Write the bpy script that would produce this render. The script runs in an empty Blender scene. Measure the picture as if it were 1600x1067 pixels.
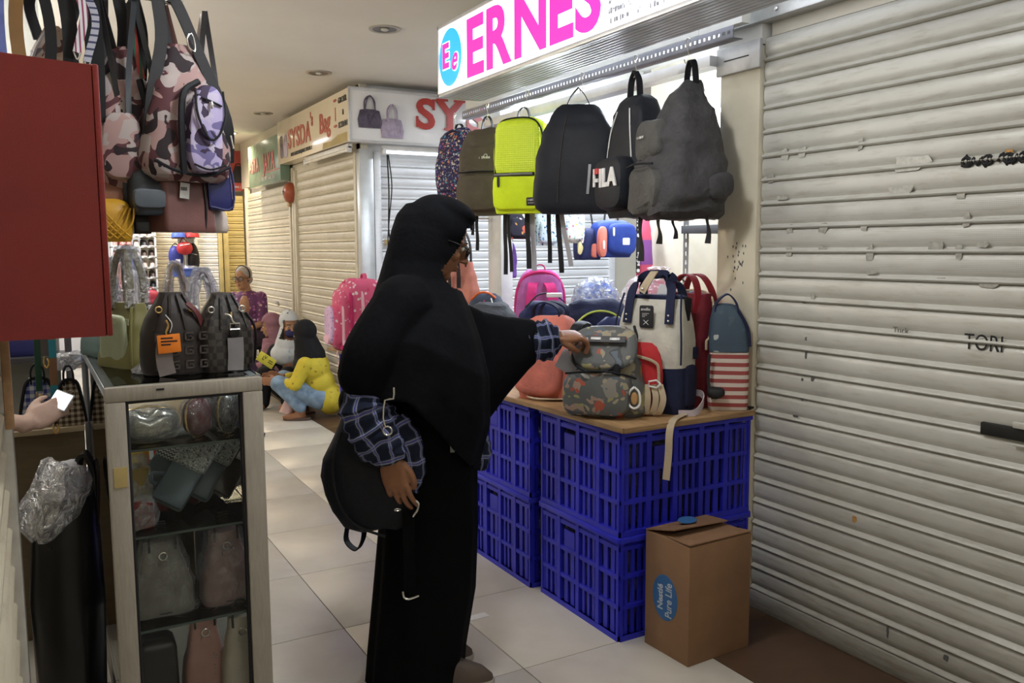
import bpy, bmesh, math, random
from mathutils import Vector, Matrix, noise
from math import pi, sin, cos, radians as rad
random.seed(11)
SC = bpy.context.scene
COL = SC.collection
# ---------------------------------------------------------------- camera
cam_d = bpy.data.cameras.new('camera'); cam = bpy.data.objects.new('camera', cam_d); COL.objects.link(cam)
cam_d.sensor_width = 36.0; cam_d.lens = 1327.78/1600*36.0; cam_d.clip_start = 0.02; cam_d.clip_end = 100
_y, _p, _r = rad(29.524), rad(6.248), rad(0.266)
_f = Vector((sin(_y)*cos(_p), cos(_y)*cos(_p), -sin(_p))); _x = Vector((cos(_y), -sin(_y), 0)); _d = _f.cross(_x)
_x2 = _x*cos(_r)+_d*sin(_r); _d2 = -_x*sin(_r)+_d*cos(_r)
cam.matrix_world = Matrix(((_x2.x, -_d2.x, -_f.x, 0), (_x2.y, -_d2.y, -_f.y, 0), (_x2.z, -_d2.z, -_f.z, 1.42), (0, 0, 0, 1)))
SC.camera = cam
# ---------------------------------------------------------------- world, exposure, lights
SC.view_settings.view_transform = 'Standard'; SC.view_settings.look = 'None'
SC.view_settings.gamma = 1.0; SC.view_settings.use_curve_mapping = False
SC.view_settings.exposure = 0.0
SC.cycles.max_bounces = 7; SC.cycles.transparent_max_bounces = 24
w = bpy.data.worlds.new('world'); SC.world = w; w.use_nodes = True
w.node_tree.nodes['Background'].inputs[0].default_value = (.75, .8, 1, 1)
w.node_tree.nodes['Background'].inputs[1].default_value = 0.05
def light(name, kind, loc, energy, col, size=.2, size_y=None, rot=(0, 0, 0), spot=None):
    l = bpy.data.lights.new(name, kind); l.energy = energy; l.color = col
    if kind == 'AREA':
        l.size = size
        if size_y: l.shape = 'RECTANGLE'; l.size_y = size_y
    elif kind in ('POINT', 'SPOT'):
        l.shadow_soft_size = size
        if spot: l.spot_size = rad(spot); l.spot_blend = .6
    o = bpy.data.objects.new(name, l); o.location = loc; o.rotation_euler = rot; COL.objects.link(o); return o
COOL = (.80, .88, 1.0); WARM = (1.0, .80, .52); NEUT = (1.0, .955, .89)
# stall tubes (blue-white), along the stall back wall, its side edge and roof
light('stall_tube_light', 'AREA', (3.44, 3.6, 2.19), 38, COOL, .08, 1.3, (0, rad(60), 0))
light('stall_roof_tube_light', 'POINT', (2.85, 3.5, 2.40), 30, COOL, .12)
light('stall_side_tube_light', 'AREA', (3.0, 4.6, 2.16), 26, COOL, .85, .05, (rad(-60), 0, 0))
# unseen aisle lamps added above and behind the camera as fill; side-aisle lamp
light('aisle_added_fill_light', 'POINT', (.95, 2.0, 2.50), 42, (.95, .97, 1.0), .10)
light('aisle_back_added_fill_light', 'AREA', (1.2, -1.6, 2.74), 26, NEUT, 1.0, .25)
light('cross_aisle_lamp_light', 'AREA', (4.3, 5.6, 2.70), 60, COOL, 1.2, .25)
# unseen point lights added at the left-hand stalls to brighten the aisle ceiling
light('left_added_fill_light', 'POINT', (-.35, 3.7, 2.25), 30, NEUT, .15)
light('left_second_added_fill_light', 'POINT', (-.55, 5.6, 2.25), 60, NEUT, .15)
light('left_third_added_fill_light', 'POINT', (-.5, 8.2, 2.25), 45, WARM, .15)
# far aisle: warm downlights; far shop: bright white
light('far_downlight_light', 'SPOT', (2.10, 10.3, 2.72), 90, WARM, .06, None, (0, 0, 0), 150)
light('far_shop_light', 'AREA', (.7, 10.6, 2.5), 60, (.95, .95, 1), .8, .2)

# ---------------------------------------------------------------- materials
MATS = {}
class NT:
    def __init__(s, name):
        s.m = bpy.data.materials.new(name); s.m.use_nodes = True; s.t = s.m.node_tree
        s.b = s.t.nodes['Principled BSDF']; s.out = s.t.nodes['Material Output']
    def n(s, typ, props=None, **ins):
        nd = s.t.nodes.new('ShaderNode'+typ)
        for k, v in (props or {}).items(): setattr(nd, k, v)
        for k, v in ins.items():
            key = int(k[1:]) if k[0] == 'i' and k[1:].isdigit() else k.replace('_', ' ')
            s.set(nd.inputs[key], v)
        return nd
    def set(s, sock, v):
        if isinstance(v, bpy.types.NodeSocket): s.t.links.new(v, sock)
        elif isinstance(v, bpy.types.Node): s.t.links.new(v.outputs[0], sock)
        else: sock.default_value = v
    def bs(s, **k):
        for a, v in k.items(): s.set(s.b.inputs[a.replace('_', ' ')], v)
    def ramp(s, fac, stops, interp='LINEAR'):
        r = s.t.nodes.new('ShaderNodeValToRGB'); r.color_ramp.interpolation = interp
        e = r.color_ramp.elements
        while len(e) > 1: e.remove(e[-1])
        e[0].position = stops[0][0]; e[0].color = c4(stops[0][1])
        for p, c in stops[1:]:
            q = e.new(p); q.color = c4(c)
        s.set(r.inputs[0], fac); return r
    def math(s, op, a, b=0.0, c=None):
        k = dict(i0=a, i1=b)
        if c is not None: k['i2'] = c
        return s.n('Math', {'operation': op}, **k)
    def mix(s, fac, a, b, bt='MIX'):
        nd = s.t.nodes.new('ShaderNodeMix'); nd.data_type = 'RGBA'; nd.blend_type = bt
        s.set(nd.inputs[0], fac); s.set(nd.inputs[6], a if not isinstance(a, tuple) else c4(a)); s.set(nd.inputs[7], b if not isinstance(b, tuple) else c4(b))
        return nd.outputs[2]
    def coord(s, which='Object', scale=None):
        tc = s.t.nodes.new('ShaderNodeTexCoord'); o = tc.outputs[which]
        if scale is not None:
            mp = s.n('Mapping', None, Vector=o, Scale=scale); return mp.outputs[0]
        return o
    def noise(s, scale, detail=3, rough=.55, vec=None, dist=0.0):
        return s.n('TexNoise', None, Vector=vec if vec is not None else s.coord(), Scale=scale, Detail=detail, Roughness=rough, Distortion=dist)
    def bump(s, h, strength=.3, dist=.01):
        b = s.n('Bump', None, Strength=strength, Distance=dist, Height=h); s.set(s.b.inputs['Normal'], b)
def c4(c): return (c[0], c[1], c[2], 1.0) if len(c) == 3 else tuple(c)
def mt(name, col, rough=.6, metal=0.0, var=.12, vs=9.0, bump=.0, bs=160.0, spec=.4, coat=0.0, sheen=0.0):
    """plain surface: colour with slight mottling and fine relief"""
    if name in MATS: return MATS[name]
    t = NT(name)
    n = t.noise(vs, 4)
    dk = tuple(c*(1-var) for c in col); lt = tuple(min(1, c*(1+var)) for c in col)
    r = t.ramp(n.outputs[0], [(.3, dk), (.7, lt)])
    t.bs(Base_Color=r.outputs[0], Roughness=rough, Metallic=metal, Specular_IOR_Level=spec)
    if coat: t.bs(Coat_Weight=coat, Coat_Roughness=.15)
    if sheen: t.bs(Sheen_Weight=sheen)
    if bump:
        b = t.noise(bs, 2); t.bump(b.outputs[0], bump, .004)
    MATS[name] = t.m; return t.m
def mcloth(name, col, rough=.85, weave=900.0, var=.15, sheen=.0, fold=.25):
    if name in MATS: return MATS[name]
    t = NT(name)
    n = t.noise(14, 3)
    r = t.ramp(n.outputs[0], [(.3, tuple(c*(1-var) for c in col)), (.7, tuple(min(1, c*(1+var)) for c in col))])
    t.bs(Base_Color=r.outputs[0], Roughness=rough, Specular_IOR_Level=.25)
    if sheen: t.bs(Sheen_Weight=sheen)
    a = t.noise(26, 3); b = t.noise(weave, 1)
    s2 = t.math('MULTIPLY_ADD', b.outputs[0], .12, a.outputs[0])
    t.bump(s2, fold, .012)
    MATS[name] = t.m; return t.m
def memit(name, col, strength):
    if name in MATS: return MATS[name]
    t = NT(name); t.bs(Base_Color=c4(col), Emission_Color=c4(col), Emission_Strength=strength, Roughness=.3)
    MATS[name] = t.m; return t.m
def mglass(name, tint=(1, 1, 1), ior=1.45, gloss=.03):
    if name in MATS: return MATS[name]
    t = NT(name)
    f = t.n('Fresnel', None, IOR=ior); tr = t.n('BsdfTransparent', None, Color=c4(tint)); gl = t.n('BsdfGlossy', None, Roughness=gloss)
    mx = t.n('MixShader', None, i0=f, i1=tr, i2=gl); t.t.links.new(mx.outputs[0], t.out.inputs[0])
    MATS[name] = t.m; return t.m
def mfilm(name, tint=(.93, .95, 1), fac=.32, scale=30.0):
    """crinkled clear plastic film"""
    if name in MATS: return MATS[name]
    t = NT(name)
    n = t.noise(scale, 4, .6, None, 1.2); b = t.n('Bump', None, Strength=1.0, Distance=.03, Height=n.outputs[0])
    tr = t.n('BsdfTransparent', None, Color=c4(tint)); gl = t.n('BsdfGlossy', None, Roughness=.16, Normal=b)
    df = t.n('BsdfDiffuse', None, Color=(.8, .82, .88, 1), Normal=b)
    m1 = t.n('MixShader', None, i0=.35, i1=gl, i2=df)
    fr = t.ramp(n.outputs[0], [(.35, (fac*.45,)*3), (.62, (min(1, fac*1.9),)*3)])
    mx = t.n('MixShader', None, i0=fr.outputs[0], i1=tr, i2=m1); t.t.links.new(mx.outputs[0], t.out.inputs[0])
    MATS[name] = t.m; return t.m
def mcamo(name, cols, scale=9.0):
    if name in MATS: return MATS[name]
    t = NT(name); v = t.coord()
    a = t.noise(scale, 1.5, .5, v, .6); b = t.noise(scale*1.25, 1.5, .5, t.n('Mapping', None, Vector=v, Location=(3.1, 7.7, 1.3)).outputs[0], .6)
    c = t.noise(scale*1.1, 1.5, .5, t.n('Mapping', None, Vector=v, Location=(-5.1, 2.7, 9.3)).outputs[0], .6)
    f1 = t.math('GREATER_THAN', a.outputs[0], .53); f2 = t.math('GREATER_THAN', b.outputs[0], .55); f3 = t.math('GREATER_THAN', c.outputs[0], .56)
    x = t.mix(f1, cols[0], cols[1]); x = t.mix(f2, x, cols[2]); x = t.mix(f3, x, cols[3])
    t.bs(Base_Color=x, Roughness=.7, Specular_IOR_Level=.3)
    n = t.noise(700, 1); t.bump(n.outputs[0], .1, .003)
    MATS[name] = t.m; return t.m
def mprint(name, base, cols, scale=40.0, r=.33, rough=.7, scale2=None, dist=.8):
    """small scattered printed figures of several colours on cloth"""
    if name in MATS: return MATS[name]
    t = NT(name); v = t.coord()
    wv = t.noise(scale*.9, 2, .5, v); vv = t.n('VectorMath', {'operation': 'MULTIPLY_ADD'}, i0=wv.outputs[1], i1=(dist/scale,)*3, i2=v).outputs[0]
    vo = t.n('TexVoronoi', None, Vector=vv, Scale=scale, Randomness=.9)
    f = t.math('LESS_THAN', vo.outputs[0], r)
    sp = t.n('SeparateColor', None, Color=vo.outputs[1])
    st = [((i+.0)/len(cols), c) for i, c in enumerate(cols)]
    rp = t.ramp(sp.outputs[0], st, 'CONSTANT')
    n = t.noise(6, 2)
    x = t.mix(f, t.ramp(n.outputs[0], [(.3, tuple(c*.85 for c in base)), (.7, base)]).outputs[0], rp.outputs[0])
    if scale2:
        vo2 = t.n('TexVoronoi', None, Vector=vv, Scale=scale2, Randomness=1.0); f2 = t.math('LESS_THAN', vo2.outputs[0], r*.8)
        rp2 = t.ramp(t.n('SeparateColor', None, Color=vo2.outputs[1]).outputs[1], st, 'CONSTANT'); x = t.mix(f2, x, rp2.outputs[0])
    t.bs(Base_Color=x, Roughness=rough, Specular_IOR_Level=.3)
    b = t.noise(26, 3); t.bump(b.outputs[0], .2, .01)
    MATS[name] = t.m; return t.m
def mplaid(name, base, mid, light_, acc, per=.055):
    """tartan from metric UVs"""
    if name in MATS: return MATS[name]
    t = NT(name); uv = t.n('SeparateXYZ', None, Vector=t.coord('UV'))
    def bands(o, lo, hi, ph=0.0):
        fr = t.math('FRACT', t.math('MULTIPLY_ADD', o, 1/per, ph))
        return t.math('MULTIPLY', t.math('GREATER_THAN', fr, lo), t.math('LESS_THAN', fr, hi))
    x = base
    wide = t.math('MULTIPLY', t.math('ADD', bands(uv.outputs[0], .3, .62), bands(uv.outputs[1], .3, .62)), .5)
    x = t.mix(wide, base, mid)
    for o in (uv.outputs[0], uv.outputs[1]):
        x = t.mix(t.math('MULTIPLY', bands(o, .36, .41), .75), x, light_); x = t.mix(t.math('MULTIPLY', bands(o, .50, .55), .75), x, light_)
        x = t.mix(t.math('MULTIPLY', bands(o, .43, .48), .8), x, acc)
    t.bs(Base_Color=x, Roughness=.85, Specular_IOR_Level=.2)
    b = t.noise(30, 3); t.bump(b.outputs[0], .25, .01)
    MATS[name] = t.m; return t.m
def mcheck(name, a, b, mid, per=.016, axis=('x', 'z')):
    """gingham in object coordinates"""
    if name in MATS: return MATS[name]
    t = NT(name); s = t.n('SeparateXYZ', None, Vector=t.coord()); ix = {'x': 0, 'y': 1, 'z': 2}
    g = [t.math('LESS_THAN', t.math('FRACT', t.math('MULTIPLY', s.outputs[ix[k]], 1/per)), .5) for k in axis]
    x = t.mix(t.math('MULTIPLY', t.math('ADD', g[0], g[1]), .5), a, b)
    if mid is not None:
        xor = t.math('ABSOLUTE', t.math('SUBTRACT', g[0], g[1])); x = t.mix(xor, x, mid)
    t.bs(Base_Color=x, Roughness=.75); MATS[name] = t.m; return t.m
def mstripe(name, a, b, per=.02, axis=2, duty=.5, rough=.7, fn=None):
    if name in MATS: return MATS[name]
    t = NT(name); s = t.n('SeparateXYZ', None, Vector=t.coord())
    f = t.math('LESS_THAN', t.math('FRACT', t.math('MULTIPLY', s.outputs[axis], 1/per)), duty)
    t.bs(Base_Color=t.mix(f, a, b), Roughness=rough); MATS[name] = t.m; return t.m

# ---------------------------------------------------------------- geometry kit
def V(*a): return Vector(a)
def catmull(P, n=6):
    P = [Vector(p) for p in P]
    if len(P) < 3: return P
    out = []
    for i in range(len(P)-1):
        a = P[i-1] if i else P[0]*2-P[1]; b = P[i]; c = P[i+1]; d = P[i+2] if i+2 < len(P) else P[-1]*2-P[-2]
        for k in range(n):
            t = k/n
            out.append(.5*((2*b)+(c-a)*t+(2*a-5*b+4*c-d)*t*t+(3*b-a-3*c+d)*t**3))
    out.append(P[-1]); return out
def sgnp(v, e): return math.copysign(abs(v)**e, v)
def ring(z, cx, cy, hw, hd, e=2.0, n=24):
    return [Vector((cx+hw*sgnp(cos(2*pi*i/n), 2/e), cy+hd*sgnp(sin(2*pi*i/n), 2/e), z)) for i in range(n)]
class G:
    def __init__(s): s.v = []; s.f = []; s.uv = []; s.mi = []; s.m = 0
    def add(s, vs, fs, uvs=None):
        o = len(s.v); s.v += [Vector(v) for v in vs]
        for k, f in enumerate(fs):
            s.f.append([i+o for i in f]); s.uv.append(uvs[k] if uvs else None); s.mi.append(s.m)
        return s
    def box(s, x0, x1, y0, y1, z0, z1, b=0.0):
        if b <= 0:
            v = [(x, y, z) for z in (z0, z1) for y in (y0, y1) for x in (x0, x1)]
            return s.add(v, [(0, 2, 3, 1), (4, 5, 7, 6), (0, 1, 5, 4), (2, 6, 7, 3), (0, 4, 6, 2), (1, 3, 7, 5)])
        b = min(b, .49*min(x1-x0, y1-y0, z1-z0))
        bm = bmesh.new(); bmesh.ops.create_cube(bm, size=1.0)
        for q in bm.verts: q.co = Vector(((x0+x1)/2+q.co.x*(x1-x0), (y0+y1)/2+q.co.y*(y1-y0), (z0+z1)/2+q.co.z*(z1-z0)))
        bmesh.ops.bevel(bm, geom=bm.edges[:], offset=b, segments=2, profile=.5, affect='EDGES'); s.frombm(bm); bm.free(); return s
    def frombm(s, bm):
        bm.verts.index_update(); s.add([q.co.copy() for q in bm.verts], [[q.index for q in f.verts] for f in bm.faces])
    def loft(s, rings, cap=(True, True), closed=True):
        n = len(rings[0]); o = []; vs = []
        for r in rings: vs += r
        per = [sum((r[i]-r[(i+1) % n]).length for i in range(n)) for r in rings]; ap = max(per)
        vv = [0.0]
        for a, b in zip(rings, rings[1:]):
            vv.append(vv[-1]+sum((p-q).length for p, q in zip(a, b))/n)
        fs = []; uvs = []
        for k in range(len(rings)-1):
            for i in range(n if closed else n-1):
                j = (i+1) % n
                fs.append((k*n+i, k*n+j, (k+1)*n+j, (k+1)*n+i))
                uvs.append([(i/n*ap, vv[k]), ((i+1)/n*ap, vv[k]), ((i+1)/n*ap, vv[k+1]), (i/n*ap, vv[k+1])])
        if cap[0]: fs.append(tuple(range(n-1, -1, -1))); uvs.append(None)
        if cap[1]: fs.append(tuple(range((len(rings)-1)*n, len(rings)*n))); uvs.append(None)
        return s.add(vs, fs, uvs)
    def body(s, secs, n=24, dome=True):
        """bag body from sections (z, cx, cy, halfwidth, halfdepth, roundness); ends rounded off"""
        R = [ring(*q, n=n) for q in secs]
        if dome:
            a = secs[0]; b = secs[-1]
            R = [ring(a[0], a[1], a[2], a[3]*.55, a[4]*.55, a[5], n)]+R+[ring(b[0]+(b[0]-secs[-2][0])*.12, b[1], b[2], b[3]*.5, b[4]*.5, b[5], n)]
        return s.loft(R)
    def pad(s, cx, cz, w, h, y, t, e=4.0, n=28, top=1.0, round_=.25):
        """cushioned panel in the xz plane bulging towards -y; top = width ratio of its upper edge"""
        R = []
        for sc, d in ((1, -.15*t), (1, .25*t), (.97, .6*t), (.90, .88*t), (.72, t)):
            rr = []
            for i in range(n):
                a = 2*pi*i/n; u = sgnp(cos(a), 2/e); q = sgnp(sin(a), 2/e)
                k = 1+(top-1)*(q+1)/2
                mx = min(w, h)/2*(1-sc)
                rr.append(Vector((cx+u*(w/2-mx)*k, y-d, cz+q*(h/2-mx))))
            R.append(rr)
        return s.loft(R)
    def ell(s, c, r, e=2.0, n=20, m=12, M=None):
        R = []
        for k in range(m+1):
            ph = -pi/2+pi*k/m; cz = sgnp(sin(ph), 2/e); cr = max(.02, abs(cos(ph))**(2/e))
            R.append([Vector((r[0]*cr*sgnp(cos(2*pi*i/n), 2/e), r[1]*cr*sgnp(sin(2*pi*i/n), 2/e), r[2]*cz)) for i in range(n)])
        if M is not None: R = [[M @ p for p in q] for q in R]
        R = [[p+Vector(c) for p in q] for q in R]
        return s.loft(R)
    def tube(s, P, r, n=8, sm=5, cap=True):
        P = catmull(P, sm) if sm else [Vector(p) for p in P]
        rr = r if isinstance(r, (list, tuple)) else None
        R = []; prev = None
        for i, p in enumerate(P):
            t = (P[min(i+1, len(P)-1)]-P[max(i-1, 0)])
            if t.length < 1e-9: t = Vector((0, 0, 1))
            t.normalize()
            if prev is None:
                u = t.orthogonal().normalized()
            else:
                u = prev-t*prev.dot(t)
                if u.length < 1e-6: u = t.orthogonal()
                u.normalize()
            prev = u; w_ = t.cross(u)
            if rr:
                q = i/(len(P)-1)*(len(rr)-1); k = min(int(q), len(rr)-2); ra = rr[k]+(rr[k+1]-rr[k])*(q-k)
            else: ra = r
            R.append([p+u*cos(2*pi*j/n)*ra+w_*sin(2*pi*j/n)*ra for j in range(n)])
        return s.loft(R, (cap, cap))
    def limb(s, P, rr, n=14):
        """tapered round limb with ball ends"""
        P = [Vector(p) for p in P]
        s.tube(P, rr, n, 4)
        s.ell(P[0], (rr[0],)*3, n=n, m=8); s.ell(P[-1], (rr[-1],)*3, n=n, m=8); return s
    def strap(s, P, w, t, wd, sm=5):
        """flat ribbon of width w and thickness t; wd = width direction"""
        P = catmull(P, sm) if sm else [Vector(p) for p in P]
        wl = wd if isinstance(wd, list) else None; R = []
        for i, p in enumerate(P):
            d = P[min(i+1, len(P)-1)]-P[max(i-1, 0)]; d.normalize()
            if wl:
                q = i/(len(P)-1)*(len(wl)-1); k = min(int(q), len(wl)-2); a = Vector(wl[k]).lerp(Vector(wl[k+1]), q-k)
            else: a = Vector(wd)
            a = a-d*a.dot(d)
            if a.length < 1e-6: a = d.orthogonal()
            a.normalize(); b = d.cross(a)
            R.append([p+a*w/2+b*t/2, p-a*w/2+b*t/2, p-a*w/2-b*t/2, p+a*w/2-b*t/2])
        return s.loft(R)
    def prism(s, pts, y0, y1):
        """outline (x, z) extruded from y0 to y1"""
        n = len(pts); v = [(p[0], y0, p[1]) for p in pts]+[(p[0], y1, p[1]) for p in pts]
        return s.add(v, [tuple(range(n)), tuple(range(2*n-1, n-1, -1))]+[(i, i+n, (i+1) % n+n, (i+1) % n) for i in range(n)])
    def cyl(s, c, r, h, n=16, r2=None, axis='z'):
        r2 = r if r2 is None else r2
        R = [[Vector((q*cos(2*pi*i/n), q*sin(2*pi*i/n), z)) for i in range(n)] for q, z in ((r, 0), (r2, h))]
        M = {'z': Matrix(), 'x': Matrix.Rotation(pi/2, 4, 'Y'), 'y': Matrix.Rotation(-pi/2, 4, 'X')}[axis]
        return s.loft([[M @ p+Vector(c) for p in q] for q in R])
    def torus(s, c, R_, r, n=20, axis='y', sx=1.0, sz=1.0):
        P = []
        for i in range(n+1):
            a = 2*pi*i/n; u, q = R_*cos(a)*sx, R_*sin(a)*sz
            P.append(Vector(c)+(Vector((u, 0, q)) if axis == 'y' else Vector((u, q, 0)) if axis == 'z' else Vector((0, u, q))))
        return s.tube(P, r, 8, 0, False)
    def wob(s, amp, sc, seed=0.0, i0=0, flat=None):
        for i in range(i0, len(s.v)):
            p = s.v[i]; d = noise.noise_vector(p*sc+Vector((seed, seed*1.7, -seed)))*amp
            if flat is not None and p.z < flat: d.z = max(0, d.z)
            s.v[i] = p+d
        return s
    def xf(s, M, i0=0):
        for i in range(i0, len(s.v)): s.v[i] = M @ s.v[i]
        return s
    def merge(s, g, M=None):
        s.add([(M @ p if M else p) for p in g.v], g.f, g.uv); return s
    def mesh(s, name, mats, smooth=40.0, sub=0, fixn=True):
        me = bpy.data.meshes.new(name); me.from_pydata([tuple(p) for p in s.v], [], s.f)
        if any(u for u in s.uv):
            L = me.uv_layers.new(name='UVMap'); k = 0
            for f, u in zip(s.f, s.uv):
                for j in range(len(f)):
                    L.data[k].uv = u[j] if u else (0.0, 0.0); k += 1
        for m in (mats if isinstance(mats, (list, tuple)) else [mats]): me.materials.append(m)
        me.polygons.foreach_set('material_index', s.mi)
        if fixn:
            bm = bmesh.new(); bm.from_mesh(me); bmesh.ops.recalc_face_normals(bm, faces=bm.faces); bm.to_mesh(me); bm.free()
        if smooth:
            me.shade_smooth(); me.set_sharp_from_angle(angle=rad(smooth))
        me.update(); return me
    def build(s, name, mats, parent=None, smooth=40.0, sub=0):
        o = bpy.data.objects.new(name, s.mesh(name, mats, smooth)); COL.objects.link(o)
        if parent is not None: o.parent = parent
        if sub:
            q = o.modifiers.new('sub', 'SUBSURF'); q.levels = sub; q.render_levels = sub
        return o
def tag(o, label=None, cat=None, group=None, kind=None):
    for k, v in (('label', label), ('category', cat), ('group', group), ('kind', kind)):
        if v: o[k] = v
    return o
def thing(name, label, cat, loc=(0, 0, 0), rz=0.0, group=None, rx=0.0, ry=0.0):
    o = bpy.data.objects.new(name, None); o.empty_display_size = .05; COL.objects.link(o)
    o.location = loc; o.rotation_euler = (rx, ry, rz); return tag(o, label, cat, group)
def link(name, me, parent, loc=(0, 0, 0), rot=(0, 0, 0), scale=None):
    o = bpy.data.objects.new(name, me); COL.objects.link(o); o.parent = parent; o.location = loc; o.rotation_euler = rot
    if scale: o.scale = scale
    return o
def dup(root, loc, rz, label, group=None):
    r = root.copy(); COL.objects.link(r); r.location = loc; r.rotation_euler = (root.rotation_euler.x, root.rotation_euler.y, rz); r['label'] = label
    if group: r['group'] = group
    for ch in list(root.children):
        c = ch.copy(); COL.objects.link(c); c.parent = r
        for g in list(ch.children):
            d = g.copy(); COL.objects.link(d); d.parent = c
    return r
def text(name, body, size, m, parent, loc, rot=(rad(90), 0, 0), ext=.001, sx=1.0, bold=0.0, align='LEFT', shear=0.0, space=1.0):
    cu = bpy.data.curves.new(name, 'FONT'); cu.body = body; cu.size = size; cu.extrude = ext; cu.offset = bold; cu.align_x = align; cu.shear = shear; cu.space_character = space; cu.resolution_u = 4
    o = bpy.data.objects.new(name, cu); COL.objects.link(o)
    dg = bpy.context.evaluated_depsgraph_get(); me = bpy.data.meshes.new_from_object(o.evaluated_get(dg))
    bpy.data.objects.remove(o); me.materials.clear(); me.materials.append(m)
    o = bpy.data.objects.new(name, me); COL.objects.link(o); o.parent = parent; o.location = loc; o.rotation_euler = rot; o.scale = (sx, 1, 1)
    return o
def fuse(g, voxel=.006, smooth=4):
    """one continuous surface from overlapping closed shapes"""
    o = bpy.data.objects.new('tmp', g.mesh('tmp', [], 0)); COL.objects.link(o)
    r = o.modifiers.new('r', 'REMESH'); r.mode = 'VOXEL'; r.voxel_size = voxel; r.adaptivity = 0
    if smooth:
        q = o.modifiers.new('s', 'SMOOTH'); q.iterations = smooth; q.factor = .5
    dg = bpy.context.evaluated_depsgraph_get(); me = bpy.data.meshes.new_from_object(o.evaluated_get(dg))
    bpy.data.objects.remove(o); return me
def fused(name, g, m, parent, voxel=.006, smooth=4, cut=None):
    me = fuse(g, voxel, smooth); me.name = name
    if cut:
        bm = bmesh.new(); bm.from_mesh(me); bmesh.ops.delete(bm, geom=[f for f in bm.faces if cut(f.calc_center_median())], context='FACES'); bm.to_mesh(me); bm.free()
    me.materials.clear(); me.materials.append(m); me.shade_smooth()
    o = bpy.data.objects.new(name, me); COL.objects.link(o); o.parent = parent; return o

def scrawl(par, m, L, h, loc, side=False, seed=1, name='small_print', y=-.0008):
    """a line of print too small to read: uneven strokes, xz plane facing -y (or -x when side)"""
    rnd = random.Random(seed); g = G(); x = 0.0
    while x < L:
        w_ = h*rnd.uniform(.25, .6); k = rnd.random()
        if k < .16: x += h*.5; continue
        g.box(x, x+h*.13, y, 0, 0, h*rnd.uniform(.7, 1)); 
        if k > .4: g.box(x, x+w_, y, 0, h*rnd.choice((0, .42, .8)), h*rnd.choice((.14, .55, .95)))
        if k > .65: g.box(x+w_-h*.12, x+w_, y, 0, 0, h*.9)
        x += w_+h*.14
    g2 = G().merge(g, Matrix.Translation(loc) @ (Matrix.Rotation(-pi/2, 4, 'Z') if side else Matrix()))
    return tag(g2.build(name, m, par, None), None, None, None, 'stuff')
# ================================================================ the setting
W = 2.433; CZ = 2.76
def struct(o, label=None): return tag(o, label, None, None, 'structure')
def mtile(name, a, b, rough):
    t = NT(name); v = t.n('NewGeometry').outputs[0]
    n = t.noise(3.2, 5, .6, v, .4); d = t.noise(38, 4, .7, v); oi = t.n('ObjectInfo').outputs['Random']
    x = t.ramp(n.outputs[0], [(.3, a), (.72, b)]).outputs[0]
    sp = t.math('MULTIPLY', t.math('GREATER_THAN', d.outputs[0], .70), .35)
    x = t.mix(sp, x, tuple(c*.45 for c in a)); x = t.mix(t.math('MULTIPLY', oi, .10), x, tuple(c*.6 for c in b))
    t.bs(Base_Color=x, Specular_IOR_Level=.45, Roughness=t.ramp(n.outputs[0], [(.3, (rough+.12,)*3), (.7, (rough,)*3)]).outputs[0]); return t.m
M_TILE = mtile('floor_tile_glaze', (.50, .465, .405), (.60, .565, .50), .28)
M_BROWN = mtile('brown_border_tile_glaze', (.075, .042, .024), (.105, .06, .036), .35)
M_GROUT = mt('floor_grout', (.10, .075, .055), .9)
fl = struct(G().box(-2.2, 7.2, -3.3, 13.2, -.06, -.004).build('floor', M_GROUT))
GAP = .0035
def tile_mesh(w_, d_, m): return G().box(-w_/2+GAP/2, w_/2-GAP/2, -d_/2+GAP/2, d_/2-GAP/2, -.006, 0, .0012).mesh('tile', m)
TX = [1.994, 1.387, .956, .349, -.258, -.865, -1.472]; TY0 = 2.377-.607*9
for a, b in zip(TX[1:], TX):
    me = tile_mesh(b-a, .607, M_TILE)
    for k in range(24):
        y = TY0+.607*(k+.5)
        if y > 13.0: break
        link('tile', me, fl, ((a+b)/2, y, 0))
bm_ = tile_mesh(.44, .607, M_BROWN)
for k in range(24):
    y = TY0+.607*(k+.32)
    if y < 12.9: link('tile', bm_, fl, (2.214, y, 0))
bm2 = tile_mesh(.607, .607, M_TILE)
for i in range(7):
    for k in range(4): link('tile', bm2, fl, (2.434+.3035+.607*i, 4.52+.607*(k+.2), 0))
# bits of litter
M_CEIL = mt('ceiling_paint', (.72, .69, .63), .9, var=.05, vs=1.3)
ce = struct(G().box(-2.2, 7.2, -3.3, 13.2, CZ, CZ+.08).build('ceiling', M_CEIL))
M_WALL = mt('cream_wall_paint', (.60, .56, .46), .75, var=.08, vs=2.5)
M_WHITEW = mt('white_painted_wall', (.74, .75, .76), .6, var=.05, vs=2)
M_DARK = mt('dark_void', (.02, .02, .02), .9)
def wall(name, x0, x1, y0, y1, z0, z1, m=M_WALL): return struct(G().box(x0, x1, y0, y1, z0, z1).build(name, m))
wall('wall_back', -2.2, 7.2, -3.3, -3.2, 0, CZ)
wall('wall_left', -2.2, -2.1, -3.2, 13.1, 0, CZ)
wall('wall_cross_aisle', 7.1, 7.2, -3.2, 13.1, 0, CZ)
wall('wall_far', -2.2, 7.2, 12.6, 12.7, 0, CZ)
wall('wall_niche', -2.1, -.09, 2.02, 2.06, 0, CZ, M_WALL)
wall('wall_right_inner', W+.12, 3.6, 2.34, 2.42, 0, CZ)
wall('wall_stall_back', 3.56, 3.64, 2.42, 4.45, 0, CZ, mt('stall_cream_panel', (.66, .62, .50), .55, var=.1, vs=5))
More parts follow.
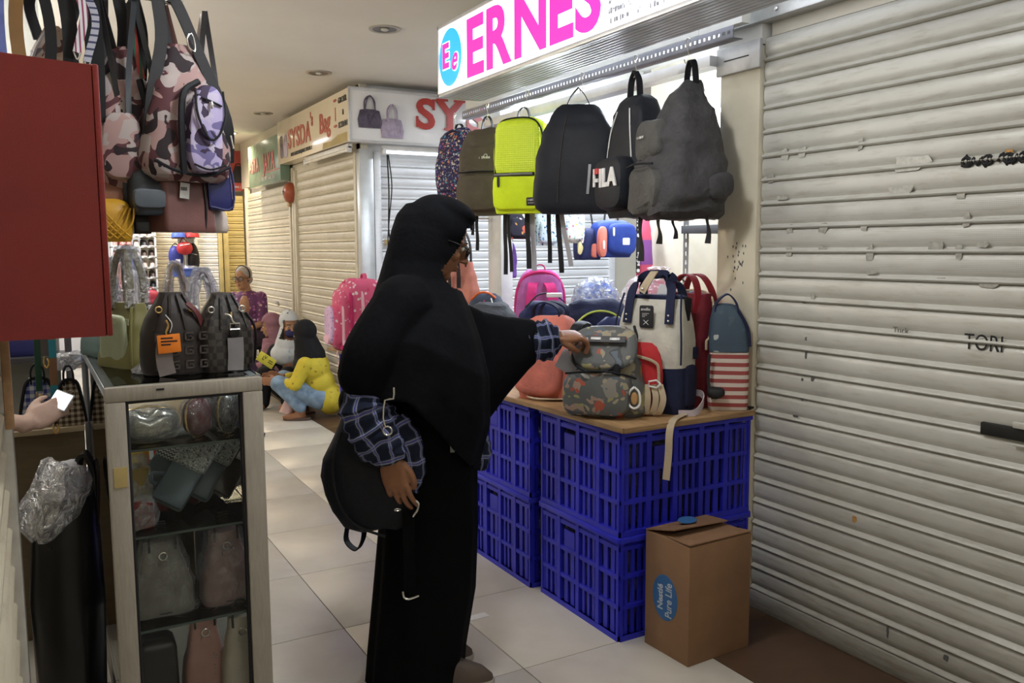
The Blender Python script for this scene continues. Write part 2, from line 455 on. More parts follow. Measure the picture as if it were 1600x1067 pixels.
wall('wall_right_header', W+.02, W+.12, -2.9, 2.36, 2.20, CZ)
# ---------------------------------------------------------------- roller shutters
M_SHUT = None
def mshutter(name, a, b, dirt, rough=.42, pin=False, dirtlow=0.0):
    t = NT(name); v = t.n('NewGeometry').outputs[0]
    n = t.noise(2.6, 4, .6, v); st = t.noise(1.0, 4, .65, t.n('Mapping', None, Vector=v, Scale=(9, 9, 60)).outputs[0])
    x = t.ramp(n.outputs[0], [(.3, a), (.7, b)]).outputs[0]
    x = t.mix(t.ramp(st.outputs[0], [(.52, (0, 0, 0)), (.78, (.55, .55, .55))]).outputs[0], x, dirt)
    z = t.n('SeparateXYZ', None, Vector=v).outputs[2]
    low = t.math('MULTIPLY', t.ramp(z, [(0, (.9,)*3), (.10, (.5,)*3), (.30, (.12,)*3), (1, (0,)*3)]).outputs[0], t.math('ADD', st.outputs[0], .35))
    x = t.mix(low, x, tuple(c*.55 for c in dirt))
    if pin:
        vo = t.n('TexVoronoi', None, Vector=v, Scale=190.0, Randomness=0.0); d = t.math('LESS_THAN', vo.outputs[0], .27); x = t.mix(t.math('MULTIPLY', d, .5), x, (.12, .12, .11))
    t.bs(Base_Color=x, Roughness=rough, Specular_IOR_Level=.45, Metallic=.12); return t.m
M_SH_R = mshutter('near_shutter_paint', (.50, .49, .44), (.58, .575, .53), (.30, .27, .20))
M_SH_RP = mshutter('near_shutter_pinholed', (.50, .49, .45), (.57, .565, .53), (.30, .27, .20), pin=True)
M_SH_S = mshutter('corner_shop_shutter_paint', (.60, .56, .45), (.68, .64, .53), (.36, .30, .20))
M_SH_W = mshutter('cross_aisle_shutter_paint', (.70, .71, .72), (.78, .79, .80), (.5, .5, .48))
M_SH_Y = mshutter('far_yellow_shutter_paint', (.52, .42, .18), (.60, .49, .22), (.3, .22, .1))
M_SH_L = mshutter('near_left_shutter_paint', (.52, .46, .34), (.62, .59, .45), (.30, .25, .18))
M_GALV = mt('galvanised_steel', (.55, .55, .54), .35, .8, vs=20)
M_RAILP = mt('cream_guide_rail', (.62, .58, .47), .45, .1)
def slat_mesh(wd, p, m):
    pr = [(.010, 0), (-.004, .002), (-.0075, .007), (-.004, .013), (.006, .017), (.0085, .021), (.001, .030), (-.002, .045), (-.0015, .070), (.003, p-.003), (.010, p+.001)]
    k = p/.088
    pr = [(y, z*k) for y, z in pr]
    g = G(); n = len(pr); v = [(x, y, z) for x in (0, wd) for y, z in pr]; v += [(x, .013, z) for x in (0, wd) for z in (0, p)]
    fs = [(i, i+1, n+i+1, n+i) for i in range(n-1)]+[(2*n, 2*n+1, 2*n+3, 2*n+2)]
    return g.add(v, fs).mesh('slat', m, 50)
def shutter(label, wd, z0, z1, p, loc, rz, m, pins=(), pm=None, kind='roller_shutter', rails=(True, True), rw=.055, rm=None):
    t = thing(kind, label, 'shutter', loc, rz, None); n = int((z1-z0-.07)/p)
    me = slat_mesh(wd, p, m); mp = slat_mesh(wd, p, pm) if pm else None
    for i in range(n):
        link('slat', mp if (pm and i in pins) else me, t, (0, 0, z0+.07+i*p))
    G().box(0, wd, -.012, .016, z0, z0+.07, .004).build('bottom_bar', m, t)
    for s, on in ((-rw, rails[0]), (wd, rails[1])):
        if on: G().box(s, s+rw, -.028, .03, z0, z1+.02, .003).build('guide_rail', rm or M_RAILP, t)
    return t
R90 = -pi/2
near = shutter('large dirty cream roller shutter with TORI written on it', 2.86, 0.0, 2.28, .0885, (W, 2.37, 0), R90, M_SH_R, (14, 15, 16), M_SH_RP, rails=(False, True))
M_INK = mt('black_marker_ink', (.012, .012, .014), .7); M_INKG = mt('faded_marker_ink', (.10, .10, .10), .8)
# local shutter frame: x = 2.37 - world y, z up, y = 2.433.. towards the back
text('marker_writing', 'TORI', .068, M_INK, near, (.833, -.0035, 1.115), ext=.0006, sx=.78, space=1.0)
text('marker_writing', 'Tuck', .028, M_INKG, near, (.590, -.0035, 1.143), ext=.0005)
def squiggle(pts, r, m): 
    return G().tube(pts, r, 6, 4)
g = G()
for x0, x1 in ((.798, .886), (.905, 1.06)):
    q = []; k = 0; x = x0
    while x < x1:
        q.append((x, -.003, 1.655+(.026 if k % 2 else 0)+random.uniform(-.006, .006))); x += random.uniform(.009, .014); k += 1
    g.tube(q, .0048, 6, 3)
for x0 in (.795, .86, .92, .965, 1.01): g.torus((x0+.015, -.003, 1.668), .013, .0045, 10)
g.build('marker_writing', M_INK, near)
G().box(.902, 1.26, -.012, .004, .868, .905, .003).build('handle_slot', mt('black_slot', (.01, .01, .009), .6), near)
g = G(); g.box(1.0, 1.22, -.022, -.010, .905, .925, .004); g.box(1.0, 1.22, -.016, -.008, .852, .860, .003); g.build('lift_handle', M_SH_R, near)
M_SCRAP = mt('old_tape_residue', (.36, .35, .31), .5, var=.3, vs=60); M_SCRAP2 = mt('clear_tape_strip', (.47, .46, .41), .18, var=.2, vs=70); M_RUST = mt('orange_stain', (.50, .26, .08), .8, var=.3, vs=80)
def scrap(x, z, w_, h, m, par=None):
    pts = []
    for i in range(9):
        a = 2*pi*i/9; k = random.uniform(.62, 1.1)
        pts.append((x+sgnp(cos(a), .5)*w_/2*k, z+sgnp(sin(a), .5)*h/2*k))
    G().prism(pts, -.0032, -.0018).build('tape_scrap', m, par or near)
def onsh(px_y, z): return 2.37-px_y
for (xx, z, w_, h, m) in ((.11, 1.755, .035, .05, M_SCRAP2), (.19, 1.755, .035, .05, M_SCRAP2), (.435, 1.76, .022, .05, M_SCRAP), (.045, 1.675, .045, .04, M_SCRAP), (.625, 1.68, .14, .05, M_SCRAP2), (.10, 1.60, .06, .02, M_SCRAP2), (.60, 1.60, .10, .03, M_SCRAP2),
    (.145, 1.487, .03, .035, M_SCRAP), (.295, 1.487, .04, .045, M_SCRAP), (.46, 1.485, .03, .03, M_SCRAP), (.82, 1.495, .03, .05, M_SCRAP), (.145, 1.405, .03, .04, M_SCRAP), (.30, 1.41, .045, .03, M_SCRAP), (.49, 1.40, .03, .055, M_SCRAP),
    (.725, 1.42, .05, .035, M_SCRAP), (.80, 1.405, .025, .05, M_SCRAP), (.875, 1.425, .04, .02, M_SCRAP), (.50, 1.335, .05, .014, M_SCRAP), (.75, 1.32, .03, .014, M_SCRAP), (.90, 1.31, .06, .025, M_SCRAP), (.80, 1.57, .03, .025, M_SCRAP),
    (.26, 1.24, .02, .035, M_SCRAP), (.22, 1.225, .02, .015, M_INKG), (.936, 1.687, .03, .012, M_RUST), (.472, .483, .020, .026, M_RUST), (.237, 1.035, .008, .04, M_INKG), (.235, 1.09, .008, .016, M_INKG), (.225, .94, .01, .012, M_INKG), (.27, .95, .012, .02, M_INKG), (.225, .87, .01, .018, M_INKG), (.62, .14, .010, .05, M_INKG), (.83, .138, .02, .02, M_INKG), (.20, .80, .03, .008, M_INKG)):
    scrap(xx, z, w_, h, m)
# header box and trim over the near shutter
g = G(); g.box(W-.045, W+.02, -2.9, 2.60, 2.245, 2.30, .004); struct(g.build('trim_1', M_GALV))
wall('trim_2', W-.03, W+.02, -2.9, 2.62, 2.30, CZ, mt('header_board_cream', (.62, .61, .57), .5, var=.06))
for y in (2.28, 1.6, .9, .2): struct(G().ell((W-.047, y, 2.272), (.004, .009, .009)).build('trim_screw', M_GALV))
# pillar between the shutter and the stall
wall('trim_7', W-.018, W+.17, 2.372, 2.60, 2.172, CZ, MATS['header_board_cream'])
M_PIL = mt('pillar_cream_gloss', (.64, .59, .46), .22, var=.1, vs=4, spec=.5)
g = G(); g.box(W-.02, W+.17, 2.375, 2.585, 0, 2.17, .006); pil = struct(g.build('pillar', M_PIL))
g = G(); g.box(W-.035, W-.018, 2.365, 2.595, 2.085, 2.19, .004); struct(g.build('pillar_cap', mt('cap_grey', (.5, .5, .5), .4, .3), pil))
G().box(W-.037, W-.034, 2.42, 2.55, 2.135, 2.139).build('pillar_slot', M_INK, pil)
g = G()
for i in range(26):
    g.ell((W-.0205, 2.47+random.gauss(0, .02), 1.36+random.gauss(0, .05)), (.001, .003, .006), n=6, m=4)
tag(g.build('grime_marks', M_INKG, pil), None, None, None, 'stuff')
g = G(); g.box(W-.06, W-.02, 2.377, 2.44, 0, .80, .004); struct(g.build('pillar_foot_board', mt('weathered_board', (.36, .33, .26), .8, var=.25, vs=12)))
# second shutter further along the right wall (behind the photographer)
shutter('plain cream roller shutter behind the photographer', 2.2, 0, 2.28, .0885, (W, -.62, 0), R90, M_SH_R)
# left wall: near shutter, post
shutter('cream roller shutter at the left edge of the aisle', 2.6, 0, 2.3, .0885, (-.074, -.40, 0), pi/2, M_SH_L, rails=(True, False))
wall('wall_left_header', -.20, -.075, -3.2, 2.06, 2.3, CZ)
wall('wall_left_near', -.20, -.08, -3.2, -.45, 0, 2.3)
g = G(); g.box(-.082, -.052, 2.20, 2.262, 0, CZ, .004); post = struct(g.build('pillar_left', M_GALV))
G().box(-.066, -.048, 2.19, 2.225, 1.02, 1.95, .003).build('wooden_batten', mt('raw_batten', (.42, .26, .14), .7, var=.2, vs=30), post)
# ---------------------------------------------------------------- corner shop across the side aisle
wall('wall_corner_shop', W+.05, 7.1, 6.90, 12.6, 0, CZ)
wall('wall_corner_shop_header', W+.0, W+.06, 6.80, 11.3, 2.19, CZ)
wall('wall_corner_shop_side_header', W+.0, 5.2, 6.83, 6.91, 2.19, CZ, M_WHITEW)
g = G(); g.box(W-.02, W+.10, 6.79, 6.90, 0, 2.24, .004); struct(g.build('pillar_corner', mt('corner_post_steel', (.60, .62, .62), .35, .5)))
shutter('cream shutter of the corner shop, nearer of its two aisle shutters', 1.80, 0.0, 2.2, .0885, (W, 8.73, 0), R90, M_SH_S)
far_s = shutter('cream shutter of the corner shop, farther one with small latch plate', 2.0, 0.0, 2.16, .0885, (W, 10.98, 0), R90, M_SH_S)
G().box(1.27, 1.36, -.016, -.004, .80, .84, .003).build('latch_plate', M_GALV, far_s)
shutter('bright white shutter facing the side aisle beyond the stall', 2.36, 0.0, 2.2, .0885, (W+.17, 6.83, 0), 0, M_SH_W, rw=.06, rm=M_SH_W)
g = G(); g.box(W-.03, W+.0, 8.80, 8.86, 0, 2.25, .004); struct(g.build('trim_3', M_RAILP))
# far end
wall('wall_end_header', .2, W, 11.32, 11.40, 2.16, CZ, mt('far_header_tan', (.55, .47, .33), .8))
e1 = shutter('yellow-lit shutter closing the far end of the aisle', .20, 0.0, 2.16, .0885, (2.245, 11.32, 0), 0, M_SH_Y, rails=(False, False))
shutter('pale narrow shutter at the far end left of a yellow post', .245, 0.0, 2.16, .0885, (1.865, 11.32, 0), 0, M_SH_W, rails=(False, False))
shutter('cream far shutter behind the blue and red caps', .34, 0.0, 2.16, .0885, (1.30, 11.36, 0), 0, M_SH_S, rails=(False, False))
M_YP = mt('yellow_painted_post', (.50, .41, .18), .6)
g = G(); g.box(2.115, 2.16, 11.26, 11.36, 0, 2.2, .003); g.box(2.175, 2.24, 11.28, 11.36, 0, 2.2, .003); struct(g.build('pillar_far', M_YP))
g = G(); g.box(1.83, 1.86, 11.26, 11.36, 0, 2.2, .003); struct(g.build('pillar_far_thin', M_RAILP))
wall('wall_end', -2.1, 1.30, 12.2, 12.3, 0, CZ, M_WHITEW)
# poster above the end shutter
pt = thing('poster', 'small red poster with black bag high on the far end wall', 'poster', (2.29, 11.30, 2.17))
G().box(0, .22, 0, .012, 0, .50).build('sheet', mt('poster_red', (.32, .05, .04), .6, var=.3, vs=8), pt)
g = G(); g.body([(.10, .11, -.004, .075, .004, 4), (.2, .11, -.004, .08, .004, 4), (.30, .11, -.004, .045, .004, 3)]); g.torus((.11, -.004, .30), .04, .006); g.build('printed_bag', mt('poster_black', (.015, .012, .012), .6), pt)
scrawl(pt, mt('poster_white', (.75, .72, .68), .6), .15, .026, (.03, -.001, .035), False, 5)
# ---------------------------------------------------------------- ceiling fittings
M_RIM = mt('downlight_rim', (.42, .38, .32), .4, .3); M_CONE = mt('dark_reflector', (.10, .08, .06), .3, .5)
def downlight(x, y, label, lit=False, flat=False):
    t = thing('downlight', label, 'lamp', (x, y, CZ))
    g = G()
    g.loft([[Vector((r*cos(2*pi*i/24), r*sin(2*pi*i/24), z)) for i in range(24)] for r, z in ((.098, 0), (.098, -.006), (.088, -.010), (.075, -.006), (.075, 0))], (False, False)); g.build('rim', M_RIM, t)
    if lit: G().cyl((0, 0, -.006), .076, .006, 24).build('lamp', memit('warm_lamp_glow', (1, .90, .72), 14), t)
    elif flat: G().cyl((0, 0, -.005), .076, .005, 24).build('cover', M_RIM, t)
    else:
        G().loft([[Vector((r*cos(2*pi*i/24), r*sin(2*pi*i/24), z)) for i in range(24)] for r, z in ((.076, -.004), (.045, -.0015))], (False, True)).build('reflector', M_CONE, t)
        G().ell((0, 0, -.004), (.026, .026, .012), n=10, m=6).build('bulb', mt('dead_bulb', (.5, .48, .42), .3), t)
downlight(1.98, 5.06, 'unlit ceiling downlight nearest the pink shop sign'); downlight(2.01, 6.52, 'unlit ceiling downlight before the bag pictures sign')
downlight(2.10, 8.68, 'unlit downlight over the tan side of the corner shop sign'); downlight(2.10, 10.3, 'lit round downlight far down the aisle', True)
downlight(1.34, 7.58, 'blank round ceiling cover beside the camouflage bags', flat=True)
downlight(1.5, 9.2, 'flat ceiling cover far down the aisle', flat=True)
def troffer(x, y, label, em):
    t = thing('ceiling_light', label, 'lamp', (x, y, CZ)); G().box(-.55, .55, -.15, .15, -.012, 0, .004).build('frame', M_GALV, t); G().box(-.5, .5, -.12, .12, -.014, -.011).build('diffuser', memit('diffuser_glow', (1, .96, .88), em), t)
troffer(1.2, -1.6, 'ceiling lamp behind the photographer', 2.0); troffer(4.3, 5.6, 'ceiling lamp over the side aisle', 5.0)  # the one behind the camera is added, unseen, to light the foreground
# ---------------------------------------------------------------- corner shop signs
M_SW = mt('sign_white_vinyl', (.80, .80, .80), .14, var=.02, spec=.6); M_SC = mt('sign_tan_vinyl', (.70, .62, .47), .16, var=.05, vs=3, spec=.6)
M_RED = mt('sign_red_vinyl', (.45, .05, .04), .3, var=.05); M_REDT = mt('sign_brick_red_vinyl', (.42, .085, .05), .3); M_BLK = mt('sign_black_vinyl', (.05, .05, .045), .4); M_FR = mt('sign_edge_alu', (.6, .6, .6), .35, .6)
M_PUR = mt('printed_bag_plum', (.10, .08, .12), .35, var=.3, vs=40); M_LIL = mt('printed_bag_lilac', (.40, .34, .44), .35, var=.15, vs=40)
SX = 2.28
sg = thing('shop_sign', 'long corner shop sign, tan on the aisle side, white on the other', 'sign', (SX, 6.62, 0))
g = G(); g.box(0, 2.6, 0, .17, 2.28, 2.69, .004); g.build('side_panel', M_SW, sg)
g = G(); g.box(-.006, -.001, .0, 2.21, 2.275, 2.69, .001); g.box(-.001, .12, .18, 2.21, 2.28, 2.685); g.build('aisle_panel', M_SC, sg)
g = G(); g.box(-.010, .004, -.010, .004, 2.27, 2.70, .002); g.box(0, 2.6, -.008, .0, 2.675, 2.70, .002); g.box(0, 2.6, -.008, 0, 2.272, 2.288, .002); g.build('edge_strip', M_FR, sg)
def serif(body, size, m, par, loc, rot, sx=1.0, bold=.012, ext=.002):
    o = text('letter', body, size, m, par, loc, rot, ext, sx, bold*size/.2)
    return o
def big_letters(word, size, m, par, x, z, y=-.012, sx=1.0, rot=(rad(90), 0, 0), adv=None):
    """heavy serif capitals: one mesh per letter"""
    for ch in word:
        o = text('letter', ch, size, m, par, (x, y, z), rot, .003, sx, size*.030)
        wch = max(p.co.x for p in o.data.vertices)*sx
        h = max(p.co.y for p in o.data.vertices)
        bm = bmesh.new(); bm.from_mesh(o.data)
        def bar(cx, cz, w_, hh=.055):
            r = bmesh.ops.create_cube(bm, size=1.0)
            for q in r['verts']: q.co = Vector((cx+q.co.x*w_, cz+q.co.y*hh*size, q.co.z*.007))
        k = wch/sx
        if ch == 'Y': bar(k*.18, h, k*.42); bar(k*.82, h, k*.42); bar(k*.5, .01*size, k*.5)
        if ch == 'A': bar(k*.12, .01*size, k*.36); bar(k*.88, .01*size, k*.36)
        if ch == 'D': bar(k*.1, h, k*.3); bar(k*.1, .01*size, k*.3)
        if ch == 'S': bar(k*.93, h*.80, k*.12, .26); bar(k*.06, h*.2, k*.12, .26)
        if ch == 'B': bar(k*.1, h, k*.3); bar(k*.1, .01*size, k*.3)
        bm.to_mesh(o.data); bm.free()
        x += wch+size*.06*sx
    return x
big_letters('SYSDA', .335, M_RED, sg, .565, 2.415, sx=1.12)
text('letter', "'s Bag", .26, M_RED, sg, (2.02, -.012, 2.42), bold=.006)
def sign_bag(x, z, w_, h, m, seed, pocket):
    g = G(); g.body([(z, x, -.010, w_*.46, .006, 5), (z+h*.25, x, -.010, w_*.5, .007, 4), (z+h*.55, x, -.010, w_*.40, .006, 3)], n=20); g.build('printed_bag', m, sg)
    q = G()
    for d in (-.0, .012): q.tube([(x-w_*.22, -.012-d, z+h*.5), (x-w_*.2+d, -.012-d, z+h*.85), (x, -.012-d, z+h), (x+w_*.2-d, -.012-d, z+h*.85), (x+w_*.22, -.012-d, z+h*.5)], .006, 6)
    if pocket: q.tube([(x+.04, -.019, z+.04), (x+.04, -.019, z+.11), (x+.07, -.019, z+.11), (x+.07, -.019, z+.04), (x+.04, -.019, z+.04)], .0018, 5, 0)
    else: q.tube([(x-.03, -.019, z+.11), (x, -.019, z+.03), (x+.03, -.019, z+.11)], .0018, 5, 0)
    q.build('printed_handles', m, sg)
sign_bag(.165, 2.385, .205, .25, M_PUR, 1, False); sign_bag(.355, 2.315, .20, .265, M_LIL, 2, True)
# aisle side of the sign (faces -x): rotate text by -90 deg, x runs towards the camera
RT = (rad(90), 0, -rad(90))
def side_text(name, body, size, m, y, z, sx=1.0, bold=0.0, par=None, x=-.008, shear=0.0, align='LEFT'):
    return text(name, body, size, m, par or sg, (x, y, z), RT, .002, sx, bold, align, shear)
def side_caps(word, size, m, par, y, z, sx, x=-.009):
    for ch in word:
        o = text('letter', ch, size, m, par, (x, y, z), RT, .002, sx, size*.02)
        y -= (max(p.co.x for p in o.data.vertices)+size*.06)*sx
    return y
yy = side_caps('SYSDA', .25, M_REDT, sg, 1.80, 2.395, .95)
side_text('letter', "'s", .16, M_REDT, yy+.02, 2.52, .9, .005); side_text('letter', 'Bag', .23, M_REDT, .78, 2.42, .95, .006); side_text('letter', 'I', .16, M_REDT, .345, 2.47, .8)
g = G(); g.pad(.0, 0, .09, .025, 0, .002, 2); M2 = Matrix.Translation((-.007, .335, 2.635)) @ Matrix.Rotation(R90, 4, 'Z'); g2 = G().merge(g, M2); g2.merge(g, Matrix.Translation((-.007, .335, 2.43)) @ Matrix.Rotation(R90, 4, 'Z')); g2.build('printed_flourish', M_REDT, sg)
side_text('small_lettering', 'GROSIR', .062, M_BLK, .255, 2.60, 1.0, .002); side_text('small_lettering', '&', .06, M_BLK, .15, 2.50, .9, .002); side_text('small_lettering', 'ECERAN', .062, M_BLK, .255, 2.405, .95, .002)
side_text('small_lettering', 'PUSAT GROSIR SENEN JAYA LT.2 BKS NO. 3', .048, M_BLK, 1.72, 2.315, .75)
for y0, w_, h, m in ((2.06, .11, .15, M_PUR), (1.90, .13, .16, M_LIL)):
    g = G(); g.pad(0, 0, w_, h, 0, .004, 3.5); G().merge(g, Matrix.Translation((-.007, y0, 2.40)) @ Matrix.Rotation(R90, 4, 'Z')).build('printed_bag', m, sg)
    G().torus((-.009, y0, 2.49), .035, .005, axis='x', sz=1.6).build('printed_handles', m, sg)
g = G(); g.prism([(-.30, 0), (.35, .0), (.35, .075), (.12, .075), (-.05, .045), (-.28, .05)], 0, .002); G().merge(g, Matrix.Translation((-.0095, .40, 2.278)) @ Matrix.Rotation(R90, 4, 'Z')).build('tape_patch', mt('brown_packing_tape', (.42, .32, .12), .15, spec=.6), sg)
gs = thing('shop_sign', 'faded green shop sign with red letters beyond the tan sign', 'sign', (2.30, 8.86, 0))
G().box(0, .10, 0, 1.42, 2.13, 2.60, .004).build('aisle_panel', mt('sign_green_vinyl', (.16, .25, .19), .25, var=.25, vs=2.5, spec=.5), gs)
M_PINKR = mt('sign_faded_pink', (.62, .16, .17), .3)
yy = side_caps('ASYA', .22, mt('sign_paler_pink', (.50, .22, .22), .3), gs, 1.36, 2.29, .78, -.004); side_caps('JAYA', .26, M_PINKR, gs, .70, 2.27, .80, -.004)
scrawl(gs, M_SW, .70, .045, (-.001, .92, 2.17), True, 7)
G().box(-.004, .0, .02, .60, 2.245, 2.255).build('printed_rule', M_PINKR, gs)
# tube fittings under the sign
def tube_lamp(label, L, loc, rz, glow=0.0):
    t = thing('tube_lamp', label, 'lamp', loc, rz)
    G().box(0, L, -.02, .02, .012, .05, .004).build('housing', mt('tube_housing_white', (.72, .72, .70), .35), t)
    G().cyl((.03, -.012, 0), .013, L-.06, 12, axis='x').build('tube', memit('tube_glow_%d' % int(glow), (.86, .93, 1), glow) if glow else mt('tube_glass_off', (.78, .76, .70), .15), t)
    for x in (.0, L-.03): G().box(x, x+.03, -.03, .015, -.02, .03, .003).build('end_cap', mt('tube_cap', (.7, .7, .68), .4), t)
    if loc[2] > 2.5: G().tube([(L/2, 0, .05), (L/2, 0, CZ-loc[2])], .006, 6, 0).build('hanger', M_GALV, t)
    return t
tube_lamp('unlit tube lamp under the tan side of the corner sign', 1.25, (2.33, 8.02, 2.225), R90)
tube_lamp('glowing tube lamp hung over the aisle just out of view above', 1.1, (.95, 2.55, 2.56), R90, 9)  # added out of view to brighten the near shutter and hung bags
tube_lamp('tube lamp under the white side of the corner sign', 1.2, (W+.15, 6.72, 2.215), 0, 2)
# fire bell, cords
fb = thing('fire_bell', 'small round red fire bell on the post between two shutters', 'alarm bell', (W-.031, 8.83, 2.0), R90)
g = G(); g.loft([ring(z, 0, 0, r, r, 2) for r, z in ((.105, 0), (.105, .03), (.09, .06), (.05, .08), (.012, .085))]); G().merge(g, Matrix.Rotation(rad(90), 4, 'X')).build('gong', mt('bell_red', (.33, .075, .035), .35, var=.15), fb)
G().cyl((0, -.10, 0), .02, .02, 10, axis='y').build('hub', M_GALV, fb); G().box(-.10, -.02, -.03, 0, -.14, -.06, .01).build('bell_box', mt('bell_amber', (.45, .30, .14), .4), fb)
cd = thing('power_cable', 'dark double cord hanging down the white corner shutter', 'cable', (W+.22, 6.78, 0))
G().tube([(0, 0, 2.2), (.005, -.01, 1.9), (-.004, -.01, 1.6), (.01, -.01, 1.45), (.0, -.01, 1.2)], .006, 6).build('cord', M_DARK, cd); G().tube([(.01, 0, 2.2), (.03, -.015, 1.95), (.006, -.012, 1.7), (-.012, -.01, 1.5), (-.004, -.01, 1.36), (.012, -.01, 1.3)], .005, 6).build('cord', M_DARK, cd)
tag(G().box(2.62, 2.70, 6.795, 6.80, 1.46, 1.50).build('paper_note', mt('note_tan', (.55, .42, .2), .8)), 'small tan paper scrap stuck on the white shutter', 'paper')
# ================================================================ the bag stall
M_ALU = mt('sign_box_alu', (.66, .67, .68), .35, .5); M_SOF = mt('ribbed_soffit', (.55, .57, .62), .45, .3)
es = thing('shop_sign', 'lit white sign box with pink ERNES letters and blue round emblem', 'sign', (1.93, 4.165, 0))
Z0, Z1, LEN = 2.213, 2.565, 4.6
def mlit(name, col, base, k):
    t = NT(name); t.bs(Base_Color=c4(base), Emission_Color=c4(col), Emission_Strength=k, Roughness=.35, Specular_IOR_Level=.3); return t.m
E_W = mlit('backlit_white_panel', (.90, .93, 1), (.85, .85, .85), 2.0); E_P = mlit('backlit_pink', (.92, .025, .40), (.7, .03, .32), .95); E_B = mlit('backlit_blue', (.02, .36, .80), (.03, .35, .7), 1.1); E_WH = mlit('backlit_white_line', (1, 1, 1), (.9, .9, .9), 1.2)
G().box(0, .012, -LEN, 0, Z0+.012, Z1-.012).build('lit_panel', E_W, es)
g = G(); g.box(-.006, .02, -LEN, .012, Z0-.004, Z0+.014, .002); g.box(-.006, .02, -LEN, .012, Z1-.014, Z1+.004, .002); g.box(-.006, .26, -.002, .012, Z0-.004, Z1+.004, .002); g.build('frame', M_ALU, es)
G().box(.02, .26, -LEN, -.004, Z1-.01, Z1, .001).build('top_cover', M_ALU, es)
for i in range(9): link('soffit_slat', (sl := G().box(0, .022, -LEN, -.004, 0, .012, .003).mesh('soffit_slat', M_SOF) if i == 0 else sl), es, (.022+i*.0262, 0, Z0-.002))
g = G(); g.pad(0, 0, .262, .285, 0, .003, 2.0, 40); G().merge(g, Matrix.Translation((-.002, -.135, 2.389)) @ Matrix.Rotation(R90, 4, 'Z')).build('emblem', E_B, es)
def sgn_t(n, body, size, m, y, z, sx=1.0, bold=0.0, x=-.005, shear=0.0): return text(n, body, size, m, es, (x, y, z), RT, .0015, sx, bold, 'LEFT', shear)
sgn_t('emblem_letter', 'E', .165, E_WH, -.055, 2.345, .95, .012, -.006); sgn_t('emblem_letter', 'E', .165, E_P, -.055, 2.345, .95, .006, -.0085)
sgn_t('emblem_letter', 'e', .165, E_WH, -.165, 2.318, .8, .008, -.009, .35); sgn_t('emblem_letter', 'e', .165, E_P, -.165, 2.318, .8, .003, -.0115, .35)
y = -.315
for ch in 'ERNES':
    o = sgn_t('letter', ch, .372, E_P, y, 2.262, 1.02, .012, -.004)
    y -= max(p.co.x for p in o.data.vertices)*1.02+.012
for k in range(3): scrawl(es, mt('faint_print', (.35, .35, .40), .5), .55, .022, (-.001, -1.50, 2.318-.036*k), True, 20+k)
# structure of the stall front
M_FAS = mt('fascia_cream', (.62, .62, .58), .55, var=.06)
wall('trim_4', 2.30, 2.34, 2.59, 4.60, 2.235, 2.62, M_FAS); wall('trim_5', 2.30, 2.34, 2.36, 2.588, 2.232, 2.76, M_FAS)
wall('ceiling_stall', 2.34, 3.60, 2.42, 4.60, 2.56, 2.60, M_WHITEW)
wall('wall_stall_upper', W+.06, 3.56, 4.53, 4.57, 2.19, 2.62, M_FAS)
wall('trim_6', 2.36, 2.43, 2.59, 4.56, 2.125, 2.165, M_ALU)
M_WPOST = mt('white_post_paint', (.72, .74, .75), .45)
struct(G().box(2.42, 2.50, 4.40, 4.56, 0, 2.3, .004).build('pillar_stall', M_WPOST))
M_ANG = mt('slotted_angle_steel', (.20, .21, .25), .4, .5)
def slotted(L, w_, m, name, parent, loc, rot, hole=.012, pitch=.045):
    """flat bar with a row of slots: rails plus bridges"""
    g = G(); e = (w_-hole)/2; g.box(0, L, -.0015, .0015, 0, e); g.box(0, L, -.0015, .0015, w_-e, w_); x = 0
    while x < L: g.box(x, min(L, x+pitch*.45), -.0015, .0015, e, w_-e); x += pitch
    o = g.build(name, m, parent); o.location = loc; o.rotation_euler = rot; return o
rl = thing('hanging_rail', 'dark slotted steel rail under the lit sign, bags hung along it', 'rail', (2.252, 4.55, 2.172))
slotted(2.2, .042, M_ANG, 'slotted_flange', rl, (0, 0, 0), (0, 0, R90), .013, .026)
G().box(.0, .045, -2.2, 0, -.003, .0, .001).build('flat_flange', M_ANG, rl)
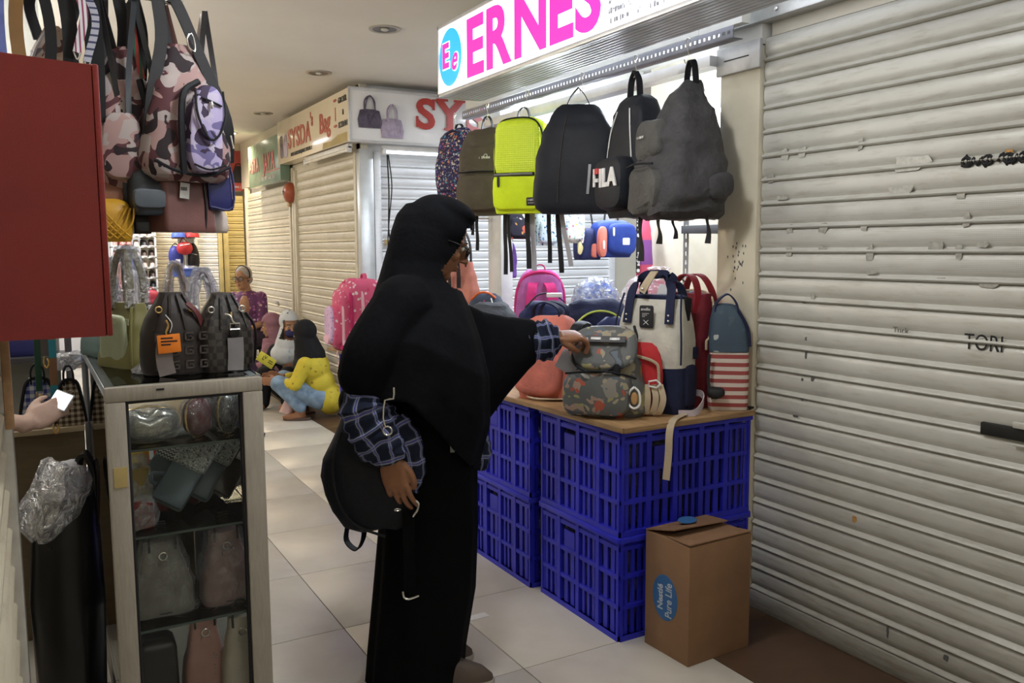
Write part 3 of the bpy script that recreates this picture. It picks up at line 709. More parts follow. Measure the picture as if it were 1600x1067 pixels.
# inside: shelving, upright, tubes
M_SHB = mt('dark_shelf_board', (.05, .05, .055), .5); M_UPR = mt('grey_slotted_upright', (.48, .49, .52), .4, .3)
sh = thing('stall_shelf', 'steel angle shelving along the stall back wall', 'shelf', (3.28, 2.46, 0))
for z in (1.545, 1.80, 2.075): G().box(0, .27, 0, 1.35, z-(.045 if z < 1.7 else .02), z, .002).build('shelf_board', M_SHB if z < 1.7 else M_UPR, sh)
for y in (.02, 1.33):
    slotted(1.6, .04, M_UPR, 'upright', sh, (0, y, .80), (0, -pi/2, pi), .010, .05)
M_BND = mt('blue_grey_bundle', (.22, .28, .36), .45, var=.4, vs=30); M_FILM = mfilm('clear_film'); M_FILMB = mfilm('bluish_film', (.80, .88, 1), .42); M_FILMP = mfilm('pinkish_film', (1, .93, .95), .30)
for i, (y, z, m, nm) in enumerate(((2.66, 2.075, (.20, .27, .36), 'blue-grey'), (3.0, 2.075, (.26, .33, .40), 'pale blue'), (3.42, 2.075, (.55, .6, .5), 'yellow-green'), (2.69, 1.80, (.30, .30, .30), 'grey'), (3.03, 1.80, (.45, .40, .06), 'yellow-banded'), (3.37, 1.80, (.03, .03, .05), 'black'))):
    t = thing('bundled_bag', '%s folded bag in film on the stall shelf' % nm, 'bag', (3.42, y, z))
    G().body([(.01, 0, 0, .11, .14, 3), (.06, 0, 0, .125, .16, 3), (.12, .0, .0, .10, .13, 3)], 16).wob(.014, 12, i, 0, .02).build('folded_body', mt('bundle_%d' % i, m, .5, var=.3, vs=25), t)
    G().body([(.004, 0, 0, .115, .148, 3), (.06, 0, 0, .13, .165, 3), (.125, .0, .0, .105, .135, 3)], 16).wob(.02, 14, i, 0, .02).build('film_wrap', M_FILMB, t)
st_ = tube_lamp('glowing tube lamp under the stall roof above the shelf', 1.4, (3.50, 4.30, 2.20), R90, 22); tube_lamp('glowing tube lamp along the side-aisle edge of the stall', .9, (2.58, 4.511, 2.20), 0, 22)
# ---------------------------------------------------------------- crates, table, carton
M_CRATE = NT('blue_crate_plastic'); _n = M_CRATE.noise(7, 4); M_CRATE.bs(Base_Color=M_CRATE.ramp(_n.outputs[0], [(.3, (.014, .016, .36)), (.7, (.020, .024, .50))]).outputs[0], Roughness=.42, Specular_IOR_Level=.4); M_CRATE = M_CRATE.m
CL, CW, CH = .53, .62, .388      # y, x, z
def crate_side(L, H, cols, handle):
    """lattice wall in the xz plane, outside towards -y"""
    g = G(); zs = [.012, .125, .238, .345]
    for z in zs: g.box(0, L, -.004, .014, z-.008, z+.008)
    g.box(-.006, L+.006, -.014, .016, H-.022, H, .003); g.box(0, L, -.008, .012, 0, .02)
    cw = L/cols
    for c in range(cols+1):
        x = c*cw; g.box(max(0, x-.011), min(L, x+.011), -.006, .012, 0, H-.02)
    for c in range(cols):
        for r in range(3):
            if handle and r == 2 and c == 1: 
                g.box(c*cw+.03, (c+1)*cw-.03, .002, .008, zs[2], zs[3]-.03); continue
            n = 4 if c % 2 == 0 else 3
            for k in range(1, n):
                x = c*cw+cw*k/n; b = .0075 if c % 2 == 0 else .012
                g.box(x-b, x+b, .002, .010, zs[r], zs[r+1])
        g.box(c*cw, (c+1)*cw, .002, .008, zs[3], zs[3]+.012)
        g.add([(c*cw+.012, -.003, zs[3]+.006), (c*cw+.02, -.003, zs[3]+.006), ((c+1)*cw-.012, -.003, H-.024), ((c+1)*cw-.02, -.003, H-.024)], [(0, 1, 2, 3)])
    return g
ms = [crate_side(CL, CH, 4, True).mesh('crate_side', M_CRATE, 30), crate_side(CW, CH, 5, True).mesh('crate_side', M_CRATE, 30)]
mb = G().box(.02, CW-.02, .02, CL-.02, .004, .016).mesh('crate_base', M_CRATE)
mcn = G().cyl((0, 0, .001), .015, CH-.003, 10).mesh('corner_post', M_CRATE)
mfill = G().body([(.02, CW/2, CL/2, CW*.43, CL*.43, 6), (.2, CW/2, CL/2, CW*.44, CL*.44, 6), (.345, CW/2, CL/2, CW*.42, CL*.42, 5)], 28).wob(.02, 9, 3).mesh('film_wrapped_stock', [mt('dark_stock', (.012, .012, .03), .35, var=.5, vs=20)])
mfilmc = G().body([(.02, CW/2, CL/2, CW*.445, CL*.445, 6), (.2, CW/2, CL/2, CW*.455, CL*.455, 6), (.35, CW/2, CL/2, CW*.43, CL*.43, 5)], 28).wob(.022, 11, 5).mesh('film', [mfilm('crate_film', (.9, .92, 1), .16, 26)])
def crate(x, y, z, label):
    t = thing('plastic_crate', label, 'crate', (x, y, z), 0, 'blue plastic crates under the bag table')
    link('crate_side', ms[1], t, (0, 0, 0)); link('crate_side', ms[1], t, (CW, CL, 0), (0, 0, pi)); link('crate_side', ms[0], t, (0, CL, 0), (0, 0, -pi/2)); link('crate_side', ms[0], t, (CW, 0, 0), (0, 0, pi/2))
    link('crate_base', mb, t); [link('corner_post', mcn, t, (a, b, 0)) for a in (.012, CW-.012) for b in (.012, CL-.012)]; link('stock', mfill, t); link('stock_film', mfilmc, t); return t
CY = [2.375, 2.962, 3.55, 4.135, 4.72]
lab = ['beside the carton', 'second from the carton', 'behind the woman, third from the carton', 'behind the woman, fourth from the carton', 'at the far table end under the pink backpack']
for i, y in enumerate(CY):
    crate(1.785-.02*i, y, 0, 'blue lattice crate on the floor '+lab[i]); crate(1.785-.02*i, y, CH+.001, 'upper blue lattice crate holding the table '+lab[i])
def mwood(name, a, b, sc=(3, 40, 40), rough=.6):
    t = NT(name); n = t.noise(2.2, 5, .6, t.coord('Object', sc), 1.0); d = t.noise(5, 3)
    x = t.ramp(n.outputs[0], [(.3, a), (.7, b)]).outputs[0]; x = t.mix(t.math('MULTIPLY', d.outputs[0], .35), x, tuple(c*.5 for c in a)); t.bs(Base_Color=x, Roughness=rough); t.bump(n.outputs[0], .2, .004); MATS[name] = t.m; return t.m
M_PLY = mwood('raw_plywood', (.33, .19, .085), (.52, .33, .16), (25, 2.5, 25)); M_PLY2 = mwood('plywood_edge', (.20, .11, .05), (.42, .27, .13), (3, 3, 90))
tb = thing('table_top', 'long plywood table top resting on blue crates under the bags', 'table', (0, 0, 0))
TZ0, TZ = .779, .797
g = G(); P = [(1.768, 2.335), (2.395, 2.345), (2.42, 2.59), (2.42, 4.39), (2.50, 5.30), (1.645, 5.30)]
n = len(P); g.add([(x, y, TZ0) for x, y in P]+[(x, y, TZ) for x, y in P], [tuple(range(n-1, -1, -1)), tuple(range(n, 2*n))]); g.build('board', M_PLY, tb)
g = G()
for a, b in ((P[5], P[0]), (P[0], P[1]), (P[4], P[5])):
    d = (Vector(b)-Vector(a)).normalized(); nn = Vector((d.y, -d.x))*.006; g.add([(a[0], a[1], TZ0), (b[0], b[1], TZ0), (b[0], b[1], TZ), (a[0], a[1], TZ)]+[(q[0]+nn.x, q[1]+nn.y, z) for q, z in ((a, TZ0-.001), (b, TZ0-.001), (b, TZ-.002), (a, TZ-.002))], [(4, 5, 6, 7), (3, 2, 6, 7), (0, 1, 5, 4), (0, 3, 7, 4), (1, 2, 6, 5)])
g.build('rough_edge', M_PLY2, tb)
ct = thing('stall_counter', 'inner counter board of the bag stall behind the plywood table', 'counter', (0, 0, 0))
G().box(2.51, 3.52, 2.47, 4.38, .775, .797, .002).build('board', M_PLY, ct)
for x in (2.55, 3.46):
    for y in (2.5, 4.33): G().box(x-.02, x+.02, y-.02, y+.02, 0, .775).build('leg', M_WPOST, ct)
# carton
M_CARD = mt('corrugated_cardboard', (.235, .130, .068), .85, var=.10, vs=6, bump=.15, bs=220); M_CARD2 = mt('cardboard_inner', (.36, .22, .12), .85, var=.1)
M_BLUE = mt('carton_print_blue', (.03, .12, .30), .6, var=.1); M_WPR = mt('carton_print_white', (.45, .50, .58), .7)
bx = thing('cardboard_box', 'brown cardboard carton with blue oval print by the shutter', 'box', (1.872, 2.103, 0), rad(2.5))
BX, BY, BZ = .295, .222, .425
g = G(); g.box(0, BX, 0, BY, 0, BZ-.006, .002); g.build('carton_wall', M_CARD, bx)
def flap(P, nm='flap'):
    g = G(); q = [Vector(p) for p in P]; nr = (q[1]-q[0]).cross(q[2]-q[0]).normalized()*.004; k = len(q)
    g.add([p for p in q]+[p+nr for p in q], [tuple(range(k)), tuple(range(2*k-1, k-1, -1))]+[(i, (i+1) % k, (i+1) % k+k, i+k) for i in range(k)]); return g.build(nm, M_CARD, bx)
flap([(0, 0, BZ), (BX, 0, BZ-.002), (BX-.008, .115, BZ-.014), (.01, .12, BZ-.006)]); flap([(0, BY, BZ), (BX, BY, BZ), (BX-.01, .105, BZ+.012), (.012, .09, BZ+.030)]); flap([(BX-.0, .01, BZ-.012), (BX, BY-.01, BZ-.012), (BX-.14, BY-.015, BZ-.016), (BX-.14, .015, BZ-.016)])
g = G(); g.pad(0, 0, .125, .165, 0, .0012, 2, 36); G().merge(g, Matrix.Translation((-.0005, .118, .205)) @ Matrix.Rotation(R90, 4, 'Z')).build('oval_print', M_BLUE, bx)
RV = (rad(90), 0, R90)
def vtext(body, size, y, z, sx=1.0, bold=.0):
    o = text('printed_lettering', body, size, M_WPR, bx, (-.0028, y, z), (0, 0, 0), .0004, 1, bold)
    o.matrix_local = Matrix.Translation((-.0028, y, z)) @ Matrix(((0, 0, -1, 0), (0, 1, 0, 0), (1, 0, 0, 0), (0, 0, 0, 1))) @ Matrix.Diagonal((sx, 1, 1, 1)); return o
vtext('Nestlé', .036, .128, .158, .95, .001); vtext('Pure Life', .046, .082, .139, .76, .0005)
g = G(); g.pad(0, 0, .08, .05, 0, .001, 2, 24); G().merge(g, Matrix.Translation((.14, .16, BZ+.024)) @ Matrix.Rotation(rad(-80), 4, 'X')).build('oval_print', M_BLUE, bx)
tag(G().box(1.40, 1.48, 2.80, 2.84, 0.0005, .002).wob(.004, 20, 2).build('paper_scrap', mt('paper_white', (.7, .7, .7), .8)), 'white paper scrap on the floor beside the crates', 'paper')
# ================================================================ bags
BLACK = mcloth('black_nylon', (.010, .011, .014), .6); WEB = mt('black_webbing', (.012, .012, .014), .7, bump=.2, bs=500); WEBG = mt('grey_webbing', (.42, .42, .44), .8, bump=.2, bs=500)
METAL = mt('bright_buckle', (.75, .73, .68), .22, .9); GOLD = mt('brass_fitting', (.72, .50, .18), .25, .9); ZIP = mt('zip_grey', (.30, .30, .31), .4, .4)
PROF = [(.0, .90, .86, 0), (.06, .97, .96, 0), (.18, 1.0, 1.0, 0), (.45, 1.0, .98, 0), (.70, .97, .88, .02), (.86, .88, .74, .05), (.95, .72, .58, .08), (1.0, .48, .38, .10)]
def shell(w, d, h, prof=PROF, e=4.0, n=36, sag=0.0, amp=.006, seed=0.0, sc=9.0):
    secs = [(f*h, 0, ys*d, w/2*a, d/2*b, e) for f, a, b, ys in prof]
    # more rings for smooth silhouettes
    out = []
    for i in range(len(secs)-1):
        a, b = secs[i], secs[i+1]; k = 4 if b[0]-a[0] > .05 else 2
        for j in range(k): t = j/k; s2 = t*t*(3-2*t) if i else t; out.append(tuple(p+(q-p)*(t if m == 0 else s2) for m, (p, q) in enumerate(zip(a, b))))
    out.append(secs[-1]); g = G().body(out, n)
    if amp: g.wob(amp, sc, seed, 0, .02).wob(amp*.4, sc*3.1, seed+3, 0, .02)
    return g
def yfront(d, prof, f):
    for (f0, a0, b0, y0), (f1, a1, b1, y1) in zip(prof, prof[1:]):
        if f <= f1: t = (f-f0)/(f1-f0); return (y0+(y1-y0)*t)*d-(b0+(b1-b0)*t)*d/2
    return -.2*d
def pack(label, loc, rz, w, d, h, m, prof=PROF, e=4.0, rx=0.0, ry=0.0, group=None, name='backpack', cat='backpack', amp=.006, seed=1.0, sc=9.0, loop=None, straps=True, sm=None, n=36):
    t = thing(name, label, cat, loc, rz, group, rx, ry); t['_'] = 0; del t['_']
    shell(w, d, h, prof, e, n, 0, amp, seed, sc).build('body', m, t)
    if loop is not None:
        hh, mm, ww = loop; y = .12*d
        G().strap([(-.035, y, h-.012), (-.022, y, h+hh*.7), (0, y, h+hh), (.022, y, h+hh*.7), (.035, y, h-.012)], ww, .004, (0, 1, .2)).build('top_loop', mm, t)
    if straps:
        for s in (-1, 1):
            G().strap([(s*w*.14, d*.34, h*.86), (s*w*.20, d*.62, h*.78), (s*w*.25, d*.72, h*.5), (s*w*.32, d*.60, h*.2), (s*w*.36, d*.44, h*.07)], .055, .012, (1, 0, 0)).build('shoulder_strap', sm or m, t)
    return t
def pocket(t, nm, cx, cz, w, h, y, th, m, e=4.5, top=1.0, yaw=0.0, amp=.003, seed=2.0):
    g = G().pad(cx, cz, w, h, y, th, e, 32, top)
    if amp: g.wob(amp, 14, seed)
    if yaw: g.xf(Matrix.Rotation(yaw, 4, 'Z'))
    return g.build(nm, m, t)
def zline(t, P, m=ZIP, r=.003, nm='zipper'): return G().tube(P, r, 6, 4).build(nm, m, t)
def webs(t, spec):
    for x, y, z0, L, w_, m, dx in spec:
        G().strap([(x, y, z0), (x+dx*.3, y-.006, z0-L*.35), (x+dx*.7, y+.004, z0-L*.7), (x+dx, y, z0-L)], w_, .003, [(1, .2, 0), (1, -.3, 0), (.8, .5, 0)]).build('hanging_webbing', m, t)
def hook(x, y, z, label, drop=.075):
    t = thing('wire_hook', label, 'hook', (x, y, z), 0, None)
    G().tube([(0, 0, -.012), (.002, -.012, .006), (0, 0, .016), (-.001, .012, .004), (0, .006, -.02), (0, -.004, -drop*.6), (0, .002, -drop+.012), (0, .014, -drop), (0, .020, -drop+.014)], .0022, 6).build('wire', METAL, t)
HX = 2.247
def R_(d): return rad(d)
# ---- hung along the stall rail, from the far end
FLOR = mprint('navy_floral_print', (.025, .022, .08), [(.62, .22, .06), (.50, .12, .20), (.10, .32, .42), (.60, .50, .35), (.14, .10, .36), (.55, .55, .6)], 48, .34, .7, 85)
b = pack('small navy backpack with bright floral print, farthest on the rail', (2.24, 4.60, 1.72), R_(-68), .26, .15, .40, FLOR, seed=1, loop=(.03, BLACK, .02), straps=False, amp=.012)
pocket(b, 'front_pocket', 0, .13, .21, .20, -.060, .035, FLOR); webs(b, [(-.08, .05, .05, .20, .018, WEB, .02), (.08, .05, .04, .26, .018, WEB, -.01)]); zline(b, [(-.12, -.03, .18), (-.10, -.035, .32), (0, -.03, .385), (.10, -.035, .32), (.12, -.03, .18)], BLACK)
OLV = mcloth('olive_brown_nylon', (.085, .070, .048), .55, fold=.5); OLV2 = mcloth('dark_olive_nylon', (.045, .040, .032), .55, fold=.5)
b = pack('olive brown backpack with rounded top hung beside the neon one', (2.215, 4.19, 1.60), R_(-52), .30, .18, .47, OLV, seed=2, loop=(.07, BLACK, .022), straps=True, sm=BLACK, amp=.013)
pocket(b, 'front_pocket', 0, .12, .27, .20, -.078, .05, OLV, 3.5); pocket(b, 'upper_panel', 0, .30, .25, .15, -.068, .02, OLV, 4)
zline(b, [(-.12, -.105, .228), (0, -.112, .232), (.12, -.105, .228)], BLACK, .004)
scrawl(b, mt('white_thread', (.75, .75, .74), .7), .07, .014, (.0, -.0915, .30), False, 9); G().torus((.038, -.0915, .314), .010, .0016, 12).build('label_arc', MATS['white_thread'], b); webs(b, [(-.09, .07, .03, .22, .02, WEB, .0), (.1, .07, .03, .34, .02, WEB, .02)])
NEON = mcloth('neon_yellow_nylon', (.74, .95, .02), .55, var=.05, fold=.3)
t_ = NT('neon_dimpled_panel'); _vo = t_.n('TexVoronoi', None, Vector=t_.coord(), Scale=95.0, Randomness=0.0); t_.bs(Base_Color=(.76, .95, .03, 1), Roughness=.35, Specular_IOR_Level=.5); t_.bump(_vo.outputs[0], .6, .006); NEOND = t_.m
PY = [(0, .94, .90, 0), (.06, .99, .97, 0), (.2, 1, 1, 0), (.6, 1, 1, 0), (.82, .98, .95, 0), (.92, .9, .86, .02), (.98, .7, .66, .04), (1, .5, .5, .05)]
b = pack('neon yellow backpack with dimpled upper panel and black label', (2.20, 3.765, 1.595), R_(-47), .275, .165, .475, NEON, PY, 5, seed=3, loop=(.055, BLACK, .028), sm=NEON, amp=.005)
pocket(b, 'dimpled_panel', -.006, .315, .245, .285, -.068, .022, NEOND, 5, .95, amp=.001); pocket(b, 'front_pocket', -.004, .105, .26, .185, -.070, .034, NEON, 6, amp=.004)
zline(b, [(-.121, -.078, .19), (-.120, -.078, .36), (-.105, -.076, .43), (-.06, -.072, .462), (.05, -.070, .465), (.105, -.076, .43), (.126, -.074, .36), (.132, -.072, .19), (.132, -.074, .1)], BLACK, .0045)
zline(b, [(-.118, -.107, .188), (0, -.109, .190), (.08, -.107, .190)], ZIP, .0055); G().box(-.122, .09, -.104, -.099, .180, .198).build('zip_tape', BLACK, b); G().pad(-.095, .155, .014, .055, -.109, .004, 4).build('zip_pull', mt('rubber_pull', (.03, .03, .03), .5), b)
G().pad(.075, .055, .055, .042, -.103, .003, 8).build('label_patch', mt('label_black', (.02, .02, .022), .6), b); scrawl(b, MATS['white_thread'], .040, .010, (.056, -.1062, .058), False, 11); scrawl(b, MATS['white_thread'], .036, .004, (.058, -.1062, .046), False, 12)
webs(b, [(-.11, .05, .02, .33, .022, WEB, .0), (.01, .04, .02, .30, .026, WEB, .01), (.035, .05, .02, .31, .026, WEBG, .01), (.125, .04, .03, .28, .022, WEB, .006)])
BLK2 = mcloth('charcoal_black_nylon', (.013, .015, .021), .55, fold=.15)
PB = [(0, .82, .84, 0), (.05, .98, .96, 0), (.15, 1.03, 1.0, 0), (.45, .98, .98, 0), (.72, .84, .86, .03), (.88, .64, .66, .06), (.97, .50, .46, .08), (1, .40, .36, .08)]
b = pack('smooth black backpack with one grey reflective strip', (2.205, 3.275, 1.575), R_(-40), .395, .17, .49, BLK2, PB, 4, seed=4, sm=BLACK, amp=.006)
for s in (-1, 1): G().strap([(s*.055, 0, .48), (s*.03, 0, .53), (0, 0, .565)], .02, .004, (0, 1, 0)).build('top_loop', BLACK, b)
g = G().strap([(.052, -.091, .085), (.058, -.094, .15), (.062, -.090, .215)], .012, .003, (1, 0, 0)); g.build('reflective_strip', mt('reflective_grey', (.40, .40, .42), .35), b)
zline(b, [(-.085, -.085, .05), (-.075, -.088, .2), (-.06, -.075, .35), (-.045, -.05, .44)], OLV2, .0025); webs(b, [(-.1, .05, .03, .30, .024, WEB, .02), (-.085, .045, .03, .27, .022, WEBG, .05)])
b = pack('black FILA backpack turned sideways with white stripes', (2.225, 2.885, 1.545), R_(-97), .27, .17, .50, BLK2, PROF, 4, seed=5, sm=BLACK, amp=.009)
for s in (-1, 1): G().strap([(s*.04, 0, .49), (s*.03, 0, .56), (0, 0, .60)], .028, .005, (0, 1, 0)).build('top_loop', BLACK, b)
pocket(b, 'front_pocket', 0, .14, .24, .22, -.078, .06, BLK2, 4); zline(b, [(.10, -.075, .24), (.08, -.070, .35), (.05, -.055, .44)], MATS['white_thread'], .003, 'white_piping'); zline(b, [(-.10, -.075, .24), (-.08, -.070, .35), (-.05, -.055, .44)], MATS['white_thread'], .003, 'white_piping')
FW = mt('fila_white', (.80, .80, .80), .5); FR_ = mt('fila_red', (.55, .03, .04), .5)
g = G(); g.box(-.092, -.078, -.147, -.141, .13, .205); g.box(-.092, -.052, -.147, -.141, .148, .163); g.build('logo_letter', FW, b); G().box(-.092, -.048, -.147, -.141, .182, .205).build('logo_bar', FR_, b)
text('logo_letter', 'ILA', .098, FW, b, (-.045, -.1415, .130), ext=.003, bold=.005); webs(b, [(.06, .0, .02, .2, .03, WEB, .0)])
GRY = mcloth('grey_crumpled_nylon', (.058, .056, .060), .5, fold=.9); GRY2 = mcloth('grey_green_nylon', (.085, .083, .078), .5, fold=.8)
PG = [(0, .80, .80, 0), (.05, .97, .95, 0), (.18, 1.02, 1.0, 0), (.36, .98, .96, 0), (.55, .84, .88, .02), (.72, .64, .70, .05), (.86, .42, .46, .08), (.95, .22, .28, .10), (1, .10, .16, .10)]
b = pack('large crumpled dark grey backpack nearest on the rail', (2.205, 2.565, 1.525), R_(-100), .34, .30, .525, GRY, PG, 3, seed=6, amp=.026, loop=(.08, BLACK, .025), straps=False, sc=9)
pocket(b, 'front_pocket', -.03, .115, (.25), .19, -.115, .05, GRY2, 3, amp=.014, seed=4); pocket(b, 'upper_pocket', -.03, .30, .20, .16, -.100, .042, GRY2, 3, .8, amp=.012, seed=8)
zline(b, [(-.13, -.17, .205), (-.02, -.188, .21), (.08, -.17, .205)], BLACK, .004); scrawl(b, MATS['white_thread'], .05, .010, (-.08, -.151, .31), False, 13)
webs(b, [(-.13, -.02, .04, .13, .028, WEB, .0), (.13, .04, .06, .15, .024, WEB, .0), (-.09, .02, .03, .10, .02, WEB, .02)])
G().ell((.175, .06, .12), (.030, .05, .050), 2.5).wob(.008, 20, 2).build('side_pocket', GRY, b)
for y, lb in ((4.60, 'floral'), (4.19, 'olive brown'), (3.765, 'neon yellow'), (3.275, 'smooth black'), (2.885, 'FILA'), (2.565, 'dark grey')): hook(HX-.02, y, 2.195, 'bright wire hook holding the %s backpack' % lb, .075)
# ---- small bags hung on the side-aisle edge of the stall
rr = thing('hanging_rail', 'thin steel bar along the side-aisle edge of the stall, small bags on it', 'rail', (2.50, 4.47, 1.98)); G().tube([(0, 0, 0), (1.05, 0, 0)], .008, 8, 0).build('bar', METAL, rr)
def small(label, x, z0, w, h, d, m, y=4.44, rz=0, prof=None, seed=1, name='small_bag', cat='bag'):
    b = pack(label, (x, y, z0), rz, w, d, h, m, prof or PY, 4, name=name, cat=cat, seed=seed, straps=False, amp=.008)
    top = 1.985-z0
    G().strap([(-.05, 0, h-.02), (-.02, .02, (h+top)/2), (0, .03, top)], .012, .003, (1, 0, 0)).build('hanging_loop', WEB, b); G().strap([(.05, 0, h-.02), (.02, .02, (h+top)/2), (0, .03, top)], .012, .003, (1, 0, 0)).build('hanging_loop', WEB, b); return b
NV = mcloth('navy_canvas', (.018, .024, .085), .7); COR = mcloth('coral_canvas', (.72, .22, .17), .75); 
b = small('dark navy small bag printed with small red and white figures', 2.545, 1.475, .185, .23, .10, mprint('navy_figure_print', (.025, .022, .045), [(.6, .12, .08), (.75, .72, .7), (.4, .35, .38), (.62, .3, .1), (.5, .5, .55)], 26, .36))
pocket(b, 'front_pocket', 0, .07, .15, .11, -.045, .02, MATS['navy_figure_print'])
b = small('white small bag with pale blue doodle print next to the navy figure one', 2.745, 1.435, .17, .26, .10, mprint('blue_doodle_print', (.62, .72, .80), [(.12, .28, .55), (.75, .8, .85), (.05, .08, .15), (.3, .5, .7)], 46, .33, .7, 75)); pocket(b, 'front_pocket', 0, .08, .14, .13, -.045, .02, MATS['blue_doodle_print'])
b = small('white small bag with colourful doodle print beside the blue pouch', 2.935, 1.45, .175, .25, .10, mprint('multi_doodle_print', (.72, .74, .76), [(.5, .1, .2), (.2, .35, .55), (.6, .5, .1), (.15, .2, .3), (.35, .5, .4)], 50, .33, .7, 80)); pocket(b, 'front_pocket', 0, .08, .14, .13, -.045, .02, MATS['multi_doodle_print'])
G().pad(.03, -.03, .04, .075, -.06, .006, 2.2).wob(.006, 40, 2).build('charm', mt('pale_yellow_charm', (.62, .55, .28), .5), b); G().tube([(.03, -.06, .02), (.032, -.062, .0), (.03, -.062, -.005)], .002).build('charm_cord', WEB, b)
b = small('royal blue pouch with coral side and white patch', 3.245, 1.36, .25, .235, .17, mcloth('royal_blue_canvas', (.022, .05, .26), .6), rz=R_(-12), seed=3); pocket(b, 'front_panel', .035, .115, .20, .20, -.078, .03, MATS['royal_blue_canvas'], 3.5); pocket(b, 'coral_side', -.092, .10, .06, .19, -.06, .03, COR, 3)
G().pad(.055, .10, .05, .045, -.107, .003, 8).build('white_patch', FW, b); G().pad(-.03, .16, .014, .055, -.108, .004, 4).build('zip_pull', FW, b); G().pad(-.09, .08, .014, .055, -.092, .004, 4).build('zip_pull', FW, b)
b = small('navy and coral pouch half hidden behind the royal blue one', 3.10, 1.345, .16, .20, .14, NV, y=4.50, seed=5); pocket(b, 'coral_panel', .02, .06, .07, .09, -.06, .02, COR)
ly = thing('lanyard', 'black lanyard lettered adidas hanging left of the steel upright', 'lanyard', (3.40, 4.36, 1.26)); G().strap([(0, 0, 0), (.002, .004, .22), (0, 0, .45), (.004, .004, .72)], .030, .003, (1, 0, 0)).build('strap', WEB, ly)
for z in (.045, .27, .50):
    o = text('lettering', 'adidas', .036, FW, ly, (.0105, -.0032, z), (rad(90), -pi/2, 0), .0006, 1, .0008); 
    g = G()
    for k in range(3): g.pad(-.0078+k*.0078, z-.03, .0075, .022+.006*(k == 1), -.0022, .0012, 2, 10)
    g.build('trefoil_mark', FW, ly)
MAG = mcloth('magenta_canvas', (.62, .035, .20), .75); VIO = mcloth('violet_canvas', (.16, .07, .34), .75); LVD = mcloth('lavender_mesh', (.48, .14, .42), .8)
tag(pack('violet and pink long bag hanging beside the grey slotted upright', (3.47, 4.38, 1.12), R_(0), .10, .08, .48, mstripe('violet_pink_blocks', (.20, .06, .26), (.55, .07, .14), .35, 2, .55), PROF, 3, straps=False, seed=7, name='long_bag', cat='bag', loop=(.03, WEB, .02)))
small('violet bag hanging behind the white stall post', 2.52, 1.24, .13, .24, .10, VIO, y=4.53, seed=8, prof=PROF)
# coral handbag and beige handbag hung at the stall corner
PT = [(0, .90, .95, 0), (.05, 1.0, 1.0, 0), (.25, 1.0, .95, 0), (.6, .86, .74, 0), (.9, .70, .50, 0), (1, .66, .42, 0)]
def handbag(label, loc, rz, w, d, h, m, hm, hh, e=5, prof=PT, seed=1, amp=.004, group=None, name='handbag', wrap=None, rx=0.0, ry=0.0, hw=.018):
    b = pack(label, loc, rz, w, d, h, m, prof, e, rx, ry, group, name, 'handbag', amp, seed, straps=False)
    dt = d*prof[-1][2]/2; wt = w*prof[-1][1]/2
    for s in (-1, 1):
        g = G().strap([(-wt*.75, s*dt*1.1, h*.88), (-wt*.72, s*dt*.9, h+hh*.5), (-wt*.35, s*dt*.5, h+hh*.95), (0, s*dt*.4, h+hh), (wt*.35, s*dt*.5, h+hh*.95), (wt*.72, s*dt*.9, h+hh*.5), (wt*.75, s*dt*1.1, h*.88)], hw, .006, (0, 1, 0)); g.build('handle', hm, b)
        if wrap:
            g = G().tube([(-wt*.75, s*dt*1.1, h*.92), (-wt*.74, s*dt*.9, h+hh*.45), (-wt*.35, s*dt*.5, h+hh*.95), (0, s*dt*.4, h+hh*1.01), (wt*.35, s*dt*.5, h+hh*.95), (wt*.74, s*dt*.9, h+hh*.45), (wt*.75, s*dt*1.1, h*.92)], hw*.85, 10, 5).wob(.006, 40, seed); g.build('film_sleeve', wrap, b)
    return b
COL_L = mt('coral_leather', (.55, .20, .15), .45, bump=.1); BEI = mt('beige_leather', (.42, .38, .33), .5, bump=.1)
b = handbag('coral pink handbag hung by black straps at the stall corner post', (2.33, 4.76, 1.08), R_(-58), .24, .13, .26, COL_L, WEB, .20, seed=2); webs(b, [(-.05, -.075, .40, .34, .02, WEB, .02), (.02, -.07, .46, .36, .026, WEB, .01)]); hook(2.33, 4.76, 1.575, 'wire hook holding the coral pink handbag', .05)
b = handbag('beige handbag hung behind the coral pink one', (2.28, 5.02, 1.10), R_(-58), .20, .11, .26, BEI, BEI, .24, seed=3); hook(2.28, 5.02, 1.64, 'wire hook holding the beige handbag', .05)
sp = thing('hanging_rail', 'short bar holding handbags beyond the stall corner post', 'rail', (2.33, 4.60, 1.60)); G().tube([(0, -.02, .0), (-.05, .44, .06)], .008, 8, 0).build('bar', METAL, sp); G().tube([(.0, -.02, 0), (.10, -.05, 0)], .008, 8, 0).build('bracket', METAL, sp)

# ---- standing in the stall behind: on the counter
b = pack('magenta school backpack with pink padded straps facing out on the counter', (2.545, 4.17, .797), R_(155), .28, .17, .50, LVD, PROF, 3.5, seed=9, sm=MAG, loop=(.03, MAG, .02)); zline(b, [(-.135, .03, .1), (-.135, .03, .35), (-.09, .05, .46), (0, .06, .49), (.09, .05, .46), (.135, .03, .35), (.135, .03, .1)], MAG, .012, 'piping')
def wrapped(label, loc, w, d, h, m, film, seed, knot=True, prof=PROF):
    b = pack(label, loc, R_(-30), w, d, h, m, prof, 3.5, seed=seed, straps=False, name='wrapped_bag', cat='bag')
    g = shell(w*1.12, d*1.2, h*1.05, prof, 3, 36, 0, .022, seed, 13)
    if knot: g.body([(h*1.02, w*.1, 0, .05, .04, 2), (h*1.08, w*.12, 0, .03, .03, 2), (h*1.16, w*.16, 0, .07, .05, 2)], 16)
    g.wob(.012, 30, seed+1, 0, .02).build('film_wrap', film, b); return b
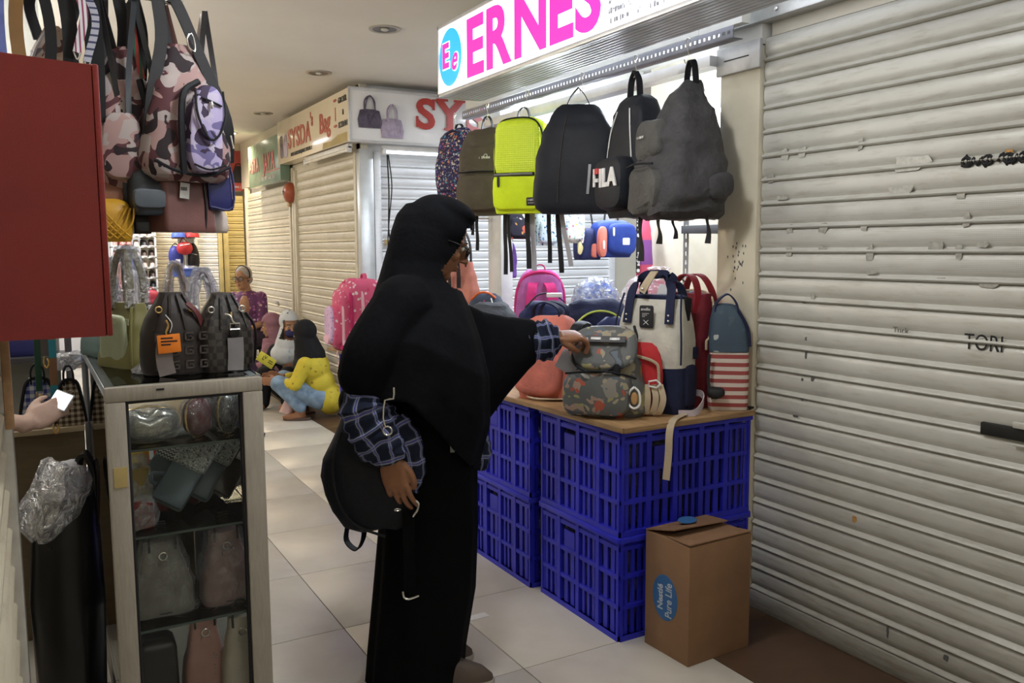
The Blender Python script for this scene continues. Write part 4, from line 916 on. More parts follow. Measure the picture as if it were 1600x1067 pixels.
BLU = mcloth('bright_blue_canvas', (.06, .15, .55), .6); PNK = mcloth('candy_pink_canvas', (.62, .16, .24), .6)
wrapped('blue school bag wrapped in clear film on the counter', (2.735, 3.88, .797), .24, .15, .43, BLU, M_FILMB, 10, False); wrapped('pink school bag wrapped in crinkled clear film on the counter', (3.00, 3.73, .797), .29, .17, .44, PNK, M_FILMP, 11)
b = pack('pink and violet bag lying behind the white and navy backpack', (2.60, 3.02, .797), R_(-35), .26, .15, .43, mprint('pink_violet_print', (.45, .16, .32), [(.25, .08, .3), (.6, .3, .4), (.1, .35, .4)], 14, .36), seed=12, straps=False, name='child_bag', cat='bag', loop=(.05, WEB, .02))
# ---- on the table top, far to near
PINK = mprint('pink_bow_print', (.62, .10, .20), [(.75, .45, .52), (.55, .05, .14), (.7, .6, .6)], 34, .30); CER = mcloth('cerise_canvas', (.42, .020, .11), .7); PALE = mt('pale_pink_trim', (.70, .42, .50), .6); DOT = mprint('lilac_dotted_panel', (.62, .42, .60), [(.22, .10, .45), (.30, .12, .5)], 60, .28)
b = pack('pink patterned school backpack standing at the far end of the table', (1.79, 5.10, TZ), R_(-92), .26, .26, .44, PINK, PY, 4, seed=13, loop=(.03, PINK, .025), sm=CER)
pocket(b, 'main_panel', 0, .20, .235, .36, -.105, .045, PINK, 4); pocket(b, 'front_pocket', 0, .15, .20, .26, -.145, .045, PINK, 3.5); pocket(b, 'dotted_panel', 0, .16, .17, .23, -.186, .02, DOT, 3); pocket(b, 'bow_badge', 0, .07, .10, .06, -.205, .015, PALE, 2)
for y, k in ((-.02, 1.0), (-.09, .97), (-.135, .80)): zline(b, [(-.132*k, y, .04), (-.134*k, y, .28*k), (-.11*k, y, .37*k), (0, y, .43*k), (.11*k, y, .37*k), (.134*k, y, .28*k), (.132*k, y, .04)], CER if y == -.09 else PALE, .010, 'piping')
G().box(-.12, .12, -.15, .12, 0, .05, .02).build('base_panel', CER, b)
G().pad(0, 0, .13, .19, 0, .02, 2.5).xf(Matrix.Translation((.128, .03, .16)) @ Matrix.Rotation(rad(90), 4, 'Z')).build('raised_side_picture', mt('side_patch_red', (.42, .07, .035), .5, var=.5, vs=14), b)
webs(b, [(.03, -.155, .0, .10, .012, PALE, .01)])
SLT = mcloth('slate_grey_canvas', (.060, .064, .075), .65, fold=.6)
b = pack('small slate bag with orange cord beyond the dark grey bag', (2.30, 4.36, TZ), R_(-40), .22, .15, .36, mcloth('blue_slate_nylon', (.045, .06, .095), .6), seed=14, straps=False); zline(b, [(-.08, -.05, .33), (-.03, -.06, .37), (.02, -.05, .37), (.06, -.03, .34)], mt('orange_cord', (.62, .12, .03), .6), .007, 'cord'); zline(b, [(.06, -.085, .05), (.065, -.085, .25), (.04, -.06, .34)], FW, .004, 'white_piping'); zline(b, [(.0, -.09, .05), (.0, -.09, .25), (.0, -.07, .33)], CER, .004, 'red_piping')
b = pack('dark grey backpack lying slumped behind the woman\'s arm', (2.13, 3.98, TZ), R_(-30), .31, .22, .34, SLT, [(0, .95, .95, 0), (.1, 1, 1, 0), (.5, .98, .95, 0), (.8, .85, .78, .05), (.95, .6, .5, .1), (1, .4, .3, .1)], 3, seed=15, amp=.014, straps=False); pocket(b, 'front_pocket', -.02, .16, .24, .16, -.115, .035, SLT, 3); zline(b, [(-.12, -.155, .235), (0, -.168, .25), (.09, -.15, .23)], ZIP, .004)
NV2 = mcloth('deep_navy_canvas', (.012, .016, .055), .7, fold=.6); LIME = mt('lime_piping', (.50, .60, .10), .6)
PL = [(0, .92, .9, 0), (.1, 1, 1, 0), (.55, 1, .98, 0), (.8, .92, .85, .02), (.94, .7, .6, .05), (1, .45, .35, .06)]
b = pack('navy backpack with lime piping piled in the middle of the table', (2.31, 3.27, TZ), R_(-24), .36, .19, .385, NV2, PL, 3, seed=16, amp=.012, straps=False); zline(b, [(-.15, -.095, .23), (-.08, -.09, .31), (.0, -.08, .335), (.08, -.09, .31), (.14, -.11, .22), (.17, -.12, .12)], LIME, .005, 'piping'); pocket(b, 'front_pocket', .02, .13, .26, .18, -.115, .03, NV2, 3)
b = pack('navy backpack behind the woman\'s hand with black and white buckle strap', (2.235, 3.60, TZ), R_(-30), .30, .18, .36, mcloth('midnight_canvas', (.014, .02, .075), .7, fold=.6), PL, 3, seed=17, amp=.012, straps=False)
g = G().strap([(-.10, -.09, .34), (-.04, -.06, .395), (.03, -.06, .40), (.09, -.08, .36)], .03, .006, (0, 1, 0)); g.build('strap', WEB, b); G().box(.0, .075, -.098, -.05, .385, .405, .003).build('white_buckle', FW, b)
b = pack('dark navy duffel body lying beside the white backpack', (2.235, 2.985, TZ), R_(-30), .26, .16, .32, NV, PL, 3, seed=18, amp=.012, straps=False, name='duffel_bag', cat='bag')
zline(b, [(-.10, -.115, .24), (-.05, -.125, .22), (-.02, -.13, .12), (0, -.125, .06)], LIME, .004, 'piping')
CORB = mcloth('coral_backpack_canvas', (.66, .20, .15), .7, fold=.4)
b = pack('coral and black backpack standing at the table edge under her hand', (1.885, 3.00, TZ), R_(-58), .26, .20, .345, CORB, PL, 3.5, seed=19, amp=.01, straps=False)
for s in (-1, 1):
    G().strap([(-.075, s*.03+.02, .31), (-.07, s*.035+.02, .375), (-.02, s*.03+.02, .40), (.045, s*.035+.02, .375), (.05, s*.03+.02, .31)], .032, .006, (0, 1, .1)).build('handle', NV2, b)
G().pad(0, 0, .21, .32, 0, .035, 3.5).wob(.006, 14, 2).xf(Matrix.Translation((.125, .02, .165)) @ Matrix.Rotation(rad(90), 4, 'Z')).build('black_side_panel', BLACK, b)
pocket(b, 'front_pocket', -.01, .12, .22, .20, -.098, .03, CORB, 3.5); g = G().prism([(-.10, .12), (-.075, .17), (-.05, .12)], -.1335, -.128); g.build('white_patch', FW, b)
zline(b, [(-.13, -.02, .02), (-.02, -.125, .012), (.11, -.08, .012)], mt('tan_rim', (.6, .5, .35), .6), .004, 'piping')
# red strap bag + white/navy + maroon + denim
BEIW = mt('beige_webbing', (.47, .38, .26), .8, bump=.3, bs=400); CREAM = mcloth('cream_canvas', (.56, .54, .47), .85, weave=600, fold=.35); NVD = mcloth('navy_twill', (.014, .018, .050), .8)
PD = [(0, .98, .96, 0), (.03, 1.0, 1.0, 0), (.3, 1, 1, 0), (.6, .99, .96, 0), (.82, .93, .78, .0), (.94, .86, .55, .0), (1, .82, .40, 0)]
b = thing('backpack', 'cream and navy doctor-style backpack with navy handles', 'backpack', (2.098, 2.570, TZ), R_(-62), None, 0, 0)
w_, d_, h_ = .275, .19, .43
def seg(z0, z1, m, nm, seed):
    secs = []
    for k in range(9):
        f = z0+(z1-z0)*k/8
        for (f0, a0, b0, y0), (f1, a1, b1, y1) in zip(PD, PD[1:]):
            if f <= f1+1e-9: t = (f-f0)/(f1-f0); secs.append((f*h_, 0, 0, w_/2*(a0+(a1-a0)*t), d_/2*(b0+(b1-b0)*t), 6)); break
    G().loft([ring(*q, n=44) for q in secs]).wob(.004, 10, seed, 0, .01).build(nm, m, b)
seg(0, .405, NVD, 'navy_base', 20); seg(.402, 1.0, CREAM, 'cream_body', 20)
g = G().loft([ring(z, 0, 0, w_*.41*k, d_*.20*k, 5, 36) for z, k in ((h_-.004, 1.0), (h_+.008, 1.02), (h_+.014, .9))]); g.build('mouth_frame', NVD, b)
for s in (-1, 1):
    G().strap([(-.085, s*.088, .34), (-.082, s*.068, .42), (-.075, s*.045, .475), (-.04, s*.03, .515), (.0, s*.026, .522), (.04, s*.03, .515), (.075, s*.045, .475), (.082, s*.068, .42), (.085, s*.088, .34)], .033, .007, (.4, 0, 0) if 0 else [(1, 0, 0), (1, 0, 0), (.5, .0, .8), (0, .3, 1), (.5, 0, -.8), (1, 0, 0), (1, 0, 0)]).build('handle', NVD, b)
    if s < 0:
        for x in (-.085, .085):
            for z in (.352, .372): link('rivet', (rv := G().ell((0, 0, 0), (.0045, .003, .0045), n=10, m=6).mesh('rivet', METAL)) if x < 0 and z < .36 else rv, b, (x, -.0945, z))
G().strap([(-.01, .03, .524), (.0, -.02, .534), (-.012, -.055, .50), (-.035, -.068, .455)], .03, .006, (1, 0, 0)).build('beige_tab', BEIW, b); G().ell((-.030, -.072, .468), (.006, .004, .006)).build('snap_button', METAL, b)
G().pad(-.005, .365, .058, .085, -.0865, .003, 9).xf(Matrix.Rotation(rad(-7), 4, 'X') if 0 else Matrix()).build('label_patch', mt('label_black', (.02, .02, .022), .6), b)
text('label_lettering', 'anello', .016, MATS['white_thread'], b, (-.027, -.0903, .388)); 
g = G(); g.tube([(-.016, -.0903, .335), (.004, -.0903, .352)], .0012, 5, 0); g.tube([(-.016, -.0903, .352), (.004, -.0903, .335)], .0012, 5, 0)
for k in range(3): g.box(-.022, .006-.008*k, -.0906, -.0898, .376-.006*k, .3775-.006*k)
g.build('label_mark', MATS['white_thread'], b)
zline(b, [(.138, -.095, .19), (.137, -.092, .28), (.128, -.078, .37), (.116, -.045, .45)], NVD, .004, 'piping'); zline(b, [(-.138, -.095, .19), (-.137, -.092, .28), (-.128, -.078, .37), (-.116, -.045, .45)], NVD, .004, 'piping')
G().pad(0, 0, .10, .16, 0, .012, 5).xf(Matrix.Translation((.138, .0, .10)) @ Matrix.Rotation(rad(90), 4, 'Z')).build('side_pocket', NVD, b); G().box(.138, .1465, .03, .065, .20, .245, .002).build('side_patch', NVD, b); G().prism([(0, 0), (.035, .14), (-.02, .15)], 0, .008).xf(Matrix.Translation((.128, .0, .29)) @ Matrix.Rotation(rad(90), 4, 'Z')).build('black_gusset', BLACK, b)
G().strap([(.10, .06, .06), (.17, .03, .07), (.20, -.02, .05), (.19, -.07, .015), (.13, -.09, .008)], .024, .004, (0, .1, 1)).build('loose_strap', mt('lilac_grey_webbing', (.40, .34, .36), .7), b)
G().strap([(.15, -.06, .006), (.155, -.20, .006), (.158, -.245, -.03), (.157, -.25, -.11), (.150, -.252, -.205)], .026, .003, (1, .15, 0)).build('hanging_webbing', BEIW, b)
b = pack('bright red backpack with beige straps wedged behind the printed grey one', (1.975, 2.500, TZ), R_(-45), .15, .04, .27, mcloth('bright_red_canvas', (.50, .030, .035), .65), PROF, 4, seed=21, straps=False)
zline(b, [(.062, -.03, .03), (.064, -.03, .17), (.045, -.028, .205), (-.02, -.022, .225)], BEIW, .006, 'beige_trim')
for x, bow in ((.02, .02), (.045, .03), (.07, .035)): G().strap([(x, -.030, .12), (x+bow*.4, -.05, .07), (x, -.045, .02), (x-.02, -.03, .006)], .022, .004, (1, .2, 0)).build('shoulder_strap', BEIW, b)
g = G(); g.torus((.05, -.046, .125), .024, .0035, 5, 'y', 1, .6); g.build('white_buckle', FW, b)
MAR = mcloth('maroon_canvas', (.135, .012, .020), .75, fold=.35)
b = pack('maroon doctor-style backpack with beige zip next to the cream one', (2.285, 2.585, TZ), R_(-85), .22, .15, .445, MAR, PD, 5, seed=22, straps=False)
for s in (-1, 1): G().strap([(-.075, s*.055, .37), (-.07, s*.04, .45), (-.03, s*.028, .51), (.03, s*.028, .51), (.07, s*.04, .45), (.075, s*.055, .37)], .033, .006, (0, 1, 0)).build('handle', mcloth('red_webbing_handle', (.22, .012, .02), .7), b)
zline(b, [(-.11, .0, .445), (.02, .012, .455), (.095, .012, .43), (.114, .0, .34), (.124, -.03, .28), (.130, -.05, .27)], mt('beige_zip', (.55, .44, .30), .6), .0045); G().box(.127, .133, -.057, -.047, .232, .27, .002).build('zip_pull', BEIW, b); 
for z in (.335, .355): G().ell((.055, -.082, z), (.005, .004, .005)).build('rivet', METAL, b)
g = G(); g.prism([(-.04, -.07), (.045, -.06), (.05, .04), (-.02, .05)], 0, .001); o = g.build('paper_tag', mt('tag_paper', (.62, .62, .64), .8), b); o.location = (-.085, -.075, .43); o.rotation_euler = (rad(-14), 0, rad(20))
STP = mstripe('red_white_stripes', (.30, .055, .05), (.60, .52, .46), .031, 2, .5); DEN = mprint('denim_star_print', (.060, .090, .125), [(.40, .42, .42), (.07, .10, .13), (.06, .09, .12)], 22, .30)
b = pack('denim and striped backpack with white stars against the pillar', (2.335, 2.425, TZ), R_(-40), .15, .11, .225, STP, [(0, .95, .9, 0), (.08, 1, 1, 0), (.5, 1, 1, 0), (.9, 1, .98, 0), (1, .98, .95, 0)], 5, seed=23, straps=False, amp=.004)
G().body([(.226, 0, 0, .075, .055, 5), (.28, 0, 0, .077, .05, 4), (.35, -.005, 0, .066, .05, 3), (.40, -.015, 0, .045, .03, 3)], 32).wob(.006, 12, 4).build('denim_top', DEN, b)
for s in (-1, 1): G().strap([(-.055, s*.02, .37), (-.05, s*.02, .41), (-.01, s*.015, .445), (.025, s*.02, .41), (.03, s*.02, .36)], .026, .006, (0, 1, 0)).build('handle', NVD, b)
zline(b, [(.03, -.04, .385), (.065, -.045, .32), (.075, -.06, .25)], NVD, .006, 'piping'); G().strap([(-.075, -.075, .22), (-.078, -.078, .12), (-.06, -.085, .05)], .012, .003, (1, 0, 0)).build('black_cord', WEB, b); G().ell((-.05, -.085, .075), (.03, .02, .025), 2.5).wob(.008, 30, 2).build('cord_knot', WEB, b)
tag(G().tube([(2.33, 2.39, TZ+.004), (2.36, 2.375, TZ+.012), (2.40, 2.352, TZ+.010), (2.385, 2.36, TZ+.004)], .004, 6).build('black_cable', WEB), 'short black cable lying on the table corner by the pillar', 'cable')
# printed grey backpack in front
PRT = mprint('grey_animal_print', (.115, .120, .118), [(.36, .085, .05), (.32, .28, .19), (.05, .05, .05), (.28, .26, .12), (.32, .22, .17), (.24, .22, .19), (.10, .13, .16)], 15, .42, .55, 24, 2.2)
PK = [(0, .92, .90, 0), (.06, 1.02, 1.0, 0), (.3, 1.02, 1, 0), (.55, .92, .9, .06), (.75, .80, .72, .18), (.9, .64, .46, .30), (1, .46, .30, .36)]
b = pack('grey backpack with small animal print, her hand on its flap', (1.875, 2.59, TZ), R_(-46), .30, .20, .325, PRT, PK, 3.5, seed=24, amp=.008, straps=False)
pocket(b, 'front_pocket', -.015, .095, .255, .17, -.095, .05, PRT, 3.5, amp=.006); 
g = G().pad(0, 0, .25, .19, 0, .018, 3).wob(.006, 14, 3); g.xf(Matrix.Translation((.0, -.060, .255)) @ Matrix.Rotation(rad(-38), 4, 'X')); g.build('top_flap', PRT, b)
g = G().tube([(-.118, -.052, .27), (-.10, -.115, .205), (-.04, -.135, .178), (.03, -.13, .185), (.095, -.092, .225), (.118, -.03, .285), (.10, .03, .33)], .0055, 8); g.build('flap_binding', BLACK, b)
g = G().box(-.07, .085, -.003, .003, -.014, .014, .002); o = g.build('strap_band', mt('band_grey', (.07, .07, .075), .6), b); o.location = (0, -.076, .290); o.rotation_euler = (rad(-40), 0, 0)
for x in (-.025, .045):
    o = G().box(x-.019, x+.019, -.006, -.003, -.006, .006, .001).build('metal_plate', mt('dull_plate', (.45, .45, .44), .45, .5), b); o.location = (0, -.076, .290); o.rotation_euler = (rad(-40), 0, 0)
zline(b, [(-.13, -.12, .165), (0, -.15, .182), (.085, -.135, .17), (.125, -.09, .15)], BLACK, .004); G().pad(.06, .165, .03, .085, -.128, .01, 3).build('dark_tab', BLACK, b)
o = G().tube([(0, 0, 0), (.018, 0, -.02), (.02, 0, -.062), (0, 0, -.078), (-.02, 0, -.062), (-.018, 0, -.02), (0, 0, 0)], .0042, 8).build('carabiner_tag', FW, b); o.location = (.125, -.125, .125)
o = G().pad(0, -.042, .024, .045, .003, .006, 2).build('tag_leather', mt('tan_leather', (.45, .25, .10), .6), b); o.location = (.125, -.125, .125)
G().strap([(-.115, -.075, .278), (-.09, -.105, .285), (-.05, -.10, .292)], .012, .003, (0, .5, 1)).build('zip_pull', mt('cream_pull', (.62, .56, .45), .6), b)
for x in (.02, .07, .12): G().strap([(x, .115, .05), (x+.02, .15, .02), (x+.05, .16, .005)], .022, .003, (1, 0, 0)).build('webbing_end', BEIW, b)
o = G().prism([(-.04, -.03), (.04, -.04), (.045, .04), (-.035, .045)], 0, .001).build('hang_tag', mt('tag_grey', (.30, .30, .32), .7), b); o.location = (-.13, -.09, .20); o.rotation_euler = (rad(-20), rad(20), rad(-10))
# ================================================================ people
def mskin(name, a):
    t = NT(name); n = t.noise(30, 4); t.bs(Base_Color=t.ramp(n.outputs[0], [(.3, tuple(c*.85 for c in a)), (.7, tuple(c*1.1 for c in a))]).outputs[0], Roughness=.5, Specular_IOR_Level=.35, Subsurface_Weight=.05)
    b = t.noise(260, 2); t.bump(b.outputs[0], .12, .003); return t.m
SKIN = mskin('skin_brown', (.27, .125, .065)); SKIN2 = mskin('skin_tan', (.36, .19, .11))
CLOTH_B = mcloth('black_jersey_cloth', (.0042, .0046, .0062), .85, fold=.35)
CLOTH_B2 = mcloth('black_abaya_crepe', (.0028, .0028, .0032), .9, fold=.3)
for m_ in (CLOTH_B, CLOTH_B2): m_.node_tree.nodes['Principled BSDF'].inputs['Specular IOR Level'].default_value = .08
PLAID = mplaid('navy_plaid_cotton', (.008, .012, .028), (.040, .052, .095), (.30, .33, .42), (.10, .10, .42), .058)
EYEW = mt('eye_white', (.6, .58, .55), .2, bump=0); EYEB = mt('eye_dark', (.02, .012, .008), .15); LIP = mt('lip_tone', (.24, .075, .06), .45); FRAMEM = mt('glasses_frame', (.012, .012, .014), .3); LENS = mglass('lens_glass', (.9, .93, .98))
def head_geo(g, M, s=1.0):
    """head facing +x, centre between the ears"""
    i0 = len(g.v)
    g.ell((-.012, 0, .030), (.094, .074, .088)); g.ell((.026, 0, -.040), (.066, .060, .078)); g.ell((.060, 0, -.098), (.026, .026, .022)); g.ell((.030, 0, -.085), (.05, .05, .035))
    g.tube([(.084, 0, .004), (.096, 0, -.012), (.109, 0, -.030)], [.009, .010, .0125], 10, 3); g.ell((.110, 0, -.032), (.011, .012, .010)); g.ell((.100, .011, -.036), (.008, .007, .006)); g.ell((.100, -.011, -.036), (.008, .007, .006))
    for q in (-1, 1):
        g.ell((.074, q*.028, .016), (.018, .022, .008)); g.ell((.060, q*.040, -.030), (.024, .018, .020)); g.ell((-.005, q*.076, -.012), (.016, .008, .028)); g.ell((.072, q*.030, -.004), (.014, .014, .011))
    g.ell((.088, 0, -.060), (.011, .021, .0065)); g.ell((.086, 0, -.071), (.011, .018, .0065)); g.tube([(-.015, 0, -.05), (-.03, 0, -.14)], [.05, .055], 14, 2)
    g.xf(M @ Matrix.Scale(s, 4), i0)
def face_bits(par, M, s=1.0, lips=True):
    S_ = M @ Matrix.Scale(s, 4)
    for q in (-1, 1):
        G().ell((.080, q*.030, -.002), (.0095, .0125, .0065)).xf(S_).build('eye', EYEW, par); G().ell((.0885, q*.031, -.003), (.0022, .0045, .005)).xf(S_).build('iris', EYEB, par)
        G().tube([(.088, q*.014, .018), (.089, q*.030, .023), (.078, q*.047, .018)], .0032, 6).xf(S_).build('eyebrow', EYEB, par)
    if lips: 
        g = G(); g.ell((.0945, 0, -.0615), (.006, .017, .0038)); g.ell((.093, 0, -.0705), (.006, .015, .0045)); g.xf(S_).build('lips', LIP, par)
def glasses(par, M, s=1.0, r=.024):
    S_ = M @ Matrix.Scale(s, 4); g = G()
    for q in (-1, 1):
        g.torus((.103, q*.033, -.004), r, .0019, 20, 'x', 1.15, .85); g.tube([(.103, q*(.033+r*1.1), .004), (.05, q*.080, .006), (-.01, q*.082, .0)], .0018, 6, 3)
    g.tube([(.104, -.010, .0), (.107, 0, .003), (.104, .010, .0)], .0019, 6, 3); g.xf(S_); o = g.build('glasses', FRAMEM, par)
    for q in (-1, 1): G().loft([[Vector((.103+dx, q*.033+r*1.12*cos(2*pi*i/20), -.004+r*.83*sin(2*pi*i/20))) for i in range(20)] for dx in (0, .001)]).xf(S_).build('lens', LENS, o)
def hand_geo(g, M, curls=(.35, .4, .45, .5), spread=.05, thumb=None, s=1.0):
    """wrist at the origin, fingers along -z, palm towards +y, thumb on the +x side"""
    i0 = len(g.v)
    g.ell((0, 0, -.050), (.040, .0150, .052), 2.8); g.ell((.012, .008, -.035), (.026, .014, .034)); g.tube([(0, 0, .03), (0, 0, -.02)], [.0245, .027], 12, 2)
    bases = [(.029, -.088, .076), (.0105, -.094, .083), (-.0085, -.091, .077), (-.0265, -.083, .060)]
    for k, ((bx_, bz, L), cu) in enumerate(zip(bases, curls)):
        a = 0.0; p = Vector((bx_, 0, bz+.03)); P = [p.copy(), Vector((bx_, -.002, bz))]; q = P[1].copy(); sp = (1.5-k)*spread
        for f, r in ((.45, 1.0), (.31, 1.1), (.24, .8)):
            a += cu*r; q = q+Vector((sin(sp)*cos(a), sin(a), -cos(a)*cos(sp)))*L*f; P.append(q.copy())
        g.tube(P, [.0092, .0090, .0083, .0077, .0066], 10, 3); g.ell(P[-1], (.0072,)*3, n=8, m=6); g.ell(P[1], (.0100, .0100, .0100), n=8, m=6)
    T = thumb or [(.026, .006, -.022), (.046, .014, -.048), (.056, .022, -.074), (.056, .030, -.098)]
    g.tube(T, [.0150, .0130, .0110, .0085], 10, 4); g.ell(T[-1], (.0088,)*3, n=8, m=6)
    g.xf(M @ Matrix.Scale(s, 4), i0)
def frame(o, ex, ey, ez):
    return Matrix(((ex[0], ey[0], ez[0], o[0]), (ex[1], ey[1], ez[1], o[1]), (ex[2], ey[2], ez[2], o[2]), (0, 0, 0, 1)))
def ortho(o, fz, back, mirror=False):
    """hand frame: fingers along fz, back of the hand facing `back`"""
    ez = -Vector(fz).normalized(); ey = -Vector(back); ey = (ey-ez*ey.dot(ez)).normalized(); ex = ey.cross(ez)
    if mirror: ex = -ex
    return frame(o, ex, ey, ez)
YW = -rad(29.524)
# ---------------------------------------------------------------- woman choosing a bag
K = 1.042
def q2(x, z, y=0.0): return Vector((x*K, y, 1.42+(z-1.42)*K))
wm = thing('person', 'woman in long black veil and robe with plaid sleeves touching a grey bag', 'person', (1.094, 2.518, 0), YW)
HM = Matrix.Translation((.052, .020, 1.452)) @ Matrix.Rotation(rad(12), 4, 'Z') @ Matrix.Rotation(rad(24), 4, 'Y')
body = G(); head_geo(body, HM, 1.0)
body.tube([(.0, .01, 1.38), (-.02, .01, 1.30)], [.056, .06], 14, 2); body.ell((-.02, 0, 1.20), (.11, .17, .13)); body.ell((-.01, 0, 1.02), (.115, .15, .16)); body.ell((0, 0, .86), (.13, .165, .12))
SHR, ELR, WRR = Vector((-.03, -.150, 1.245)), Vector((-.135, -.205, 1.03)), Vector((-.078, -.225, .795))
SHL, ELL, WRL = Vector((.02, .165, 1.265)), Vector((.21, .285, 1.10)), Vector((.445, .325, 1.100))
body.limb([SHR, ELR], [.055, .042]); body.limb([ELR, WRR], [.042, .027]); body.limb([SHL, ELL], [.055, .042]); body.limb([ELL, WRL], [.042, .026])
for sy in (-1, 1):
    body.limb([(0, sy*.085, .86), (.01, sy*.09, .47)], [.085, .058]); body.limb([(.01, sy*.09, .47), (-.02, sy*.085, .09)], [.055, .036]); body.ell(((.085 if sy < 0 else .01), sy*.085, .045), (.095, .030, .028))
hand_geo(body, ortho(WRR, (.19, .02, -1), (-.25, -1, .1)), (.24, .28, .34, .40), .075, [(.026, .004, -.022), (.044, .006, -.050), (.048, .012, -.078), (.042, .020, -.100)], 1.06)
ML = ortho(WRL, (.95, .32, .02), (-.15, -.42, 1), True)
hand_geo(body, ML, (.62, .66, .70, .75), .02, [(.024, .008, -.022), (.034, .024, -.048), (.030, .042, -.072), (.018, .054, -.092)], 1.0)
fused('body', body, SKIN, wm, .0034, 2)
face_bits(wm, HM); glasses(wm, HM, 1.0, .025)
G().torus(q2(-.052, .680, -.272), .0098, .0016, 14, 'z').build('ring', METAL, wm)
# robe
def rrow(z, x0, x1, hd, cy=0.0, e=2.2, n=72, fold=0.0, seed=0, kf=11): 
    R = ring(z, (x0+x1)/2, cy, (x1-x0)/2, hd, e, n)
    c = Vector(((x0+x1)/2, cy, z))
    return [c+(p-c)*(1+fold*(sin(kf*2*pi*i/n+seed)+.5*sin((kf*2+3)*pi*i/n+seed*2.3))) for i, p in enumerate(R)]
rob = G().loft([rrow(.012, -.200, .118, .20, 0, 2.3, 72, .030, 1), rrow(.10, -.192, .125, .195, 0, 2.3, 72, .030, 1.1), rrow(.30, -.170, .160, .185, 0, 2.3, 72, .026, 1.3), rrow(.52, -.148, .172, .18, 0, 2.3, 72, .02, 1.5), rrow(.75, -.150, .172, .18, 0, 2.3, 72, .012, 1.7), rrow(.95, -.14, .15, .18), rrow(1.15, -.12, .12, .17), rrow(1.28, -.06, .06, .1)])
rob.build('robe', CLOTH_B2, wm)
# veil: draped cape from the head with a lifted flap over the reaching arm
ve = G()
NV_ = 72
def vrow(t, x0, x1, hd, cy, zt, zh, fold=0.0):
    out = []
    for i in range(NV_):
        a = 2*pi*i/NV_; c, s_ = cos(a), sin(a)
        k = 1+fold*(sin(9*a+.6)+.6*sin(15*a+2))
        x = (x0+x1)/2+(x1-x0)/2*sgnp(c, .9)*k; y = cy+hd*sgnp(s_, .9)*k
        front = max(0, c)**1.2; near = max(0, -s_)**1.5*(1-.4*front); far = max(0, s_)
        zhem = zh[0]*(1-front-near*.8)+zh[1]*front+zh[2]*near*.8 if front+near*.8 <= 1 else (zh[1]*front+zh[2]*near*.8)/(front+near*.8)
        out.append(Vector((x*K, y, zt+(zhem-zt)*t)))
    return out
ZH = (.885, .70, 1.00)
for_rows = [(0, -.115, .085, .085, .015, 1.385, 0), (.06, -.125, .105, .105, .012, 1.36, .004), (.18, -.150, .150, .165, .008, 1.335, .006), (.32, -.172, .178, .215, 0, 1.33, .010), (.52, -.205, .205, .250, -.01, 1.33, .014), (.76, -.215, .205, .255, -.012, 1.33, .016), (1.0, -.232, .165, .262, -.012, 1.33, .020)]
ve.loft([vrow(t, x0, x1, hd, cy, zt, ZH, f) for t, x0, x1, hd, cy, zt, f in for_rows])
# head covering
i0 = len(ve.v); ve.ell((-.014, 0, .034), (.112, .092, .104), n=28, m=18); ve.ell((.012, 0, -.045), (.088, .086, .10), n=24, m=14); ve.xf(HM, i0)
ve.loft([ring(z, (x0+x1)/2*K, .015, (x1-x0)/2*K, hd, 2.2, 36) for z, x0, x1, hd in ((1.565, -.045, .095, .05), (1.53, -.075, .128, .075), (1.48, -.092, .128, .092), (1.43, -.103, .112, .10), (1.38, -.118, .098, .105), (1.32, -.135, .10, .125), (1.26, -.155, .13, .17))])
i0 = len(ve.v); ve.ell((.004, 0, .100), (.086, .078, .040), n=24, m=12); ve.xf(HM, i0)
# shoulder mass of the near arm, and the flap on the far arm
ve.limb([(-.04, -.145, 1.25), (-.120, -.205, 1.12), (-.150, -.210, 1.05)], [.095, .092, .085], 18)
ve.ell((-.200, -.150, .955), (.045, .080, .055))
def flaprow(p, top, bot, th, dirn):
    c = Vector(p); d = Vector(dirn).normalized(); sd = Vector((-d.y, d.x, 0)); n = 20; out = []
    for i in range(n):
        a = 2*pi*i/n; out.append(Vector((c.x, c.y, (top+bot)/2))+sd*cos(a)*th+Vector((0, 0, sin(a)*(top-bot)/2)))
    return out
ve.loft([flaprow((.02, .12), 1.29, .72, .07, (1, .6, 0)), flaprow((.10, .18), 1.25, .72, .075, (1, .6, 0)), flaprow((.19, .25), 1.20, .80, .075, (1, .5, 0)), flaprow((.27, .28), 1.18, .90, .07, (1, .3, 0)), flaprow((.345, .295), 1.172, .985, .066, (1, .2, 0)), flaprow((.372, .30), 1.165, 1.01, .060, (1, .2, 0))])
HMI = HM.inverted()
def facecut(p):
    h = HMI @ p
    return -.125 < h.z < .072 and abs(h.y) < .09 and h.x > (.066 if h.z > 0 else .066+.30*h.z)
fused('veil', ve, CLOTH_B, wm, .0068, 5, facecut)
